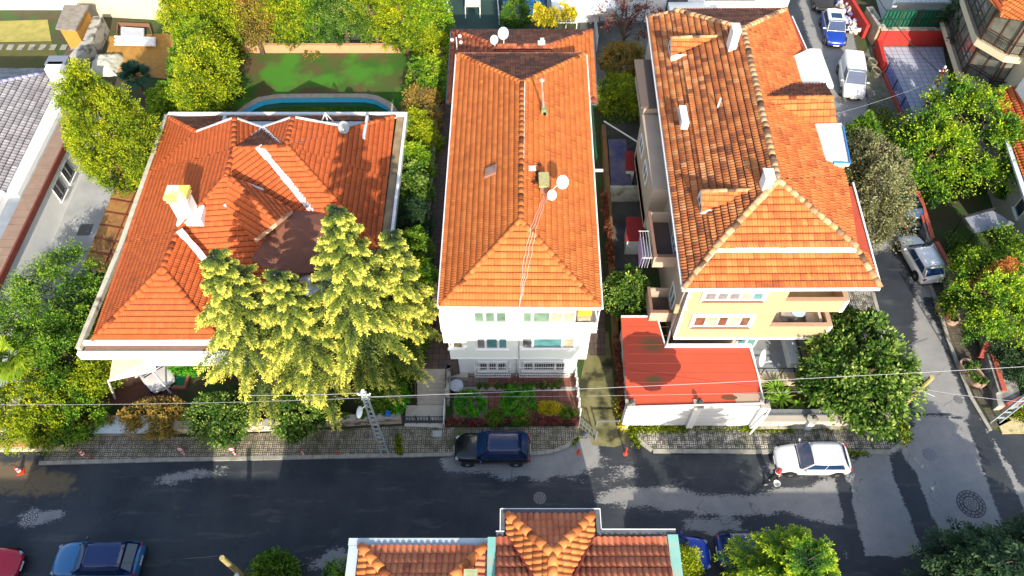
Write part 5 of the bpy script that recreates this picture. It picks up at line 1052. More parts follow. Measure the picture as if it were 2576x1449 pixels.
BLUEG = mat('blue_grey_gutter', (0.33,0.42,0.50), .6, (0.42,0.45,0.45), 2); TURQ = mat('turquoise_gutter', (0.15,0.36,0.33), .6, (0.22,0.42,0.38), 2, col3=(0.30,0.34,0.28), s3=2, t3=.6)
g = MB(); g.box(-6.25,-.9,8.35,8.62,z0-.16,z0-.02); g.box(-6.22,-5.85,2,8.34,z0-.16,z0-.02); g.build('gutter', BLUEG, bh)
g = MB(); g.box(-.93,-.62,2,8.62,z0-.1,z0+.12); g.build('side_gutter', TURQ, bh); g = MB(); g.box(5.95,6.35,2,8.72,z0-.1,z0+.1); g.build('side_gutter', TURQ, bh)
g = MB(); g.box(-.6,-.32,8.66,8.84,z0-.2,z0+.02); g.box(-.44,-.28,8.845,9.72,z0-.2,z0+.02); g.box(-.27,3.25,9.54,9.72,z0-.2,z0+.02); g.box(3.26,3.42,8.66,9.72,z0-.2,z0+.02); g.box(3.43,6.3,8.76,8.92,z0-.2,z0+.02); g.build('parapet_gutter', DARKG, bh)
g = MB(); g.box(-.62,-.30,8.845,8.88,z0+.022,z0+.05); g.box(-.47,-.44,8.885,9.74,z0+.022,z0+.05); g.box(-.435,3.42,9.725,9.755,z0+.022,z0+.05); g.box(3.425,3.455,8.96,9.75,z0+.022,z0+.05); g.box(3.46,6.3,8.925,8.955,z0+.022,z0+.05); g.build('gutter_lip', METALW, bh)
g = MB(); g.prism([(-5.6,-4),(5.8,-4),(5.8,8.3),(3.0,8.3),(3.0,9.1),(-.1,9.1),(-.1,8.1),(-5.6,8.1)], 0, 11.8); g.build('wall', mat('beige_render', (0.55,0.48,0.38), .9, (0.48,0.42,0.33), 1), bh)
g = MB(); g.add([V3(-5.75,-4,12),V3(5.9,-4,12),V3(5.9,2.6,13.5),V3(-5.75,2.6,13.0)], [(0,1,2,3)]); g.build('rear_slope', T_BIG, bh)
w_ = Wall((5.8,8.3),(3.0,8.3)); 
for z in (1,4,7): window(Wall((5.8,8.3),(3.0,8.3)), bh, .5, 2.2, z, z+1.3); window(Wall((-.1,8.1),(-5.6,8.1)), bh, .8, 2.6, z, z+1.3); window(Wall((-.1,8.1),(-5.6,8.1)), bh, 3.3, 4.8, z, z+1.3)
g = MB(); q = P(1887/1.0 if False else 1400,1445,12.6); g.cbox((-1.5,7.05,12.7), .5,.4,.3); g.build('roof_box', mat('cream_box', (0.45,0.42,0.28), .8, (0.2,0.25,0.1), 4), bh)
# ---- houses across the street, behind the viewpoint, that shade the road
def plain_house(lab, x0, x1, y0, y1, h, col, grp='houses behind the viewpoint'):
    t = thing('hidden_row_house', lab, 'house', ((x0+x1)/2, (y0+y1)/2, 0)); g = MB(); g.box(x0+.4,x1-.4,y0+.4,y1-.4,0,h-.05); g.build('wall', mat(col[0], col[1], .9, tuple(q*.85 for q in col[1]), 1), t)
    hz = min(x1-x0, y1-y0)/2*.35; c0, c1, c2, c3 = V3(x0,y0,h), V3(x1,y0,h), V3(x1,y1,h), V3(x0,y1,h)
    if x1-x0 > y1-y0: r0, r1 = V3(x0+(y1-y0)/2,(y0+y1)/2,h+hz), V3(x1-(y1-y0)/2,(y0+y1)/2,h+hz); f = [[c0,c1,r1,r0],[c1,c2,r1],[c2,c3,r0,r1],[c3,c0,r0]]
    else: r0, r1 = V3((x0+x1)/2,y0+(x1-x0)/2,h+hz), V3((x0+x1)/2,y1-(x1-x0)/2,h+hz); f = [[c0,c1,r0],[c1,c2,r1,r0],[c2,c3,r1],[c3,c0,r0,r1]]
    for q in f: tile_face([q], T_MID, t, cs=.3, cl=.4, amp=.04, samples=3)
    wl_ = Wall((x1-.4,y1-.4),(x0+.4,y1-.4)); L_ = wl_.len; k = int(L_/3)
    for z in [1+3*i for i in range(int((h-1)/3))]:
        for i in range(k): window(wl_, t, i*3+.8, i*3+2.1, z, z+1.3)
    return t
plain_house('cream house south of the road by the tall tiled house', -10.3,-6.75,-3,6.6,8.8,('cream_render',(0.55,0.48,0.36)))
plain_house('grey rendered house south of the road behind the blue car', -24.6,-14.7,-5,6.4,8.8,('grey_render',(0.4,0.4,0.4)))
plain_house('tall white apartment block further south of the road', -46,-7,-16,-6,12.6,('white_block',(0.6,0.6,0.58)))
plain_house('low pink house south of the junction', 9,33,-9,3.4,6.6,('pink_render',(0.55,0.38,0.32)))
# ---- white modern building at the top
vb = thing('modern_villa', 'white modern villa with tall glass panes and blue glazing at the top edge', 'house', (14, 62, 0))
yv = 57.5
g = MB(); g.box(3.2,24,yv,66,0,9); g.build('wall', mat('cool_white_render', (0.62,0.66,0.70), .8, (0.56,0.60,0.64), 1), vb)
wv = Wall((3.2,yv),(24,yv))
window(wv, vb, .2, 1.9, 0.1, 2.6, splits=(.5,), gls=[GL_T], frame=DARKG); window(wv, vb, 4.5, 8.5, .1, 3.2, splits=(.5,), gls=[glass('pale_glass', (0.30,0.38,0.42), .06)], frame=DARKG)
window(wv, vb, 10.2, 12.0, .6, 2.6, splits=(), gls=[GL_D], frame=mat('navy_frame', (0.02,0.05,0.12), .5)); window(wv, vb, 4.0, 8.7, 4.0, 5.2, splits=(.5,), gls=[GL_G], frame=DARKG); window(wv, vb, 13.5, 17.8, 2.2, 3.8, splits=(.5,), gls=[GL_D], frame=DARKG)
g = MB(); g.box(3.3,8.6,54.5,57.45,2.9,3.5); g.box(13.5,21,55.5,57.45,1.6,2.1); g.build('balcony', mat('cool_white_render', (0.6,0.6,0.6)), vb)
g = MB(); g.box(-.9,2.9,58.3,58.5,0,4.5); g.build('blue_glazing', GL_B, vb)
for i in range(5): g = MB(); g.box(-.9+i*.95,-.82+i*.95,58.2,58.29,0,4.5); g.build('mullion', DARKG, vb)
g = MB(); g.box(9.2,9.9,57.05,57.45,2.7,3.2); g.build('air_conditioner', METALW, vb); g = MB(); g.box(11.6,12.4,57.05,57.45,2.9,3.4); g.build('air_conditioner', METALW, vb)
# outdoor units row on a balcony
# ---- right: apartment with angled bay balconies
ra = thing('bay_window_building', 'cream apartment building with brown framed glazed corner balconies at the upper right', 'apartment building', (42, 50, 0))
CREAM = mat('cream_wall', (0.62,0.53,0.37), .9, (0.56,0.48,0.34), 1); 
# facade runs from the yard corner down to the right
fa, fb_ = V3(36.3,56.5,0), V3(40.2,38.0,0)
ray = [(37.6,55.5),(37.3,46.5),(38.6,40.2),(54,40.2),(54,62),(37.6,62)]
g = MB(); g.prism(ray, 0, 8.6); g.build('wall', CREAM, ra)
for (z0_, z1_, k) in ((2.4,5.2,0),(5.6,8.4,1)):
    o = -1.1*k; bay = [(36.2+o*.2,55.0),(35.2+o*.25,47.6),(36.6+o*.2,45.6),(38.2,45.2),(38.2,55.0)]
    g = MB(); g.prism(bay, z0_-.5, z0_+.02); g.build('balcony_slab', CREAM, ra)
    for i in range(3):
        w_ = Wall(bay[i+0], bay[i+1]); L_ = w_.len; nn = -1
        g = MB(); n_ = max(2, int(L_/1.2))
        for j in range(n_+1): u = L_*j/n_; w_.box(g, u-.05, u+.05, z0_+.03, z1_-.1, -.05-.3, .05-.3)
        for z in (z0_+.1, z0_+1.0, z1_-.15): w_.box(g, 0, L_, z-.04, z+.04, -.34, -.26)
        fr = g.build('bay_frame', DKFR, ra); g = MB(); w_.box(g, .02, L_-.02, z0_+.14, z1_-.2, -.31, -.29); g.build('pane', glass('bay_glass', (0.10,0.10,0.085), .05), fr)
        g = MB()
        for j in range(int(L_/.14)): u = j*.14; w_.box(g, u-.01, u+.01, z0_+.03, z0_+.95, -.02, .0)
        w_.box(g, 0, L_, z0_+.95, z0_+1.0, -.04, .02); g.build('railing', mat('black_iron', (0.02,0.02,0.022), .5), ra)
rz0 = 8.65; tile_face([[V3(34.6,46.2,rz0),V3(37.4,44.7,rz0),V3(41,50,11),V3(38,55,10.6)]], T_MID, ra, cs=.2, cl=.36, amp=.045); tile_face([[V3(34.6,46.2,rz0),V3(38,55,10.6),V3(36,58,9.4),V3(34.2,50,rz0)]], T_LEFT, ra, cs=.2, amp=.045)
tile_face([[V3(37.4,44.7,rz0),V3(38.4,39.8,rz0),V3(46,39.8,11.5),V3(41,50,11)]], T_LEFT, ra, cs=.2, amp=.045); caps([(V3(34.6,46.2,rz0),V3(38,55,10.6))], T_MID, ra); strip('valley_flashing', [V3(37.4,44.7,rz0),V3(41,50,11)], .25, FLASH, ra, lift=.08)
w_ = Wall((37.3,46.5),(38.6,40.2)); window(w_, ra, 3.4, 5.0, 5.6, 7.4, splits=(.6,), gls=[GL_GY], frame=DKFR); window(w_, ra, 2.4, 4.4, 1.6, 3.4, splits=(.5,), gls=[GL_GY], frame=DKFR, bars=MATS['black_iron'], cage=MATS['black_iron'])
# ---- right: house with red tiles and white gutter
rr_ = thing('right_edge_house', 'grey walled house with red tile roof and white gutter at the right edge', 'house', (40, 34, 0))
tile_face([[V3(35.2,43.0,4.4),V3(33.2,29.0,4.4),V3(42,29.0,8.0),V3(43,43,8.0)]], T_LEFT, rr_, cs=.26, cl=.4, amp=.06, step=.04); g = MB(); g.prism([(35.6,42.5),(33.9,29.3),(50,29.3),(50,42.5)], 0, 4.3); g.build('wall', mat('grey_beige_render', (0.42,0.40,0.34), .9, (0.36,0.34,0.3), 1), rr_)
g = MB(); g.beam(V3(35.0,43.1,4.3), V3(33.0,28.9,4.3), .3, .14); g.build('gutter', mat('pale_blue_gutter', (0.6,0.66,0.70), .5, (0.4,0.45,0.5), 2), rr_)
g = MB(); g.box(36.2,39.5,40.0,42.6,5.0,6.3); d_ = g.build('roof_terrace_box', WHITE, rr_); g = MB(); g.box(36.4,39.3,40.2,42.4,6.302,6.34); g.build('glazing', glass('grey_glazing', (0.2,0.24,0.28)), d_)
w_ = Wall((35.6,42.5),(33.9,29.3)); window(w_, rr_, 8.5, 9.6, 2.0, 3.2, splits=(), gls=[GL_D], sill=METALW); window(w_, rr_, 10.8, 11.8, 1.6, 3.0, splits=(), gls=[GL_D], sill=METALW)
# metal shed
ms = thing('metal_shed', 'long low shed with ribbed pale metal roof behind the green fence', 'shed', (35, 59, 0))
g = MB(); g.prism([(32.6,56.8),(40,56.8),(40,64),(33.4,64)], 2.3, lambda x,y: 2.5+(y-56.8)*.06); g.build('roof', mat('pale_metal', (0.55,0.60,0.62), .45, (0.45,0.50,0.53), 2, metal=.2), ms)
g = MB()
for i in range(18): x = 32.8+i*.4; g.box(x,x+.05,56.8,64,2.5,2.56) if False else g.add([(x,56.8,2.5),(x+.06,56.8,2.5),(x+.06,64,2.94),(x,64,2.94),(x,56.8,2.56),(x+.06,56.8,2.56),(x+.06,64,3.0),(x,64,3.0)], [(0,3,2,1),(4,5,6,7),(0,1,5,4),(1,2,6,5),(2,3,7,6),(3,0,4,7)])
g.build('roof_rib', METALW, ms); g = MB(); g.prism([(32.9,57.1),(40,57.1),(40,64),(33.6,64)], 0, 2.3); g.build('wall', WHITE2, ms)
# top left block walls / shed
tl = thing('garden_shed', 'small shed with weathered grey board roof and orange side at the upper left', 'shed', P(190,90))
q = [P(161,12,2.2),P(223,12,2.2),P(189,75,2.2),P(139,71,2.2)]; g = MB(); g.prism([(p.x,p.y) for p in q], 2.05, 2.2); g.build('roof', mat('weathered_boards', (0.30,0.26,0.21), .95, (0.16,0.14,0.12), 3, bump=.5), tl)
g = MB(); g.prism([(p.x,p.y) for p in [q[0].lerp(q[2],.08),q[1].lerp(q[3],.08),q[2].lerp(q[0],.08),q[3].lerp(q[1],.08)]], 0, 2.04); g.build('wall', mat('orange_panel', (0.50,0.24,0.04), .9, (0.40,0.2,0.04), 2), tl)
# ================= WALLS, FENCES, STEPS =================
IRON = mat('black_iron', (0.02,0.02,0.022), .5); REDP = mat('red_paint', (0.45,0.02,0.015), .7, (0.38,0.03,0.02), 1.5); REDC = mat('red_coping', (0.38,0.075,0.045), .8, (0.28,0.06,0.04), 3)
def wallrun(name, label, cat, pts, h, th, m, cap=None, capm=None, group=None, z=0):
    pts = [Vector(p) for p in pts]; t = thing(name, label, cat, pts[0].lerp(pts[-1], .5), group); g = MB(); c = MB()
    for i in range(len(pts)-1):
        a, b = pts[i], pts[i+1]; d = (b-a).normalized()*(.002*(i+1)); g.beam((a.x+d.x,a.y+d.y,z+h/2), (b.x,b.y,z+h/2), th, h)
        if cap: c.beam((a.x+d.x,a.y+d.y,z+h+cap/2+.002), (b.x,b.y,z+h+cap/2+.002), th+.1, cap)
    g.build('wall_body', m, t)
    if cap: c.build('coping', capm, t)
    return t
wallrun('garden_wall', 'long grey concrete wall running up beside the white house side path', 'wall', [(-5.75,21.5,0),(-5.75,53.5,0)], 2.0, .2, CONCW, .05, CONCW)
wallrun('garden_wall', 'inner kerb wall between the planting strip and the dark side path', 'wall', [(-4.35,30,0),(-4.35,52,0)], 1.72, .14, CONCW)
BRW = paver_mat('white_brick_wall', c1=(0.55,0.52,0.46), c2=(0.45,0.43,0.39), mort=(0.25,0.24,0.21), bw=.4, bh=.4, worn=.7, mt=.75)
t = wallrun('front_wall', 'low white brick wall with red stripe left of the iron gate', 'wall', [P(640,1078),P(1012,1060)], .75, .3, CONCW, .06, CONCW)
a, b = P(640,1078), P(1012,1060); g = MB(); g.beam((a.x,a.y-.16,.45),(b.x,b.y-.16,.45), .02, .07); g.build('stripe', REDC, t)
t = wallrun('front_wall', 'cream front wall with red chevron stripe between two laurel bushes', 'wall', [P(400,1085),P(695,1078)], .8, .35, mat('cream_front_wall', (0.62,0.54,0.42), .9, (0.5,0.45,0.36), 2), .08, CONCW)
a, b = P(640,1090), P(672,1090); g = MB(); g.beam((a.x,a.y-.02,.3),(b.x,b.y-.02,.7), .02, .06); g.beam((b.x,b.y-.02,.7),(b.x,b.y-.02,.8), .02, .06); g.build('stripe', REDC, t)
t = thing('planter_box', 'pale blue topped concrete planter box beneath dry vines', 'planter', P(320,1095)); a, b = P(245,1096), P(395,1096); g = MB(); g.box(a.x,b.x,a.y-.1,a.y+.7,0,.75); g.build('box_body', mat('dark_stone', (0.10,0.09,0.085), .9, (0.3,0.28,0.26), 3), t); g = MB(); g.box(a.x-.1,b.x,a.y-.2,a.y+.9,.75,.82); g.build('box_top', mat('pale_blue_slab', (0.45,0.55,0.60), .8, (0.36,0.44,0.48), 2), t)
t = thing('street_plinth', 'cream and orange paved forecourt wall at the left edge with a white plate', 'wall', P(60,1110)); q = [P(-60,1075),P(60,1068),P(120,1085),P(185,1120),P(175,1135),P(-60,1138)]; g = MB(); g.prism([(p.x,p.y) for p in q], 0, .35); g.build('plinth_body', mat('cream_paving', (0.60,0.50,0.36), .85, (0.50,0.42,0.32), 1.5), t)
g = MB(); g.prism([(p.x,p.y) for p in PL([(-60,1113),(110,1113),(150,1128),(-60,1135)])], .352, .36); g.build('orange_band', mat('orange_band', (0.55,0.28,0.12), .85), t); g = MB(); g.prism([(p.x,p.y) for p in PL([(55,1102),(82,1102),(98,1113),(72,1114)],.36)], .362, .368); g.build('plate', METALW, t)
# steps and landing
t = thing('entrance_steps', 'concrete entrance steps with black handrails climbing beside the white house', 'steps', (-4.9, 21, 0)); g = MB()
for i in range(9): g.box(-5.68+.0,-3.95,20.05+i*.20,22.0,.1+i*.155,.1+(i+1)*.155)
g.build('step_flight', mat('step_stone', (0.46,0.42,0.36), .9, (0.36,0.33,0.28), 3), t); g = MB(); g.box(-6.35,-4.1,18.55,20.045,0,.1); g.build('landing', mat('travertine', (0.58,0.53,0.44), .8, (0.48,0.44,0.37), 3), t)
g = MB(); g.box(-3.94,-3.72,20.0,22.0,0,1.5); g.box(-4.08,-3.96,18.6,20.0,0,.5); g.build('side_wall', CONCW, t)
g = MB()
for x in (-5.7,-3.9): g.tube([(x,20.0,1.1),(x,21.8,2.5)], .03, 6); g.tube([(x,20.0,.1),(x,20.0,1.1)], .02, 6); g.tube([(x,21.0,.9),(x,21.0,1.85)], .02, 6); g.tube([(x,21.8,1.5),(x,21.8,2.5)], .02, 6); g.tube([(x,20.0,.6),(x,21.8,2.0)], .015, 6)
g.build('handrail', IRON, t); g = MB(); g.tube([(-3.98,18.65,.9),(-3.98,20.0,1.1)], .03); g.tube([(-3.98,18.65,0),(-3.98,18.65,.9)], .025); g.build('white_rail', METALW, t)
def fence(name, label, cat, a, b, h, m, step=.14, bar=.03, rails=(.1,.9), posts=None, z=0, pm=None, pn='post', group=None):
    a = Vector((a[0],a[1],z)); b = Vector((b[0],b[1],z)); t = thing(name, label, cat, a.lerp(b,.5), group); L_ = (b-a).length; g = MB(); k = int(L_/step)
    for i in range(k+1): p = a.lerp(b, i/k); g.beam(p+V3(0,0,.04), p+V3(0,0,h*.98), bar)
    for r in rails: g.beam(a+V3(0,0,h*r), b+V3(0,0,h*r), bar*1.3)
    g.build('bar_panel', m, t)
    if posts:
        for i in range(posts+1): p = a.lerp(b, i/posts); g = MB(); g.beam(p, p+V3(0,0,h+.05), .08); g.build(pn, pm or m, t)
    return t
NAVY = mat('navy_gate', (0.03,0.045,0.07), .5)
t = fence('entrance_gate', 'dark blue iron gate across the entrance landing', 'gate', P(1016,1066), P(1116,1066), 1.0, NAVY, .16, .035, (.02,.95), 3); a, b = P(1016,1066), P(1116,1066); g = MB(); g.box(a.x,b.x,a.y-.01,a.y+.03,.04,.42); g.build('lower_panel', NAVY, t)
t = fence('open_gate', 'grey iron gate leaf standing open beside the mossy driveway', 'gate', P(1456,1072), P(1497,1108), 1.2, mat('grey_iron', (0.14,0.16,0.18), .5), .25, .03, (.1,.5,.95), 1)
t = fence('driveway_barrier', 'low grey tubular barrier at the foot of the mossy driveway', 'barrier', P(1500,1072), P(1555,1072), .7, MATS['grey_iron'], .9, .05, (.98,), 1)
t = fence('boundary_fence', 'white post fence between terrace and mossy driveway', 'fence', P(1447,948), P(1458,1050), 1.1, METALW, 1.2, .03, (.95,.5), 4)
# front wall of the tan building: stone pattern with white pointing, dark roof strip and lantern pillars
x0, x1 = 14.35, 21.15; t = thing('stone_wall', 'street wall patterned with white crazy paving joints right of the garage', 'wall', (17.7,18.7,0)); g = MB(); g.box(x0,x1,18.6,18.95,0,.95); g.build('wall_body', mat('taupe_wall', (0.40,0.36,0.32), .9, (0.34,0.31,0.27), 2), t)
g = MB(); g.box(x0,x1,18.45,18.598,0,.30); g.build('plinth', CONCW, t); g = MB(); g.box(x0-.05,x1+.05,18.95,19.35,.80,1.0); g.build('coping', mat('slate_coping', (0.12,0.14,0.15), .7, (0.2,0.21,0.22), 4), t)
rg = random.Random(11)
g = MB()
for (a, b) in ((x0+.25,x0+2.75),(x0+3.3,x0+4.7),(x0+4.95,x0+6.5)):
    nx, nz = int((b-a)/.28), 3; pts = {}
    for i in range(nx+1):
        for j in range(nz+1): pts[i,j] = (a+(b-a)*i/nx+rg.uniform(-.08,.08)*(0<i<nx), .36+.5*j/nz+rg.uniform(-.05,.05)*(0<j<nz))
    for i in range(nx+1):
        for j in range(nz+1):
            for di, dj in ((1,0),(0,1)):
                if (i+di,j+dj) in pts and rg.random() < .85 and not ((di and j in (0,nz)) or (dj and i in (0,nx) )):
                    p, q_ = pts[i,j], pts[i+di,j+dj]; g.beam((p[0],18.594,p[1]),(q_[0],18.594,q_[1]), .03,.012, up=(0,1,0))
g.build('white_pointing', METALW, t)
g = MB(); k = x0
while k < x1: g.add([(k,18.97,1.0),(k+.1,18.97,1.0),(k+.05,18.97,1.12),(k,19.0,1.0),(k+.1,19.0,1.0),(k+.05,19.0,1.12)], [(0,1,2),(5,4,3),(0,2,5,3),(1,4,5,2)]); k += .12
g.build('metal_spikes', MATS['grey_iron'], t)
for x in (17.35,): 
    g = MB(); g.box(x-.19,x+.19,18.4,18.75,0,1.2); pl = g.build('pillar', WHITE2, t); g = MB(); g.lathe([(.26,0),(.34,.03),(.34,.1),(.2,.14)], (x,18.6,1.2), 8); g.build('pillar_cap', CONCW, pl); g = MB(); g.lathe([(.05,0),(.02,.08),(.1,.14),(.12,.28),(.02,.4)], (x,18.6,1.34), 8); g.build('lantern', IRON, pl)
# upper right yard walls
t = thing('red_wall', 'bright red wall closing the blue tiled yard below the green fence', 'wall', (34,54.3,0)); g = MB(); g.box(31.3,38.2,54.2,54.5,0,1.6); g.build('wall_body', REDP, t); g = MB(); g.box(31.2,38.3,54.15,54.55,1.602,1.68); g.build('coping', CONCW, t)
g = MB(); g.box(36.2,36.35,54.1,54.14,1.7,1.95); g.box(36.5,36.65,54.1,54.14,1.7,1.95); g.build('notice', METALW, t)
t = fence('green_fence', 'green slatted metal fence standing on the red wall', 'fence', (31.3,54.75), (38.6,54.75), 1.9, mat('green_slats', (0.003,0.06,0.035), .5, (0.003,0.04,0.025), 2), .3, .09, (.05,.5,.95), 5, z=1.3, pm=mat('rust_post', (0.10,0.05,0.03), .8))
g = MB(); g.box(31.3,38.6,54.8,54.83,1.35,3.1); g.build('backing_sheet', mat('green_sheet', (0.004,0.10,0.06), .6), t)
wallrun('stone_pillar_wall', 'rough tan stone wall end beside the refuse heap', 'wall', [(31.3,54.4,0),(31.0,57.2,0)], 1.7, .5, mat('tan_stone', (0.40,0.31,0.20), .9, (0.25,0.2,0.14), 3, bump=.5), .1, CONCW)
wallrun('red_kerb_wall', 'red painted low wall sloping at the corner of the blue tiled yard', 'wall', [(31.25,53.8,0),(30.9,50.6,0)], .9, .3, REDP)
wallrun('red_street_wall', 'red wall running beside the refuse heap at the top', 'wall', [(30.6,55.3,0),(29.9,61.5,0)], 1.3, .3, REDP)
wallrun('yard_kerb_wall', 'low red brick kerb under the lattice fence of the blue tiled yard', 'wall', [(30.9,50.6,0),(31.0,43.6,0)], .3, .25, REDC)
t = fence('lattice_fence', 'dark blue lattice fence panels beside the blue tiled yard', 'fence', (30.95,50.3), (31.0,44.0), 1.0, mat('navy_lattice', (0.06,0.09,0.30), .5), .10, .025, (.1,.3,.5,.7,.95), 3, z=.3, pm=IRON)
# retaining wall on the right side of the side street
RC = mat('stained_stone', (0.34,0.33,0.30), .9, (0.13,0.13,0.12), 1.6, contrast=1.6, bump=.5)
def rp(px, py, z=1.0): return P(px, py, z)
t = thing('retaining_wall', 'stained stone retaining wall with red coping along the side street', 'wall', rp(2400,760,0)); g = MB(); c = MB()
for s_ in ([(2310,500),(2340,600)],[(2350,610),(2395,690),(2402,740)],[(2408,745),(2440,790)],[(2490,890),(2520,985)]):
    for i in range(len(s_)-1): a, b = rp(*s_[i]), rp(*s_[i+1]); g.beam((a.x,a.y,.5),(b.x,b.y,.5), .35, 1.0); c.beam((a.x+.12,a.y,1.07),(b.x+.12,b.y,1.07), .28, .12)
g.build('wall_body', RC, t); c.build('coping', REDC, t)
g = MB(); a, b = rp(2400,745,1), rp(2385,800,.6); g.beam(a, b, .3, .15); a, b = rp(2485,862,1), rp(2470,902,.6); g.beam(a, b, .4,.3); a, b = rp(2300,470,1), rp(2330,560,1); g.beam(a, b, .5,.15); g.build('red_return', REDC, t)
g = MB(); a, b = rp(2455,800,.2), rp(2500,1030,.2); g.prism([(a.x,a.y),(a.x+1.6,a.y),(b.x+1.4,b.y),(b.x,b.y)], 0, .7); g.build('raised_bed', RC, t)
wallrun('red_corner_wall', 'short red wall behind the steel pylon at the right edge', 'wall', [P(2515,1035),P(2640,975)], .9, .25, REDC)
# top left concrete walls and garden things
wallrun('concrete_wall', 'tall pale concrete wall behind the ochre yard', 'wall', [(-38.2,58.6,0),(-24,57.4,0)], 3.6, .3, mat('cream_concrete', (0.60,0.53,0.38), .9, (0.50,0.44,0.33), .9, col3=(0.35,0.33,0.28), s3=.3, t3=.55))
wallrun('white_boundary_wall', 'whitewashed boundary wall at the top left corner', 'wall', [(-60,59.5,0),(-36,59.5,0)], 2.5, .3, WHITE)
wallrun('grey_yard_wall', 'short grey rendered wall on the left of the ochre yard', 'wall', [P(265,78),P(240,140),P(205,180)], 1.5, .8, CONCW)
wallrun('lawn_back_wall', 'terracotta coloured low wall at the back of the green lawn', 'wall', [(-25.5,52.8,0),(-6.8,52.8,0)], 1.25, .3, mat('terracotta_wall', (0.50,0.27,0.15), .9, (0.42,0.24,0.13), 1.2))
t = thing('pipe_stack', 'stack of long white plastic pipes on the ochre earth', 'pipes', P(340,98))
for i in range(7): a, b = P(288+3*(i % 3), 92+i*3.2, .3), P(392-4*(i % 2), 96+i*3.0, .3); g = MB(); g.beam(a, b, .13); g.build('pipe', METALW, t)
t = thing('board_pile', 'pile of grey metal profiles behind the white pipes', 'boards', P(340,78))
for i in range(5): a, b = P(305, 70+i*4.5, .4), P(362, 74+i*4.3, .4); g = MB(); g.beam(a, b, .2,.1); g.build('profile', mat('grey_profile', (0.32,0.36,0.42), .5, (0.45,0.48,0.52), 4), t)
wallrun('planter_edging', 'brown timber edging board around the upper end of the ochre yard', 'edging', [P(298,92),P(300,65),P(378,68),P(386,95)], .35, .06, mat('timber_edge', (0.18,0.09,0.05), .8))
rg = np.random.RandomState(3); t = thing('tarpaulin_heap', 'heap of building material under a crumpled grey tarpaulin', 'tarpaulin', P(268,165)); V = []; F = []
c = P(268,168); N_ = 16
for i in range(N_):
    for j in range(N_):
        u, v = (i/(N_-1)-.5)*2, (j/(N_-1)-.5)*2; r = max(abs(u),abs(v)); V.append((c.x+u*1.15+rg.randn()*.05, c.y+v*1.3+rg.randn()*.05, max(0.0,(1.0-r**4)*.75+rg.randn()*.07*(r<.95))))
for i in range(N_-1):
    for j in range(N_-1): F.append([i*N_+j,(i+1)*N_+j,(i+1)*N_+j+1,i*N_+j+1])
mesh_np('tarpaulin', V, F, mat('grey_tarp', (0.50,0.49,0.40), .7, (0.40,0.39,0.33), 4), None, t, off=base_of(t), smooth=False)
t = thing('lean_to', 'brown slatted lean-to canopy between grey courtyard and villa', 'canopy', (-26.6,33,0)); g = MB(); g.add([(-28.2,29.4,1.5),(-25.6,28.3,1.9),(-25.4,36.6,1.9),(-28.2,36.8,1.5)], [(0,1,2,3)]); g.build('canopy_panel', mat('leafy_brown_sheet', (0.20,0.09,0.03), .9, (0.34,0.17,0.04), 1.6, contrast=1.4), t)
g = MB()
for i in range(7): y = 29.5+i*1.15; g.beam((-28.2,y,1.54),(-25.5,y-.9,1.96), .07,.06)
g.beam((-26.6,29,1.8),(-26.4,36.6,1.8), .07,.06); g.build('batten', mat('red_batten', (0.17,0.035,0.02), .8), t)
g = MB()
for x, y in ((-28.1,29.6),(-28.1,36.6),(-25.7,28.8),(-25.6,36.4)): g.beam((x,y,0),(x,y,1.6), .08)
g.build('post', MATS['red_batten'], t)
# gap between middle and tan buildings
wallrun('stained_white_wall', 'stained white wall closing the narrow yard between the houses', 'wall', [P(1530,505,0),P(1622,505,0)], 1.5, .25, mat('stained_white', (0.42,0.45,0.42), .9, (0.26,0.27,0.22), 1.3, col3=(0.12,0.11,0.06), s3=1.5, t3=.6))
wallrun('vine_bank', 'long earthen boundary wall overgrown with dry creepers east of the white house', 'wall', [P(1515,340,0),P(1528,520,0),P(1545,860,0),P(1572,1060,0)], 1.1, .3, mat('rusty_wall', (0.22,0.11,0.035), .95, (0.11,0.065,0.035), 1.8))
for (x0_, x1_, y0_, y1_, lab) in (([1573,1600,380,430,'small red corrugated lean-to roof beneath the tan building bay'],)[0],([1575,1620,547,607,'red corrugated shelter roof beside the laundry'],)[0]):
    a, b, c, d = P(x0_,y1_,1.6), P(x1_,y1_,1.6), P(x1_-5,y0_,1.9), P(x0_,y0_,1.9); t = thing('corrugated_shelter', lab, 'shelter', ((a.x+c.x)/2,(a.y+c.y)/2,0))
    g = MB(); n_ = 14
    for i in range(n_):
        p, q_ = a.lerp(b,i/n_), a.lerp(b,(i+.55)/n_); r_, s2 = d.lerp(c,i/n_), d.lerp(c,(i+.55)/n_); g.add([p,q_,s2,r_,p+V3(0,0,.05),q_+V3(0,0,.05),s2+V3(0,0,.05),r_+V3(0,0,.05)], [(0,3,2,1),(4,5,6,7),(0,1,5,4),(1,2,6,5),(2,3,7,6),(3,0,4,7)])
    g.add([a-V3(0,0,.01),b-V3(0,0,.01),c-V3(0,0,.01),d-V3(0,0,.01)], [(0,1,2,3)]); g.build('corrugated_roof', mat('corrugated_red', (0.33,0.02,0.02), .6, (0.26,0.02,0.02), 2), t); g = MB(); g.prism([(a.x+.1,a.y+.1),(b.x-.1,b.y+.1),(c.x-.1,c.y-.1),(d.x+.1,d.y-.1)], 0, 1.5); g.build('wall', WHITE2, t)
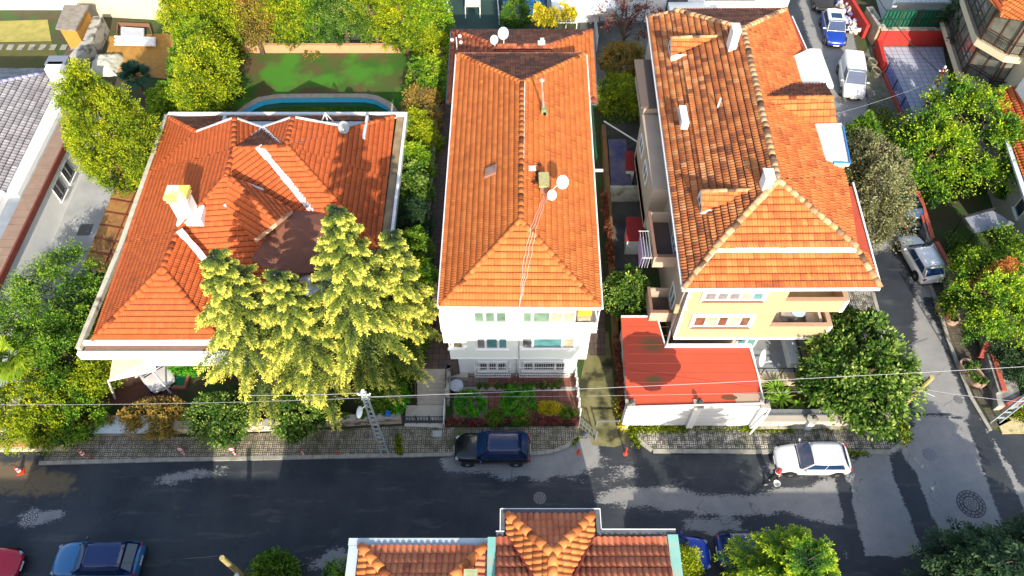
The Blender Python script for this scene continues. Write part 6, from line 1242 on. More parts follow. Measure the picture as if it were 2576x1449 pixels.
t = thing('blue_tarp_roof', 'flat shed roof covered by dark blue sheeting in the narrow yard', 'shed', P(1555,410)); q = PL([(1530,350),(1575,350),(1590,475),(1538,475)],1.2); g = MB(); g.prism([(p.x,p.y) for p in q], 1.0, 1.2); g.build('roof', mat('blue_sheeting', (0.03,0.03,0.14), .6, (0.10,0.09,0.12), 1.2, contrast=1.6), t); g = MB(); c_ = sum(q, V3(0,0,0))/4; g.prism([(c_.x+(p.x-c_.x)*.9,c_.y+(p.y-c_.y)*.95) for p in q], 0, .998); g.build('wall', CONC, t)
t = thing('laundry_rack', 'white laundry frames with hanging striped cloths on the tan building balcony', 'laundry', P(1600,640)); g = MB(); a = W(1592,606,27.2); 
g.beam((8.1,26.2,6.6),(7.5,26.2,6.6), .03); g.beam((8.1,28.2,6.6),(7.5,28.2,6.6), .03)
for i in range(4): g.beam((8.05-i*.16,26.2,6.62),(8.05-i*.16,28.2,6.62), .012)
g.build('rack_frame', METALW, t)
for i, c in enumerate(((0.30,0.20,0.38),(0.62,0.60,0.62),(0.25,0.30,0.5),(0.55,0.5,0.5))):
    g = MB(); x = 7.55+i*.16; g.add([(x,26.4,6.6),(x,28.0-.2*i,6.6),(x+.05,27.9-.2*i,5.4),(x-.03,26.45,5.3),(x+.02,26.4,6.6),(x+.02,28.0-.2*i,6.6),(x+.07,27.9-.2*i,5.4),(x-.01,26.45,5.3)], [(0,1,2,3),(7,6,5,4),(0,4,5,1),(1,5,6,2),(2,6,7,3),(3,7,4,0)]); g.build('cloth', mat('cloth_%d' % i if False else ['purple_cloth','white_cloth','blue_cloth','grey_cloth'][i], c, .9), t)
g = MB(); g.tube([P(1520,305,1.0),P(1612,362,2.6)], .06, 8); tag(g.build('slanting_pole', METALW), 'long white pole slanting across the yard to the tan building', 'pole')
# awning on the right
t = thing('grey_awning', 'grey fabric awning on a dark frame in the right hand garden', 'awning', P(2490,550)); a, b, c, d = P(2425,548,2.6), P(2500,527,2.8), P(2556,560,2.8), P(2450,590,2.5); g = MB(); g.prism([(p.x,p.y) for p in (a,b,c,d)], 2.6, 2.68); g.build('fabric', mat('grey_fabric', (0.22,0.23,0.28), .8, (0.18,0.19,0.23), 2), t); g = MB(); g.beam(a+V3(0,0,.1), b+V3(0,0,.1), .12)
for p in (a,b,c,d): g.beam((p.x,p.y,0),(p.x,p.y,2.6), .07)
g.build('frame', IRON, t)
t = thing('timber_decking', 'brown timber deck steps behind the right hand wall', 'decking', P(2550,860)); g = MB()
for i in range(5): p = P(2510+i*14,838+i*9,.5); g.cbox((p.x,p.y,.5), 1.6,.3,.08, rz=-.6)
g.build('boards', mat('red_timber', (0.20,0.06,0.035), .8), t)
# playground chair + rails
t = thing('garden_chair', 'white metal framed seat with beige back on the dark court', 'chair', P(1190,40)); p = P(1190,36); g = MB(); g.cbox((p.x,p.y+.6,.9), 1.3,1.2,.08, rx=.25); g.build('seat', mat('beige_cloth', (0.55,0.5,0.40), .8), t)
for sx in (-.65,.65): g = MB(); g.tube([(p.x+sx,p.y-.6,0),(p.x+sx,p.y-.1,.8),(p.x+sx,p.y+1.2,1.2)], .04, 6); g.build('leg', METALW, t)
for nm, px, py in (('a',1120,30),('b',1256,30)): pass
fence('court_rail', 'white rail on the left side of the dark court', 'railing', P(1123,5), P(1133,62), 1.0, METALW, 1.0, .06, (.95,.5), 1); fence('court_rail', 'white and grey rail on the right side of the dark court', 'railing', P(1251,5), P(1256,62), 1.0, METALW, .25, .04, (.95,.5), 1)
fence('rear_railing', 'white railing ladder frame behind the rear house corner', 'railing', P(1495,70), P(1500,130), 1.6, METALW, .3, .04, (.3,.95), 1); fence('rear_railing', 'white railing on the blue glazed terrace at the top', 'railing', P(1370,72), P(1450,72), 1.2, METALW, .9, .05, (.5,.95), 1)
fence('side_fence', 'green wire fence along the rear house side', 'fence', (6.3,40), (6.3,51), 1.2, mat('green_wire', (0.01,0.06,0.035), .6), .2, .03, (.1,.95), 5)
# ================= VEGETATION =================
LM_LIME = leaf_mat('leaf_lime', (0.03,0.07,0.004), (0.22,0.31,0.008), (0.52,0.50,0.012)); LM_CED = leaf_mat('needles_golden', (0.014,0.035,0.014), (0.17,0.23,0.03), (0.85,0.76,0.13), .15)
LM_GRN = leaf_mat('leaf_green', (0.010,0.04,0.004), (0.08,0.19,0.010), (0.26,0.38,0.03)); LM_DK = leaf_mat('leaf_dark', (0.008,0.028,0.012), (0.025,0.065,0.022), (0.07,0.12,0.05)); LM_LAU = leaf_mat('leaf_laurel', (0.010,0.04,0.006), (0.07,0.16,0.015), (0.36,0.46,0.10))
LM_OLV = leaf_mat('leaf_olive', (0.04,0.045,0.02), (0.19,0.20,0.085), (0.40,0.39,0.20)); LM_YEL = leaf_mat('leaf_yellow', (0.16,0.15,0.005), (0.50,0.42,0.012), (0.75,0.58,0.02)); LM_RED = leaf_mat('leaf_berberis', (0.06,0.014,0.014), (0.20,0.05,0.045), (0.40,0.14,0.10))
LM_MIX = leaf_mat('needles_bright', (0.012,0.05,0.010), (0.11,0.25,0.012), (0.42,0.52,0.02)); LM_AUT = leaf_mat('leaf_autumn', (0.07,0.06,0.012), (0.26,0.20,0.04), (0.48,0.26,0.05)); LM_PALM = leaf_mat('palm_leaf', (0.03,0.09,0.008), (0.20,0.33,0.02), (0.50,0.52,0.04)); LM_PALD = leaf_mat('palm_leaf_dark', (0.006,0.03,0.02), (0.015,0.065,0.04), (0.05,0.12,0.06)); LM_YUC = leaf_mat('yucca_leaf', (0.05,0.14,0.01), (0.22,0.42,0.04), (0.40,0.55,0.12))
LM_VINE = leaf_mat('dry_vine', (0.07,0.02,0.012), (0.20,0.06,0.03), (0.40,0.13,0.04)); TWIG = mat('dry_twig', (0.22,0.09,0.045), .9, (0.12,0.05,0.03), 6); LM_SHR = leaf_mat('leaf_bright_ball', (0.01,0.09,0.003), (0.06,0.30,0.008), (0.20,0.52,0.02))
def tb_(base, top): b = P(*base); t_ = W(top[0], top[1], b.y); return b, t_.z
def B(kind, lab, base, top, rad, lm, **k):
    b, h = tb_(base, top); return broadleaf(kind, lab, b, h, rad, lm, lean=((W(top[0],top[1],b.y).x-b.x),0), **k)
def BB(kind, lab, box, H, lm, z=0, **k):
    """crown sighted by its centre and extent; H its height"""
    cx, cy, w_, h_ = box; zc = z+H*.52; p = P(cx, cy, zc); dep = p.y*cos(PITCH)+(CAMH-zc)*sin(PITCH); sc = FPX/dep; th = PITCH+math.atan((cy-724.5)/FPX)
    rz = H*.49; rx = w_/2/sc; ry = sqrt(max(.15, (h_/2/sc)**2-(rz*cos(th))**2))/sin(th); ry = min(max(ry, rx*.45), rx*2.2)
    k.setdefault('low', -.85); return broadleaf(kind, lab, (p.x, p.y, z), H, (rx*1.02, ry*1.02, rz), lm, **k)
def Cn(kind, lab, base, top, R_, lm, **k):
    b, h = tb_(base, top); return conifer(kind, lab, b, h, R_, lm, lean=((W(top[0],top[1],b.y).x-b.x),0), **k)
# the big golden cedars
Cn('golden_cedar', 'tallest golden cedar whose tip stands over the brown cone roof', (940,950), (845,528), 4.5, LM_CED, n_br=105, tw=34, per=26, sliver=.18, sw=.13, p=.82, seed=3, low=.22, droop=.32, wide=.34)
Cn('golden_cedar', 'golden cedar reaching over the orange hip left of the brown cone roof', (705,960), (535,640), 4.3, LM_CED, n_br=98, tw=34, per=26, sliver=.18, sw=.13, p=.78, seed=4, low=.22, droop=.32, wide=.34)
Cn('golden_cedar', 'golden cedar nearest the side path with its tip at the villa gutter', (1015,895), (985,588), 2.9, LM_CED, n_br=78, tw=30, per=24, sliver=.18, sw=.13, p=.75, seed=5, low=.26, droop=.32, wide=.36)
Cn('golden_cedar', 'golden cedar with broad low fans in the middle of the clump', (850,975), (690,690), 3.9, LM_CED, n_br=92, tw=34, per=26, sliver=.18, sw=.13, p=.75, seed=6, low=.22, droop=.32, wide=.34)
# left side
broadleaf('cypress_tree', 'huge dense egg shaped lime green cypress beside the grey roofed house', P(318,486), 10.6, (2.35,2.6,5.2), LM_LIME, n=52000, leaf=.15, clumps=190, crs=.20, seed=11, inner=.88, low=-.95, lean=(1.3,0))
BB('cypress_tree', 'smaller yellow green cypress on the right of the huge egg shaped one', (352,385,80,220), 5, LM_AUT, n=9000, leaf=.15, clumps=90, crs=.2, seed=12, inner=.7)
BB('conifer_tree', 'dark green spreading tree in front of the white courtyard wall', (135,765,250,270), 5.5, LM_GRN, n=20000, leaf=.15, clumps=110, crs=.22, seed=13)
BB('conifer_tree', 'green tree touching the left corner of the villa front gutter', (175,890,190,200), 4.6, LM_GRN, n=14000, leaf=.16, clumps=80, crs=.22, seed=14)
BB('broad_shrub', 'bright green shrub beside the carport canopy', (238,945,100,120), 3.4, LM_LIME, n=7000, leaf=.15, clumps=50, seed=15, crs=.25)
BB('broad_shrub', 'wide bright green shrub mass at the left end of the pavement', (92,1025,185,205), 3.6, LM_LIME, n=17000, leaf=.15, clumps=100, seed=16, crs=.22)
BB('broad_shrub', 'rounded green shrub overhanging the pavement beside the red cones', (190,1048,130,150), 2.6, LM_MIX, n=8000, leaf=.14, clumps=60, seed=17, crs=.25)
blades('fan_palm', 'yellow green fan palm at the left edge', P(95,960), 46, 1.55, .1, LM_PALM, seed=2, elev=(-.3,1.3), trunk=3.0, fan=True, cat='palm tree', r0=.16)
blades('fan_palm', 'dark green fan palm at the edge of the ochre yard', P(365,240), 34, 1.3, .1, LM_PALD, seed=5, elev=(-.2,1.2), trunk=2.0, fan=True, cat='palm tree', r0=.12)
BB('laurel_bush', 'round bright laurel bush on the pavement by the cream wall', (556,1050,165,125), 2.8, LM_LAU, n=12000, leaf=.17, clumps=80, seed=18, crs=.25)
BB('laurel_bush', 'variegated laurel bush overhanging the pavement right of the cream wall', (754,1040,130,135), 2.8, LM_LAU, n=11000, leaf=.17, clumps=70, seed=19, crs=.25)
BB('autumn_shrub', 'brown and green shrub beside the pale blue planter', (388,1052,150,100), 2.0, LM_AUT, n=9000, leaf=.14, clumps=60, seed=20, crs=.25)
hedge_blob('dry_vine_hedge', 'tangle of dry brown vines hanging over the pale blue planter', [P(215,1085),P(360,1065)], .3, 1.2, .6, LM_AUT, 4500, .1, 21, twiggy=90, twm=TWIG)
hedge_blob('ivy_hedge', 'dark ivy strip on top of the white brick wall', [P(840,1062),P(1000,1050)], .3, 1.0, .5, LM_GRN, 6000, .12, 22); hedge_blob('ivy_hedge', 'green ivy strip between the planter and the laurel bush', [P(330,1062),P(470,1055)], .2, 1.2, .7, LM_LAU, 5000, .12, 23)
BB('garden_shrub', 'leafy green tree right of the cedars above the iron gate', (1010,890,100,200), 4.2, LM_GRN, n=9000, leaf=.15, clumps=60, seed=24); BB('garden_shrub', 'dark green shrub behind the steel pylon', (955,985,120,90), 2.6, LM_GRN, n=8000, leaf=.14, clumps=50, seed=25)
BB('garden_shrub', 'low round green bush in the villa front garden by the carport', (470,922,85,45), 1.4, LM_SHR, n=4000, leaf=.13, clumps=30, seed=26); BB('garden_shrub', 'bright sapling beside the steps landing', (1003,1005,40,80), 2.2, LM_SHR, n=2000, leaf=.15, clumps=14, seed=27)
# trees behind the lawn and around the ochre yard
zz_ = [((520,190,120,240),7,LM_LIME,'lime green tree nearest the villa roof corner'),((465,60,95,170),8,LM_LIME,'tall lime green tree beside the pale concrete wall'),((555,40,130,200),8.5,LM_LIME,'tree behind the upper left corner of the lawn'),((630,40,120,170),8,LM_AUT,'brownish tree with orange patches left of the lawn wall'),
       ((700,25,120,180),8.5,LM_LIME,'yellow green tree over the left of the terracotta wall'),((775,18,115,165),8,LM_MIX,'bright green tree hanging over the terracotta wall'),((855,20,120,165),8.5,LM_LAU,'glossy dark ivy covered tree over the terracotta wall'),((935,25,120,160),8,LM_LIME,'green tree right of centre behind the lawn'),((1015,45,110,170),8.5,LM_LIME,'tree behind the right corner of the lawn'),((1080,60,110,180),7.5,LM_MIX,'tree with bare stems next to the dark court'),
       ((430,262,100,110),4.0,LM_MIX,'low green tree between the dark palm and the villa'),((475,185,90,120),4.5,LM_GRN,'dark green low tree beside the pool garden'),((500,95,110,130),6,LM_MIX,'middle lime tree between ochre yard and lawn')]
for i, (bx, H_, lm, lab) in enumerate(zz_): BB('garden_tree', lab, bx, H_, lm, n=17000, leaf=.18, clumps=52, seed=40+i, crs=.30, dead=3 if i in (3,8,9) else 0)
BB('clipped_bush', 'dark blue green clipped ball bush beside the pool', (578,232,62,56), 1.5, LM_DK, n=6000, leaf=.1, clumps=80, crs=.16, inner=.85, seed=60)
BB('flowering_shrub', 'small variegated shrub with white blossom by the terracotta wall', (787,138,40,36), 1.0, LM_AUT, n=1500, leaf=.12, clumps=16, seed=61)
hs = [((1098,130,70,120),LM_LIME,'topmost hedge conifer beside the concrete side wall'),((1075,205,80,120),LM_MIX,'second hedge conifer, with bare brown twigs, below the topmost'),((1062,280,80,110),LM_AUT,'hedge conifer with dead twigs level with the pool end'),((1052,350,85,110),LM_LIME,'hedge conifer beside the villa roof corner'),((1045,420,80,100),LM_MIX,'hedge conifer beside the upper east gutter'),((1042,490,80,110),LM_LAU,'glossy leaved hedge tree beside the middle of the east gutter'),((1038,560,85,110),LM_DK,'dark hedge tree behind the cedar tip'),((1040,630,80,100),LM_GRN,'hedge tree between cedar and side path'),((1042,705,80,120),LM_MIX,'bright hedge tree low beside the side path'),((1035,790,80,120),LM_GRN,'lowest hedge tree beside the side path')]
for i, (bx, lm, lab) in enumerate(hs): BB('hedge_tree', lab, (bx[0],bx[1],bx[2]*1.15,bx[3]*1.2), 4.4, lm, n=9500, leaf=.17, clumps=34, seed=70+i, crs=.34, dead=5 if i in (1,2) else 0)
# front garden of the white house
BB('round_bush', 'left ball shaped bright green bush on the red terrace', (1183,1013,76,64), 1.3, LM_SHR, n=6000, leaf=.09, clumps=60, crs=.2, inner=.8, seed=81); BB('round_bush', 'right ball shaped bright green bush on the red terrace', (1302,1008,86,72), 1.45, LM_SHR, n=7000, leaf=.09, clumps=60, crs=.2, inner=.8, seed=82)
BB('yellow_bush', 'yellow leaved bush beside the right green ball bush', (1383,1027,64,36), 0.9, LM_YEL, n=3500, leaf=.1, clumps=30, seed=83); BB('small_bush', 'small dark green bush right of the yellow bush', (1428,1040,44,26), 0.7, LM_GRN, n=2500, leaf=.09, clumps=24, seed=84)
hedge_blob('berberis_hedge', 'dark red berberis hedge along the terrace street edge', [P(1122,1068),P(1452,1064)], .05, .62, .42, LM_RED, 13000, .08, 85, twiggy=90, twm=TWIG)
BB('small_bush', 'green bush growing through the red hedge under the right ball bush', (1310,1054,46,28), .8, LM_GRN, n=3500, leaf=.1, clumps=24, seed=86); BB('small_bush', 'green bush growing through the red hedge near the middle', (1245,1050,52,30), 0.9, LM_GRN, n=3000, leaf=.1, clumps=24, seed=87)
# between the houses
BB('weeping_tree', 'weeping yellow green tree in the yard behind the tan building', (1562,152,100,100), 3.4, LM_AUT, n=9000, leaf=.16, clumps=60, seed=90, crs=.3, low=-.3); BB('yard_shrub', 'dense shrub with yellow leaves below the weeping tree', (1560,243,112,115), 2.2, LM_LIME, n=9000, leaf=.16, clumps=60, seed=91); BB('yard_shrub', 'dark green shrub between weeping tree and tan building', (1605,170,40,110), 1.8, LM_GRN, n=4000, leaf=.15, clumps=30, seed=92)
BB('glossy_tree', 'round glossy leaved tree between the white house and the tan building', (1577,745,125,128), 4.2, LM_LAU, n=9000, leaf=.2, clumps=90, seed=93, crs=.18, inner=.75)
hedge_blob('creeper', 'reddish creeper on the boundary wall opposite the laundry', [P(1515,520),P(1535,690)], .9, 1.7, .4, LM_VINE, 3500, .12, 94, 'climber', twiggy=70, twm=TWIG); hedge_blob('creeper', 'dry twiggy brown creeper beside the garage', [P(1545,870),P(1562,1050)], .9, 1.7, .45, LM_VINE, 4000, .1, 95, 'climber', twiggy=160, twm=TWIG)
hedge_blob('yellow_creeper', 'yellow leaved creeper at the foot of the garage pillar', [P(1552,1010),P(1566,1088)], .1, .9, .32, LM_YEL, 1200, .13, 96, 'climber')
hedge_blob('roof_climber', 'yellow green climber spilling over the rear house roof', [P(1345,75,5),P(1440,70,5)], .6, 2.0, 1.0, LM_YEL, 3500, .2, 97, 'climber', twiggy=40); BB('garden_tree', 'dark green tree right of the dark court', (1300,35,70,110), 4.5, LM_GRN, n=5000, leaf=.17, clumps=40, seed=98)
broadleaf('sparse_tree', 'thin reddish leaved tree in front of the white modern villa', P(1560,150), 6.5, (2.6,1.2,2.6), LM_RED, n=1300, leaf=.2, clumps=40, seed=99, crs=.2, dead=6)
# right side
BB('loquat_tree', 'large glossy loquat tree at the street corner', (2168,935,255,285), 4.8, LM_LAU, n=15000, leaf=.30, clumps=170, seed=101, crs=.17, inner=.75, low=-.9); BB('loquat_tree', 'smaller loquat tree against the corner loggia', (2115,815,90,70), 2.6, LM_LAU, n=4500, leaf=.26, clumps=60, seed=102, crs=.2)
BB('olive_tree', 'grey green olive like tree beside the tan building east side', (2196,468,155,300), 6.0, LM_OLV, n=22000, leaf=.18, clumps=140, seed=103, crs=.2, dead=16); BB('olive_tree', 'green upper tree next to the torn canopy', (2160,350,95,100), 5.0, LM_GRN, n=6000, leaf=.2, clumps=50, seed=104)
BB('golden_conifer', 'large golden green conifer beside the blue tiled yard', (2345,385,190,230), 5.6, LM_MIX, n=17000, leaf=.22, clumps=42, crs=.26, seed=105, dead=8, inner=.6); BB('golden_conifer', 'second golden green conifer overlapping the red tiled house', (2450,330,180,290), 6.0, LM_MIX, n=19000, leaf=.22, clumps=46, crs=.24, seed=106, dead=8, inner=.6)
BB('golden_conifer', 'golden green conifer with russet sprays above the lower right planters', (2485,738,175,235), 4.6, LM_MIX, n=16000, leaf=.18, clumps=70, crs=.24, seed=107, dead=8); BB('golden_conifer', 'bright conifer at the right edge over the grey awning', (2545,680,110,250), 4.8, LM_MIX, n=11000, leaf=.18, clumps=50, crs=.26, seed=108, dead=5)
BB('russet_shrub', 'russet dead foliage patch inside the lower right conifers', (2500,705,80,60), 5.4, leaf_mat('leaf_russet', (0.16,0.05,0.02), (0.42,0.14,0.03), (0.6,0.25,0.05)), n=1800, leaf=.14, clumps=24, seed=109)
conifer('dark_fir', 'dark green fir leaning over the metal shed', P(2385,130), 8.0, 2.6, LM_DK, n_br=80, tw=14, per=11, sliver=.3, seed=110, p=.6, low=.35, sw=.35)
BB('dark_shrub', 'dark green shrub at the right edge above the pylon', (2555,915,90,130), 2.2, LM_DK, n=6000, leaf=.15, clumps=50, seed=111); BB('dark_shrub', 'low dark shrub in the right hand garden beside the awning', (2420,640,60,110), 1.4, LM_GRN, n=5000, leaf=.14, clumps=40, seed=112)
# near the bottom edge
conifer('foreground_spruce', 'bushy yellow green spruce at the bottom edge hiding a parked car', (12.75,8.9,0), 8.0, 3.0, LM_MIX, n_br=120, tw=22, per=18, sliver=.19, seed=120, p=.5, low=.3, droop=.15, upt=.3, wide=.36, sw=.15); conifer('foreground_spruce', 'dark spruce in the bottom right corner', (22.6,9.3,0), 6.2, 2.9, LM_DK, n_br=150, tw=16, per=12, sliver=.26, seed=121, p=.5, low=.3, droop=.1, upt=.2, sw=.3)
conifer('foreground_spruce', 'dark spruce beyond the bottom right corner', (26.2,10.0,0), 6.2, 2.8, LM_DK, n_br=120, tw=15, per=12, sliver=.26, seed=122, p=.5, low=.3, upt=.2, sw=.3)
BB('foreground_shrub', 'green shrub beside the wooden pole at the bottom edge', (690,1435,120,80), 2.0, LM_GRN, n=6000, leaf=.15, clumps=50, seed=123); BB('foreground_shrub', 'yellow green bush against the blue car at the bottom edge', (1722,1425,60,90), 4.5, LM_LIME, n=6000, leaf=.12, clumps=50, seed=124)
B('edge_shrub', 'round green shrub low by the bottom edge near the road', (1000,1530), (860,1440), (1.0,.8,1.0), LM_GRN, n=3000, leaf=.13, clumps=30, seed=125)
for i, (b, L_, n_, lab) in enumerate([((1945,985),1.25,60,'tall spiky yucca behind the garage corner'),((1958,1012),1.3,60,'spiky yucca in front of the tall one'),((1925,1022),.9,40,'yucca pressed against the garage wall'),((2000,1030),.8,40,'small yucca behind the lantern wall'),((2030,740),.6,30,'yucca beneath the upper corner loggia')]): blades('yucca', lab, P(*b), n_, L_*.8, .09, LM_YUC, seed=i, elev=(.1,1.35), trunk=.5, group='yuccas by the garage' if i < 4 else None)
# weeds: countless ground cover
rg = np.random.RandomState(8); C = []
for (a, b, n_, s_) in [((1590,1082),(1730,1082),900,.14),((1870,1078),(1990,1082),1100,.16),((1572,1060),(1605,1125),500,.12),((2262,1050),(2275,1120),500,.12),((1000,1100),(1008,1145),400,.1),((2220,280),(2280,430),2500,.5),((1455,1104),(1440,1122),90,.05),((2090,1138),(2180,1145),350,.08),((2270,1060),(2285,1110),300,.1),((2540,1035),(2576,1050),600,.3),((1590,1085),(2180,1080),700,.10)]:
    a, b = P(*a), P(*b); u = rg.rand(n_, 1); q = np.array(a)*(1-u)+np.array(b)*u+rg.randn(n_, 3)*[s_, s_, 0]; q[:, 2] = .1+rg.rand(n_)*.06; C.append(q)
C = np.concatenate(C); D = rg.randn(len(C), 3); D[:, 2] = abs(D[:, 2])+.3; V, F = _leaves(C, D, .1+.08*rg.rand(len(C)), .06+.03*rg.rand(len(C)), rg); o = mesh_np('weeds', V, F, LM_LIME, rg.rand(len(C))); tag(o, 'weeds and moss tufts along kerbs and wall feet', 'weeds', kind='stuff')
# ================= VEHICLES =================
def pm(n, c, r=.28, coat=.6): return mat(n, c, r, coat=coat, spec=.5)
def at(px, py, z=.7): q = P(px, py, z); return (q.x, q.y, 0)
P_WH = pm('paint_white', (0.70,0.72,0.74)); P_BK = pm('paint_black_blue', (0.006,0.008,0.014), .2); P_BL = pm('paint_sky_blue', (0.03,0.16,0.36)); P_RED = pm('paint_red', (0.50,0.005,0.03)); P_BB = pm('paint_bright_blue', (0.005,0.05,0.45)); P_DB = pm('paint_navy_roof', (0.008,0.02,0.09), .15)
car('parked_hatchback', 'white hatchback parked at the kerb near the street corner', at(2044,1152), pi, P_WH, L=4.15, roofp=P_WH, plate=True)
car('parked_suv', 'black estate car parked in front of the white house terrace', at(1238,1126), pi, P_BK, L=4.35, style='suv', H=1.6, roofp=pm('paint_dark_blue', (0.008,0.02,0.08), .2))
car('parked_suv', 'blue sport utility car with dark glass roof at the lower left', at(243,1408), pi, P_BL, L=4.6, Wd=1.9, style='suv', H=1.6, roofp=pm('paint_glass_roof', (0.008,0.025,0.12), .12))
car('parked_hatchback', 'red car cut by the left edge at the lower left', at(-55,1420), 0, P_RED, L=4.2, style='sedan')
car('parked_hatchback', 'bright blue car beside the turquoise gutter at the bottom', at(1690,1392), 0, P_BB, L=4.1, Wd=1.8)
car('parked_hatchback', 'dark blue car with red lamps mostly hidden behind the foreground spruce', at(1905,1385), 0, pm('paint_mid_blue', (0.01,0.04,0.20)), L=4.2)
car('side_street_car', 'white hatchback parked on the side street facing away', at(2316,645), radians(99), P_WH, L=4.0, Wd=1.72)
car('side_street_car', 'dark green car in the shade under the olive tree', at(2275,515), radians(96), pm('paint_dark_green', (0.008,0.02,0.025)), L=4.3, style='sedan')
car('delivery_van', 'white panel van parked on the side street', at(2146,190,.9), radians(-99), P_WH, L=4.4, Wd=1.85, H=1.85, style='van')
car('small_blue_car', 'blue compact car with white roof and bonnet rings at the top', at(2098,70), radians(-96), pm('paint_royal_blue', (0.006,0.04,0.30)), L=4.1, Wd=1.8, H=1.6, roofp=P_WH, sunroof=True, trim=1)
car('side_street_car', 'dark car cut by the top edge on the side street', at(2068,-14), radians(-95), pm('paint_dark_brown', (0.03,0.025,0.02)), L=4.2, Wd=1.8)
car('carport_car', 'silver car nosing out beneath the villa carport', (P(398,905).x-.1, 22.6, 0), radians(-50), pm('paint_silver', (0.45,0.45,0.46)), L=4.1)
# ================= STREET THINGS =================
ORG = mat('cone_orange', (0.75,0.045,0.015), .5, (0.65,0.04,0.015), 5); WTB = mat('reflective_white', (0.8,0.8,0.78), .4); SIGNR = mat('sign_red', (0.6,0.01,0.02), .4)
def cone(lab, px, py):
    p = P(px, py); t = thing('traffic_cone', lab, 'traffic cone', p, 'orange and white traffic cones'); g = MB(); g.cbox((p.x,p.y,p.z+.025), .38,.38,.05, rz=.3); g.build('base', ORG, t)
    prof = lambda a, b: [(.15-.115*a, .05+.65*a), (.15-.115*b, .05+.65*b)]
    for a, b, m_ in ((0,.25,ORG),(.25,.45,WTB),(.45,.62,ORG),(.62,.8,WTB),(.8,1,ORG)): g = MB(); g.lathe(prof(a,b), p, 14); g.build('stripe' if m_ is WTB else 'cone_body', m_, t)
cone('orange and white traffic cone standing on the road at the left edge', 53, 1187); cone('orange and white traffic cone on the pavement by the green shrub', 212, 1145)
def bollard(lab, px, py, sign=False, h=.75, red=False):
    p = P(px, py); t = thing('traffic_post', lab, 'bollard', p, 'small red and white street posts'); g = MB(); g.lathe([(.14,0),(.13,.06),(.06,.1)], p, 12); g.build('base', ORG, t); m1 = ORG if not red else mat('dull_red', (0.45,0.05,0.03), .6)
    for i in range(5): g = MB(); z0 = .1+i*(h-.1)/5; g.lathe([(.05,z0),(.05,z0+(h-.1)/5)], p, 12); g.build('post_body' if (i % 2 == 0 or red) else 'stripe', m1 if (i % 2 == 0 or red) else WTB, t)
    if sign:
        M = Matrix.Rotation(radians(80), 4, 'X'); g = MB(); g.lathe([(.17,-.01),(.17,.01)], p+V3(0,0,h+.17), 18, M); s_ = g.build('sign_disc', SIGNR, t); g = MB(); g.lathe([(.13,-.014),(.13,-.011)], p+V3(0,-.0,h+.17), 18, M); g.build('sign_face', WTB, s_)
        g = MB(); g.lathe([(.13,.011),(.13,.014)], p+V3(0,0,h+.17), 18, M); g.build('sign_face', WTB, s_); g = MB(); g.cbox(p+V3(0,-.02,h+.17), .16,.01,.03); g.build('sign_mark', IRON, s_)
bollard('post with round sign near the kerb, left of the laurel bush', 728, 1147-0 if False else 1147) if False else None
bollard('left post with round white sign on the pavement edge', 467, 1146, True); bollard('right post with round white sign on the pavement edge', 594, 1146, True); bollard('stubby red and white post in the sunlit pavement patch', 765, 1146); bollard('short red post at the edge of the sunlit pavement patch', 852, 1145, h=.6, red=True)
bollard('small red post lying low beside the left traffic cone', 232, 1152, h=.35, red=True); bollard('red post at the left side of the driveway mouth', 1455, 1140, h=.6, red=True); bollard('red post at the right side of the driveway mouth', 1573, 1142, h=.85, red=True)
# poles
STEEL = mat('galvanised_steel', (0.34,0.42,0.47), .45, (0.46,0.52,0.55), 3, metal=.4); RUST = mat('rust_red_steel', (0.30,0.06,0.03), .7, (0.18,0.05,0.03), 4); WOOD = mat('weathered_pole', (0.42,0.34,0.13), .9, (0.30,0.25,0.11), 3, bump=.4)
def lattice(lab, base, top, w0, w1, m, name='steel_pylon', rungs=14, lamp=None, cross=True):
    a = Vector(base); b = Vector(top); t = thing(name, lab, 'utility pole', a); g = MB(); ax = (b-a).normalized(); sx = V3(1,0,0)
    for s_ in (-1,1): g.beam(a+sx*s_*w0/2, b+sx*s_*w1/2, .075, .12)
    g.build('leg', m, t); g = MB()
    for i in range(1, rungs): u = i/rungs; w_ = w0+(w1-w0)*u; p = a.lerp(b, u); g.beam(p-sx*w_/2, p+sx*w_/2, .06, .10)
    g.build('rung', m, t)
    if cross:
        g = MB(); g.beam(b-V3(.3,.0,.3), b+V3(.3,0,-.3), .06); g.beam(b-V3(.22,0,.8), b+V3(.22,0,-.8), .06); g.beam(b, b+V3(0,0,.15), .14)
        for q_ in (-.3,.3): g.lathe([(.03,0),(.05,.05),(.03,.12)], b+V3(q_,0,-.27), 8)
        g.build('crossarm', METALW, t)
    if lamp:
        c = a.lerp(b, lamp); g = MB(); g.tube([c, c+V3(-.25,-.25,.05)], .03, 6); g.lathe2([(sin(pi*i/8), -cos(pi*i/8)) for i in range(9)], c+V3(-.35,-.45,.05), .16, .36, .10, 12); g.build('lamp_head', METALW, t, smooth=True)
    return t
pb = P(968,1140); pt_ = W(905,986,pb.y); TOPA = Vector((pb.x, pb.y, 7.7))
t = lattice('blue grey lattice pylon standing on the pavement left of the black car', pb, TOPA, .42, .22, STEEL, lamp=.82); g = MB(); g.cbox((pb.x-.02,pb.y-.1,1.75), .14,.04,.18); g.build('warning_plate', mat('yellow_plate', (0.75,0.45,0.01), .5), t)
pb2 = P(2500,1064); TOPB = W(2590,972,pb2.y); lattice('wide grey lattice pylon leaning out of the right edge', pb2, (pb2.x+.1,pb2.y,6.5), .55, .45, STEEL, rungs=9, cross=False)
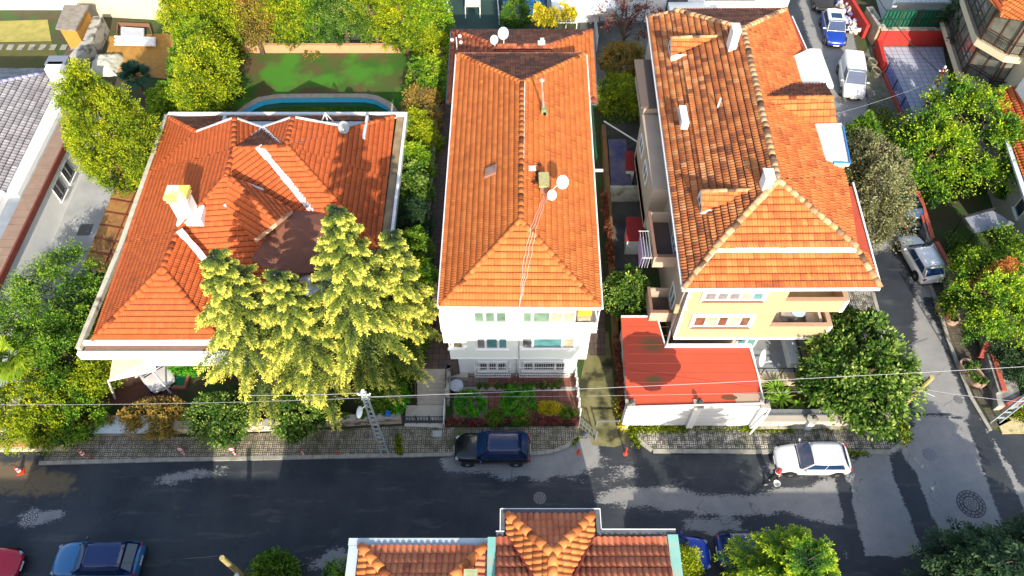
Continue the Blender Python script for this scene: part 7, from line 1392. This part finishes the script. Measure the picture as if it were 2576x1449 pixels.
pb3 = P(2325,262); TOPC = Vector((pb3.x, pb3.y, 2.7)); lattice('rust red lattice pole in the blue tiled yard', pb3+V3(-.0,-.4,0), (pb3.x-.05,pb3.y,3.6), .3, .2, RUST, name='rusty_pylon', rungs=9, lamp=.6)
def wpole(lab, base, top, r):
    t = thing('wooden_pole', lab, 'utility pole', base); g = MB(); g.tube([base, top], [r*1.15, r], 10); g.build('shaft', WOOD, t); return t
p = P(2268,1022); tp = Vector((p.x+.15, p.y, 3.7)); t = wpole('leaning yellowish wooden pole at the street corner', p, tp, .14); g = MB(); g.tube([p+V3(.05,0,2.2), p+V3(1.0,-.3,1.9)], .02); g.tube([p+V3(.05,0,2.2), p+V3(-.9,-.3,1.9)], .02); g.build('strut', STEEL, t)
p = P(625,1462); tp = Vector((p.x, p.y, 4.4)); t = wpole('wooden pole with small lamp at the bottom edge', p, tp, .13); g = MB(); g.lathe2([(sin(pi*i/8), -cos(pi*i/8)) for i in range(9)], p+V3(.1,-.3,2.2), .13, .2, .12, 10); g.build('lamp_head', METALW, t, smooth=True)
# cables, sagging between real ends
CBW = mat('pale_cable', (0.30,0.30,0.32), .6); CBK = mat('black_cable', (0.03,0.03,0.035), .6)
def cable(lab, a, b, sag=.4, r=.022, m=CBW, n=14):
    a, b = Vector(a), Vector(b); pts = [a.lerp(b, i/n)-V3(0,0,sag*4*(i/n)*(1-i/n)) for i in range(n+1)]; g = MB(); g.tube(pts, r, 6); return tag(g.build('overhead_cable', m), lab, 'cable')
TA = TOPA-V3(0,0,.55)
def far(px, py, Y0): return W(px, py, Y0)
cable('pale cable from the lattice pylon across the garage to the right edge', TA, W(2700,915,17.5), .25, .013); cable('pale cable from the lattice pylon to the left edge along the hedges', TA-V3(.1,0,.1), W(-60,1018,17.2), .25, .010)
cable('thin cable from the lattice pylon to the left through the cedar', TA+V3(-.1,0,.45), TA+V3(-6,.3,-.4), .1, .014); cable('thin cable from the wooden corner pole to the right', P(2268,1022)+V3(.05,0,2.3), W(2560,1010,18.5), .1, .016)
cable('thin pale cable between pylon and tan building wall', TA, W(2020,985,19.5), .2, .008, n=20)
cable('black cable crossing the blue tiled yard down to the rusty pylon', (31.0,58.5,3.0), (pb3.x,pb3.y,3.0), .5, .035, CBK); cable('pale cable from the rusty pylon over the side street', W(2200,408 if False else 290,46.8), W(1990,322,44), .2, .016, n=10) if False else None
cable('faint cable across the side street beneath the white van', (pb3.x-.1,pb3.y-.3,2.9), W(2085,290,40), .3, .010)
cable('vertical lamp wire hanging from the pylon to the pavement', TA-V3(.05,.1,.1), (pb.x-.05,pb.y-.25,.2), 0, .015); cable('thin dark cable over the blue car at the lower left', W(180,1425,10.5), P(612,1455)+V3(0,0,4.2), .1, .012, CBK)
# satellite dishes
DW = mat('dish_white', (0.75,0.76,0.76), .4); DG = mat('dish_grey', (0.20,0.23,0.26), .5, (0.26,0.29,0.32), 3); DS = mat('dish_silver', (0.42,0.50,0.53), .4)
def dish(lab, c, r, m, aim=(-.25,-.85,.55), foot=None, group=None):
    c = Vector(c); aim = Vector(aim).normalized(); t = thing('satellite_dish', lab, 'satellite dish', foot or c-V3(0,0,.8), group); M = aim.to_track_quat('Z','Y').to_matrix().to_4x4()
    g = MB(); pr = [(r*k/8, .22*r*(k/8)**2) for k in range(9)]; g.lathe(pr+[(r*1.0,.22*r+.02)]+[(r*k/8, .22*r*(k/8)**2-.02) for k in range(7,0,-1)], c, 22, M@Matrix.Diagonal((.9,1,1,1))); g.build('reflector', m, t, smooth=False)
    g = MB(); dn = M@V3(0,-1,0); 
    if dn.z > 0: dn = -dn
    f = c+aim*r*1.0+dn*r*.25; g.tube([c+dn*r*.9, f], .02, 6); g.tube([f-aim*.07, f+aim*.07], .05, 8); g.build('receiver_arm', METALW, t)
    g = MB(); g.tube([c-aim*.03, c-aim*.15, Vector(foot or (c-V3(0,0,.8)))], .03, 6); g.build('mast', METALW, t); return t
q = W(1401,475,CH_MID.y-.3); dish('large white satellite dish beside the lichen topped chimney', (CH_MID.x+.95,CH_MID.y-.45,CHZ+1.0), .38, DW, aim=(.35,-.8,.6), foot=(CH_MID.x+.35,CH_MID.y-.3,CHZ)); dish('smaller white satellite dish just below the large one', (CH_MID.x+.38,CH_MID.y-1.15,CHZ+.75), .29, DW, aim=(.3,-.8,.6), foot=(CH_MID.x+.2,CH_MID.y-.7,CHZ-.2))
dish('larger grey satellite dish on the rear house roof', W(1267,84,43.5), .42, DS, aim=(-.2,-.75,.55)); dish('smaller grey satellite dish left of the larger one on the rear roof', W(1244,100,43.4), .32, DS, aim=(-.2,-.75,.55))
dish('dark grey satellite dish on the villa roof by the terrace', P(865,320,6.7), .42, DG, aim=(.1,-.8,.6), foot=P(869,334,5.7)); g_ = P(1915,905,3.4); dish('white satellite dish at the garage roof corner', W(1913,900,21.6), .55, DW, aim=(.75,-.45,.35), foot=(14.1,21.5,3.0))
t = thing('aerial_mast', 'white tripod aerial on the villa roof terrace', 'aerial', (-12.6,38.0,4.95)); g = MB(); tpm = W(818,284,38.3); 
for x, y in ((-13.4,38.0),(-12.2,37.6),(-12.0,38.8)): g.tube([(x,y,5.0),tpm], .04, 6)
g.build('tripod', METALW, t)
t = thing('roof_camera', 'small white camera cluster on the rear house roof corner', 'camera', W(1148,102,43.8)); g = MB(); c = W(1148,100,43.8); g.tube([c-V3(0,0,.8), c+V3(0,0,.2)], .03); 
for dx, dz in ((-.3,0),(.25,.3),(.3,-.2)): g.lathe2([(sin(pi*i/6), -cos(pi*i/6)) for i in range(7)], c+V3(dx,0,dz), .13,.13,.12, 8)
g.build('camera_heads', METALW, t)
# manholes
IRN = mat('cast_iron', (0.07,0.065,0.065), .6, (0.13,0.125,0.12), 9); PATCHM = mat('tar_patch', (0.03,0.03,0.032), .8, (0.06,0.06,0.065), 3)
def manhole(lab, px, py, r=.33, patch=None, m=IRN, ring=None):
    p = P(px, py); t = thing('manhole_cover', lab, 'manhole cover', (p.x,p.y,0)); g = MB(); g.lathe([(r,.004),(r,.016),(r*.98,.018)], (p.x,p.y,0), 24); g.build('cover', m, t); g = MB()
    for k, rr_ in enumerate((.85,.55,.25)):
        n_ = 26
        for i in range(n_):
            if (i+k) % 3 == 0: continue
            a = 2*pi*i/n_; b = 2*pi*(i+1)/n_; g.beam((p.x+r*rr_*cos(a),p.y+r*rr_*sin(a),.021),(p.x+r*rr_*cos(b),p.y+r*rr_*sin(b),.021), .035,.006)
    g.build('rib', ring or mat('worn_iron', (0.25,0.25,0.26), .5), t)
    if patch:
        g = MB(); rg_ = random.Random(9)
        for ring_r, cnt in ((r*1.3, 15),(r*1.72, 19)):
            for k in range(cnt):
                a = 2*pi*(k+.5*(ring_r > .6))/cnt; l_ = 2*pi*ring_r/cnt*.8; q = V3(p.x+ring_r*cos(a), p.y+ring_r*sin(a), .008); g.cbox(q, .11*rg_.uniform(.8,1.15), l_*rg_.uniform(.8,1.05), .012, rz=a)
        g.build('stone_ring', mat('ring_stones', (0.22,0.22,0.23), .9, (0.12,0.12,0.13), 5), t); g = MB(); g.lathe([(r*1.98,.002),(r*1.98,.005)], (p.x,p.y,0), 26); g.build('surround', PATCHM, t)
    return t
manhole('grey patterned manhole in the middle of the dark road', 1358, 1253, .36); manhole('pale worn manhole at the lower left of the road', 76, 1303, .40, ring=mat('pale_worn', (0.45,0.46,0.48), .7)); manhole('plain manhole in a square patch on the light junction', 2339, 1143, .38, m=mat('grey_iron_cover', (0.13,0.13,0.15), .6)); 
manhole('manhole with stone ring near the right edge of the junction', 2443, 1268, .40, patch=[(2414,1245),(2440,1228),(2475,1245),(2485,1275),(2470,1302),(2440,1300),(2416,1275)]); manhole('small dark manhole on the side street', 2411, 1006, .27, m=mat('dark_cover', (0.07,0.07,0.08), .7)); manhole('round manhole behind the white van', 2112, 252, .38)
p = P(1381,1157 if False else 1135); g = MB(); q = P(1052 if False else 1381, 1129) if False else P(1046 if False else 1100,1121); 
t = thing('inspection_cover', 'pale square inspection cover in the worn pavement', 'cover', P(1046,1118)); c = P(1295 if False else 1048,1119,.12); cq = P(1295*0+1049+246*0,1119,.12); g = MB(); c = P(1293*0+1292*0+1100,1091,.12); g.cbox((c.x,c.y,.13), .55,.38,.03); g.build('cover', mat('pale_cover', (0.42,0.43,0.42), .8, (0.3,0.3,0.3), 4), t)
# stadium planters
PK = mat('pink_concrete', (0.50,0.30,0.23), .9, (0.36,0.26,0.20), 3); PG = mat('mossy_planter', (0.26,0.24,0.18), .9, (0.14,0.14,0.09), 3)
def planter(lab, px, py, L_, W_, rz, m, plant=None, h=.5):
    c = P(px, py); t = thing('planter', lab, 'planter', c); g = MB(); n_ = 14; M = Matrix.Rotation(rz, 4, 'Z'); ring = []
    for k in range(2*n_): a = pi*k/n_; s_ = (L_/2-W_/2)*(1 if cos(a) > 0 else -1); ring.append((s_+W_/2*cos(a), W_/2*sin(a)))
    N = len(ring); vs = []
    for (sc, z) in ((.93,0),(1.0,h*.85),(1.0,h),(.80,h),(.78,h-.14)): 
        for x, y in ring: 
            xx = x-(1-sc)*W_*.5*(1 if x > 0 else -1); v = M@V3(xx, y*sc, 0); vs.append((c.x+v.x, c.y+v.y, z))
    fs_ = [(i*N+j, i*N+(j+1) % N, (i+1)*N+(j+1) % N, (i+1)*N+j) for i in range(4) for j in range(N)]; g.add(vs, fs_); g.build('basin', m, t); g = MB(); g.add(vs[4*N:], [tuple(range(N))]); g.build('soil', SOIL, t)
    if plant: rg = np.random.RandomState(int(px)); K = 12; cen = np.array([[c.x+(M@V3(rg.uniform(-1,1)*L_*.38,rg.uniform(-1,1)*W_*.25,0)).x, c.y+(M@V3(rg.uniform(-1,1)*L_*.38,0,0)).y, h+.05+.1*rg.rand()] for k in range(K)]); V, F, rn, _ = crown_leaves((0,0,0), (.5,.5,.5), 900, .11, rg, crs=.4, centers=cen); mesh_np('foliage', V, F, plant, rn, t, off=base_of(t))
planter('pink planter half hidden by the lower right conifer', 2378, 792, 1.9, .85, radians(105), PK, LM_GRN); planter('pink planter with green plants beside the brown pavement', 2440, 945, 2.0, .9, radians(112), PK, LM_LAU); planter('upper mossy planter by the white van', 2190, 165, .95, .55, radians(-75), PG); planter('lower mossy planter by the white van', 2200, 188, 1.0, .6, radians(-75), PG)
# refuse heap
rg = random.Random(4); cs = [((0.72,0.72,0.75),'bag_white'),((0.30,0.33,0.6),'bag_blue'),((0.55,0.5,0.62),'bag_lilac'),((0.5,0.42,0.35),'bag_tan')]
t = thing('refuse_heap', 'heap of white and blue refuse bags against the red wall', 'refuse', P(2142,45))
for i in range(52):
    u = rg.random(); c = P(2115+u*32+rg.uniform(-14,14), -12+u*98, .3); c.z = rg.uniform(.2,.8); g = MB(); k = rg.randrange(4); M = Matrix.Rotation(rg.random()*3,4,'Z')@Matrix.Rotation(rg.random(),4,'X')
    n_, m_ = 10, 6; prof = [(sin(pi*a/m_), -cos(pi*a/m_)) for a in range(m_+1)]; g.lathe2(prof, c, rg.uniform(.18,.36), rg.uniform(.14,.26), rg.uniform(.12,.2), n_, M); g.v = [(x+rg.uniform(-.08,.08), y+rg.uniform(-.08,.08), max(.02,z+rg.uniform(-.08,.08))) for x, y, z in g.v]; g.build('refuse_bag', mat(cs[k][1], cs[k][0], .4), t)
# pots in a row on the terrace
PT = mat('dark_pot', (0.06,0.035,0.025), .7, (0.10,0.05,0.035), 4); rg = np.random.RandomState(12)
TER = thing
for i, (px, kind, lab) in enumerate([(1205,1,'first pot from the steps, with small round plant'),(1224,2,'second pot from the steps, with spreading dark leaves'),(1250,1,'third pot, with upright green plant left of the pale slab gap'),(1263,0,'tiny pot between the third and the large fourth one'),(1274,2,'pot with tall sprigs left of the red tile gap'),(1296,2,'pot with tall sprigs right of the red tile gap'),(1317,3,'leafy green plant left of the twin leafy one'),(1333,3,'leafy green plant right of its twin'),(1352,0,'tiny pot left of the wide dark plant'),(1366,3,'wide low dark green potted plant'),(1388,1,'small pot beside a white tag'),(1404,4,'pot with the tallest plant at the right end of the row')]):
    p = P(px, 978); t = thing('potted_plant', lab, 'potted plant', (p.x,p.y,.06), 'row of potted plants on the terrace'); r = (.09,.13,.14,.15,.16)[kind]; g = MB(); g.lathe([(r*.7,0),(r,.2),(r*1.1,.2),(r*1.1,.24),(r*.85,.24)], (p.x,p.y,.06), 14); g.build('pot', PT, t)
    n_ = (60,200,260,500,420)[kind]; hh = (.15,.22,.35,.2,.8)[kind]; cen = np.array([[p.x+rg.randn()*.07*(1+(kind == 3)*1.6), p.y+rg.randn()*.05, .32+rg.rand()*hh] for k in range(8)]); V, F, rn, _ = crown_leaves((0,0,0),(.17,.17,.17),n_,.08,rg,crs=.42,centers=cen); mesh_np('foliage', V, F, LM_GRN, rn, t, off=base_of(t)); g = MB(); g.tube([(p.x,p.y,.25),(p.x,p.y,.4+hh*.5)], .012, 5); g.build('stem', BARK(), t)
t = thing('round_table', 'round pale mosaic table beside the entrance steps', 'table', P(1150,985)); c = P(1148,969,.75); g = MB(); g.lathe([(.38,.70),(.42,.72),(.42,.76),(.40,.77)], (c.x,c.y,0), 26); tp_ = g.build('table_top', mat('mosaic_top', (0.50,0.54,0.60), .5, (0.30,0.34,0.42), 14, contrast=2), t); g = MB(); g.lathe([(.27,.772),(.29,.774)], (c.x,c.y,0), 22); g.build('mosaic_ring', mat('mosaic_blue', (0.33,0.38,0.47), .5, (0.6,0.62,0.66), 18, contrast=2), tp_)
for i in range(4): g = MB(); a = pi/4+i*pi/2; g.tube([(c.x+.3*cos(a),c.y+.3*sin(a),.05),(c.x+.18*cos(a),c.y+.18*sin(a),.7)], .02, 6); g.build('leg', IRON, t)
g = MB(); p = P(1157,953); g.box(p.x-.55,p.x+.5,p.y-.12,p.y+.22,.06,.42); tag(g.build('stone_bench', mat('pale_bench', (0.42,0.40,0.36), .8, (0.35,0.33,0.3), 3)), 'pale stone bench behind the round mosaic table', 'bench')
# loggia furniture
t = thing('covered_armchair', 'grey covered furniture heap at the left of the lower loggia', 'furniture', (16.0,24.1,3.3)); g = MB(); g.cbox((15.7,24.0,3.55), 1.0,.7,.45, .1); g.cbox((16.3,24.2,3.65), .8,.6,.55, -.15); g.build('cover', mat('grey_cover', (0.42,0.42,0.40), .7, (0.2,0.2,0.2), 4), t)
t = thing('loggia_sofa', 'white patterned armchair at the right end of the lower loggia', 'armchair', (17.8,24.0,3.3)); g = MB(); g.cbox((17.75,23.9,3.5), .75,.9,.4); g.build('seat', mat('patterned_cloth', (0.58,0.54,0.48), .8, (0.36,0.30,0.26), 9), t); g = MB(); g.cbox((18.05,23.9,3.8), .16,.9,.6); g.build('backrest', MATS['patterned_cloth'], t)
t = thing('loggia_table', 'round light blue table in the lower loggia', 'table', (16.9,24.25,3.3)); g = MB(); g.lathe([(.42,.7),(.42,.73)], (16.9,24.25,3.27), 22); g.build('table_top', mat('light_blue_top', (0.36,0.60,0.68), .5), t); g = MB(); g.lathe([(.2,0),(.05,.05),(.04,.7)], (16.9,24.25,3.27), 10); g.build('pedestal', METALW, t)
t = thing('loggia_bucket', 'red and black bucket on the lower loggia floor', 'bucket', (16.2,23.5,3.27)); g = MB(); g.lathe([(.13,0),(.17,.22),(.15,.22),(.12,.05)], (16.2,23.5,3.27), 14); g.build('pail', SIGNR, t); g = MB(); g.lathe([(.2,.0),(.21,.06),(.15,.08)], (16.0,23.45,3.27), 14); g.build('hose_coil', IRON, t)
g = MB(); g.prism([(P(970,1045,.9).x,18.95),(P(982,1044,.9).x,18.95),(P(982,1044,.9).x,19.2),(P(970,1045,.9).x,19.2)], .82, 1.1); tag(g.build('blue_container', mat('blue_plastic', (0.01,0.16,0.62), .4)), 'blue plastic container on the white brick wall', 'container')
g = MB(); p = P(456,960); t = thing('drain_box', 'red brick surround with green lid in the villa front garden', 'drain', p); g.box(p.x-.45,p.x+.45,p.y-.55,p.y+.55,0,.2); g.build('surround', mat('brick_surround', (0.30,0.11,0.08), .8), t); g = MB(); g.box(p.x-.3,p.x+.3,p.y-.38,p.y+.38,.202,.22); g.build('lid', mat('green_lid', (0.01,0.14,0.07), .5), t)
# stone ring in the yard
t = thing('stone_ring', 'ring of whitewashed stones in the yard behind the white house', 'stones', P(1580,202))
for i in range(12): a = 2*pi*i/12; c = P(1585,201,.1)+V3(.62*cos(a),.55*sin(a),0); g = MB(); g.lathe2([(sin(pi*k/5), -cos(pi*k/5)) for k in range(6)], c, .13,.10,.09, 7); g.build('stone', METALW, t)
# ================= PERSON =================
def person(lab, loc, face):
    t = thing('person', lab, 'person', loc, None, face)
    skin = mat('skin', (0.45,0.25,0.17), .6); blk = mat('black_clothes', (0.012,0.012,0.014), .85, (0.025,0.025,0.03), 8); red = mat('red_scarf', (0.50,0.02,0.03), .8, (0.38,0.02,0.03), 8); sh = mat('white_shoe', (0.7,0.7,0.7), .5)
    def skinm(name, J, E_, m, sub=2):
        me = bpy.data.meshes.new(name); me.from_pydata([j[:3] for j in J], E_, []); o = bpy.data.objects.new(name, me); S.collection.objects.link(o); o.parent = t
        md = o.modifiers.new('k', 'SKIN'); md.use_smooth_shade = True; sk_ = me.skin_vertices[0].data if me.skin_vertices else None
        if sk_ is None:
            bm = bmesh.new(); bm.from_mesh(me); bm.verts.layers.skin.verify(); bm.to_mesh(me); bm.free(); sk_ = me.skin_vertices[0].data
        for i, j in enumerate(J): sk_[i].radius = (j[3], j[4] if len(j) > 4 else j[3])
        sk_[0].use_root = True; s2 = o.modifiers.new('s', 'SUBSURF'); s2.levels = sub; s2.render_levels = sub; me.materials.append(m); return o
    # body (skin): pelvis, spine, neck, head; arms with hands; lower legs mid stride, x forward
    J = [(0,0,.92,.13,.15),(0.02,0,1.12,.11,.14),(0.05,0,1.32,.12,.16),(0.07,0,1.43,.07,.08),(0.09,0,1.50,.05),(0.10,0,1.58,.075,.08),(0.11,0,1.68,.085,.08),
         (0.06,.17,1.38,.05),(0.02,.24,1.12,.04),(0.12,.24,.90,.032),(0.06,-.17,1.38,.05),(-.02,-.24,1.12,.04),(0.06,-.26,.86,.032),
         (0,.09,.86,.085),(0.14,.09,.48,.055),(0.06,.09,.09,.035),(0,-.09,.86,.085),(-.10,-.09,.48,.055),(-.34,-.09,.14,.035)]
    E_ = [(0,1),(1,2),(2,3),(3,4),(4,5),(5,6),(2,7),(7,8),(8,9),(2,10),(10,11),(11,12),(0,13),(13,14),(14,15),(0,16),(16,17),(17,18)]
    skinm('body', J, E_, skin)
    skinm('coat', [(0,0,.92,.17,.19),(0.02,0,1.14,.15,.17),(0.05,0,1.33,.14,.18),(0.07,0,1.41,.10,.12),(0.06,.18,1.38,.07),(0.02,.25,1.12,.058),(0.10,.25,.95,.05),(0.06,-.18,1.38,.07),(-.02,-.25,1.12,.058),(0.04,-.26,.93,.05),(-.02,0,.62,.20,.20),(-.03,0,.42,.23,.21)], [(0,1),(1,2),(2,3),(2,4),(4,5),(5,6),(2,7),(7,8),(8,9),(0,10),(10,11)], blk)
    skinm('trousers', [(0,.0,.8,.12,.14),(.0,.09,.72,.09),(0.14,.09,.47,.07),(0.07,.09,.14,.055),(0,-.09,.72,.09),(-.10,-.09,.47,.07),(-.31,-.09,.19,.055)], [(0,1),(1,2),(2,3),(0,4),(4,5),(5,6)], blk)
    for y, x, z in ((.09,.10,.05),(-.09,-.34,.09)): g = MB(); g.lathe2([(sin(pi*k/6), -cos(pi*k/6)) for k in range(7)], (x,y,z), .14,.055,.05, 10); g.build('shoe', sh, t, local=True, smooth=True)
    g = MB(); g.lathe2([(sin(pi*k/8), -cos(pi*k/8)) for k in range(9)], (0.09,0,1.69), .125,.12,.14, 14); g.lathe([(.13,1.42),(.16,1.46),(.12,1.56)], (0.06,0,0), 14); g.build('headscarf', red, t, local=True, smooth=True)
    g = MB(); g.lathe2([(sin(pi*k/8), -cos(pi*k/8)) for k in range(9)], (0.155,0,1.67), .07,.075,.105, 12); g.cbox((.235,0,1.66), .03,.025,.04); fa = g.build('face', skin, t, local=True, smooth=True)
    for y in (-.03,.03): g = MB(); g.cbox((.222,y,1.695), .012,.022,.01); g.build('eye', IRON, fa, local=True)
    g = MB(); g.cbox((.222,0,1.625), .012,.045,.01); g.build('mouth', mat('lips', (0.35,0.08,0.07), .6), fa, local=True)
    g = MB(); g.lathe([(.15,1.43),(.17,1.45),(.15,1.48)], (0.05,0,0), 14); g.build('collar', METALW, t, local=True)
    for sg, (hx, hz) in ((1,(.13,.86)),(-1,(.07,.82))):
        g = MB(); y = sg*.25; g.cbox((hx,y,hz), .05,.03,.09); 
        for k, l_ in enumerate((.065,.075,.07,.055)): x = hx-.024+.016*k; g.tube([(x,y,hz-.04),(x+.006,y-sg*.012,hz-.04-l_*.5),(x+.004,y-sg*.03,hz-.04-l_*.8)], [.0085,.008,.007], 6)
        g.tube([(hx+.026,y,hz+.01),(hx+.05,y-sg*.012,hz-.02),(hx+.045,y-sg*.02,hz-.045)], [.010,.009,.008], 6); g.build('hand', skin, t, local=True, smooth=True)
    return t
pl_ = P(1937,1212); person('person in black coat and red headscarf walking on the road by the white hatchback', (pl_.x,pl_.y,0), radians(20))
t = thing('shopping_basket', 'small white basket carried by the walking person', 'basket', (pl_.x+.1,pl_.y-.38,.3)); g = MB(); c = V3(pl_.x+.14,pl_.y-.33,.42); g.lathe([(.12,0),(.19,.24),(.20,.25),(.17,.24),(.11,.03)], c, 16); g.build('basket_body', METALW, t); g = MB(); g.tube([c+V3(.18*cos(a),0,.22+.19*sin(a)) for a in [pi*k/8 for k in range(9)]], .012, 6); g.build('handle', METALW, t)
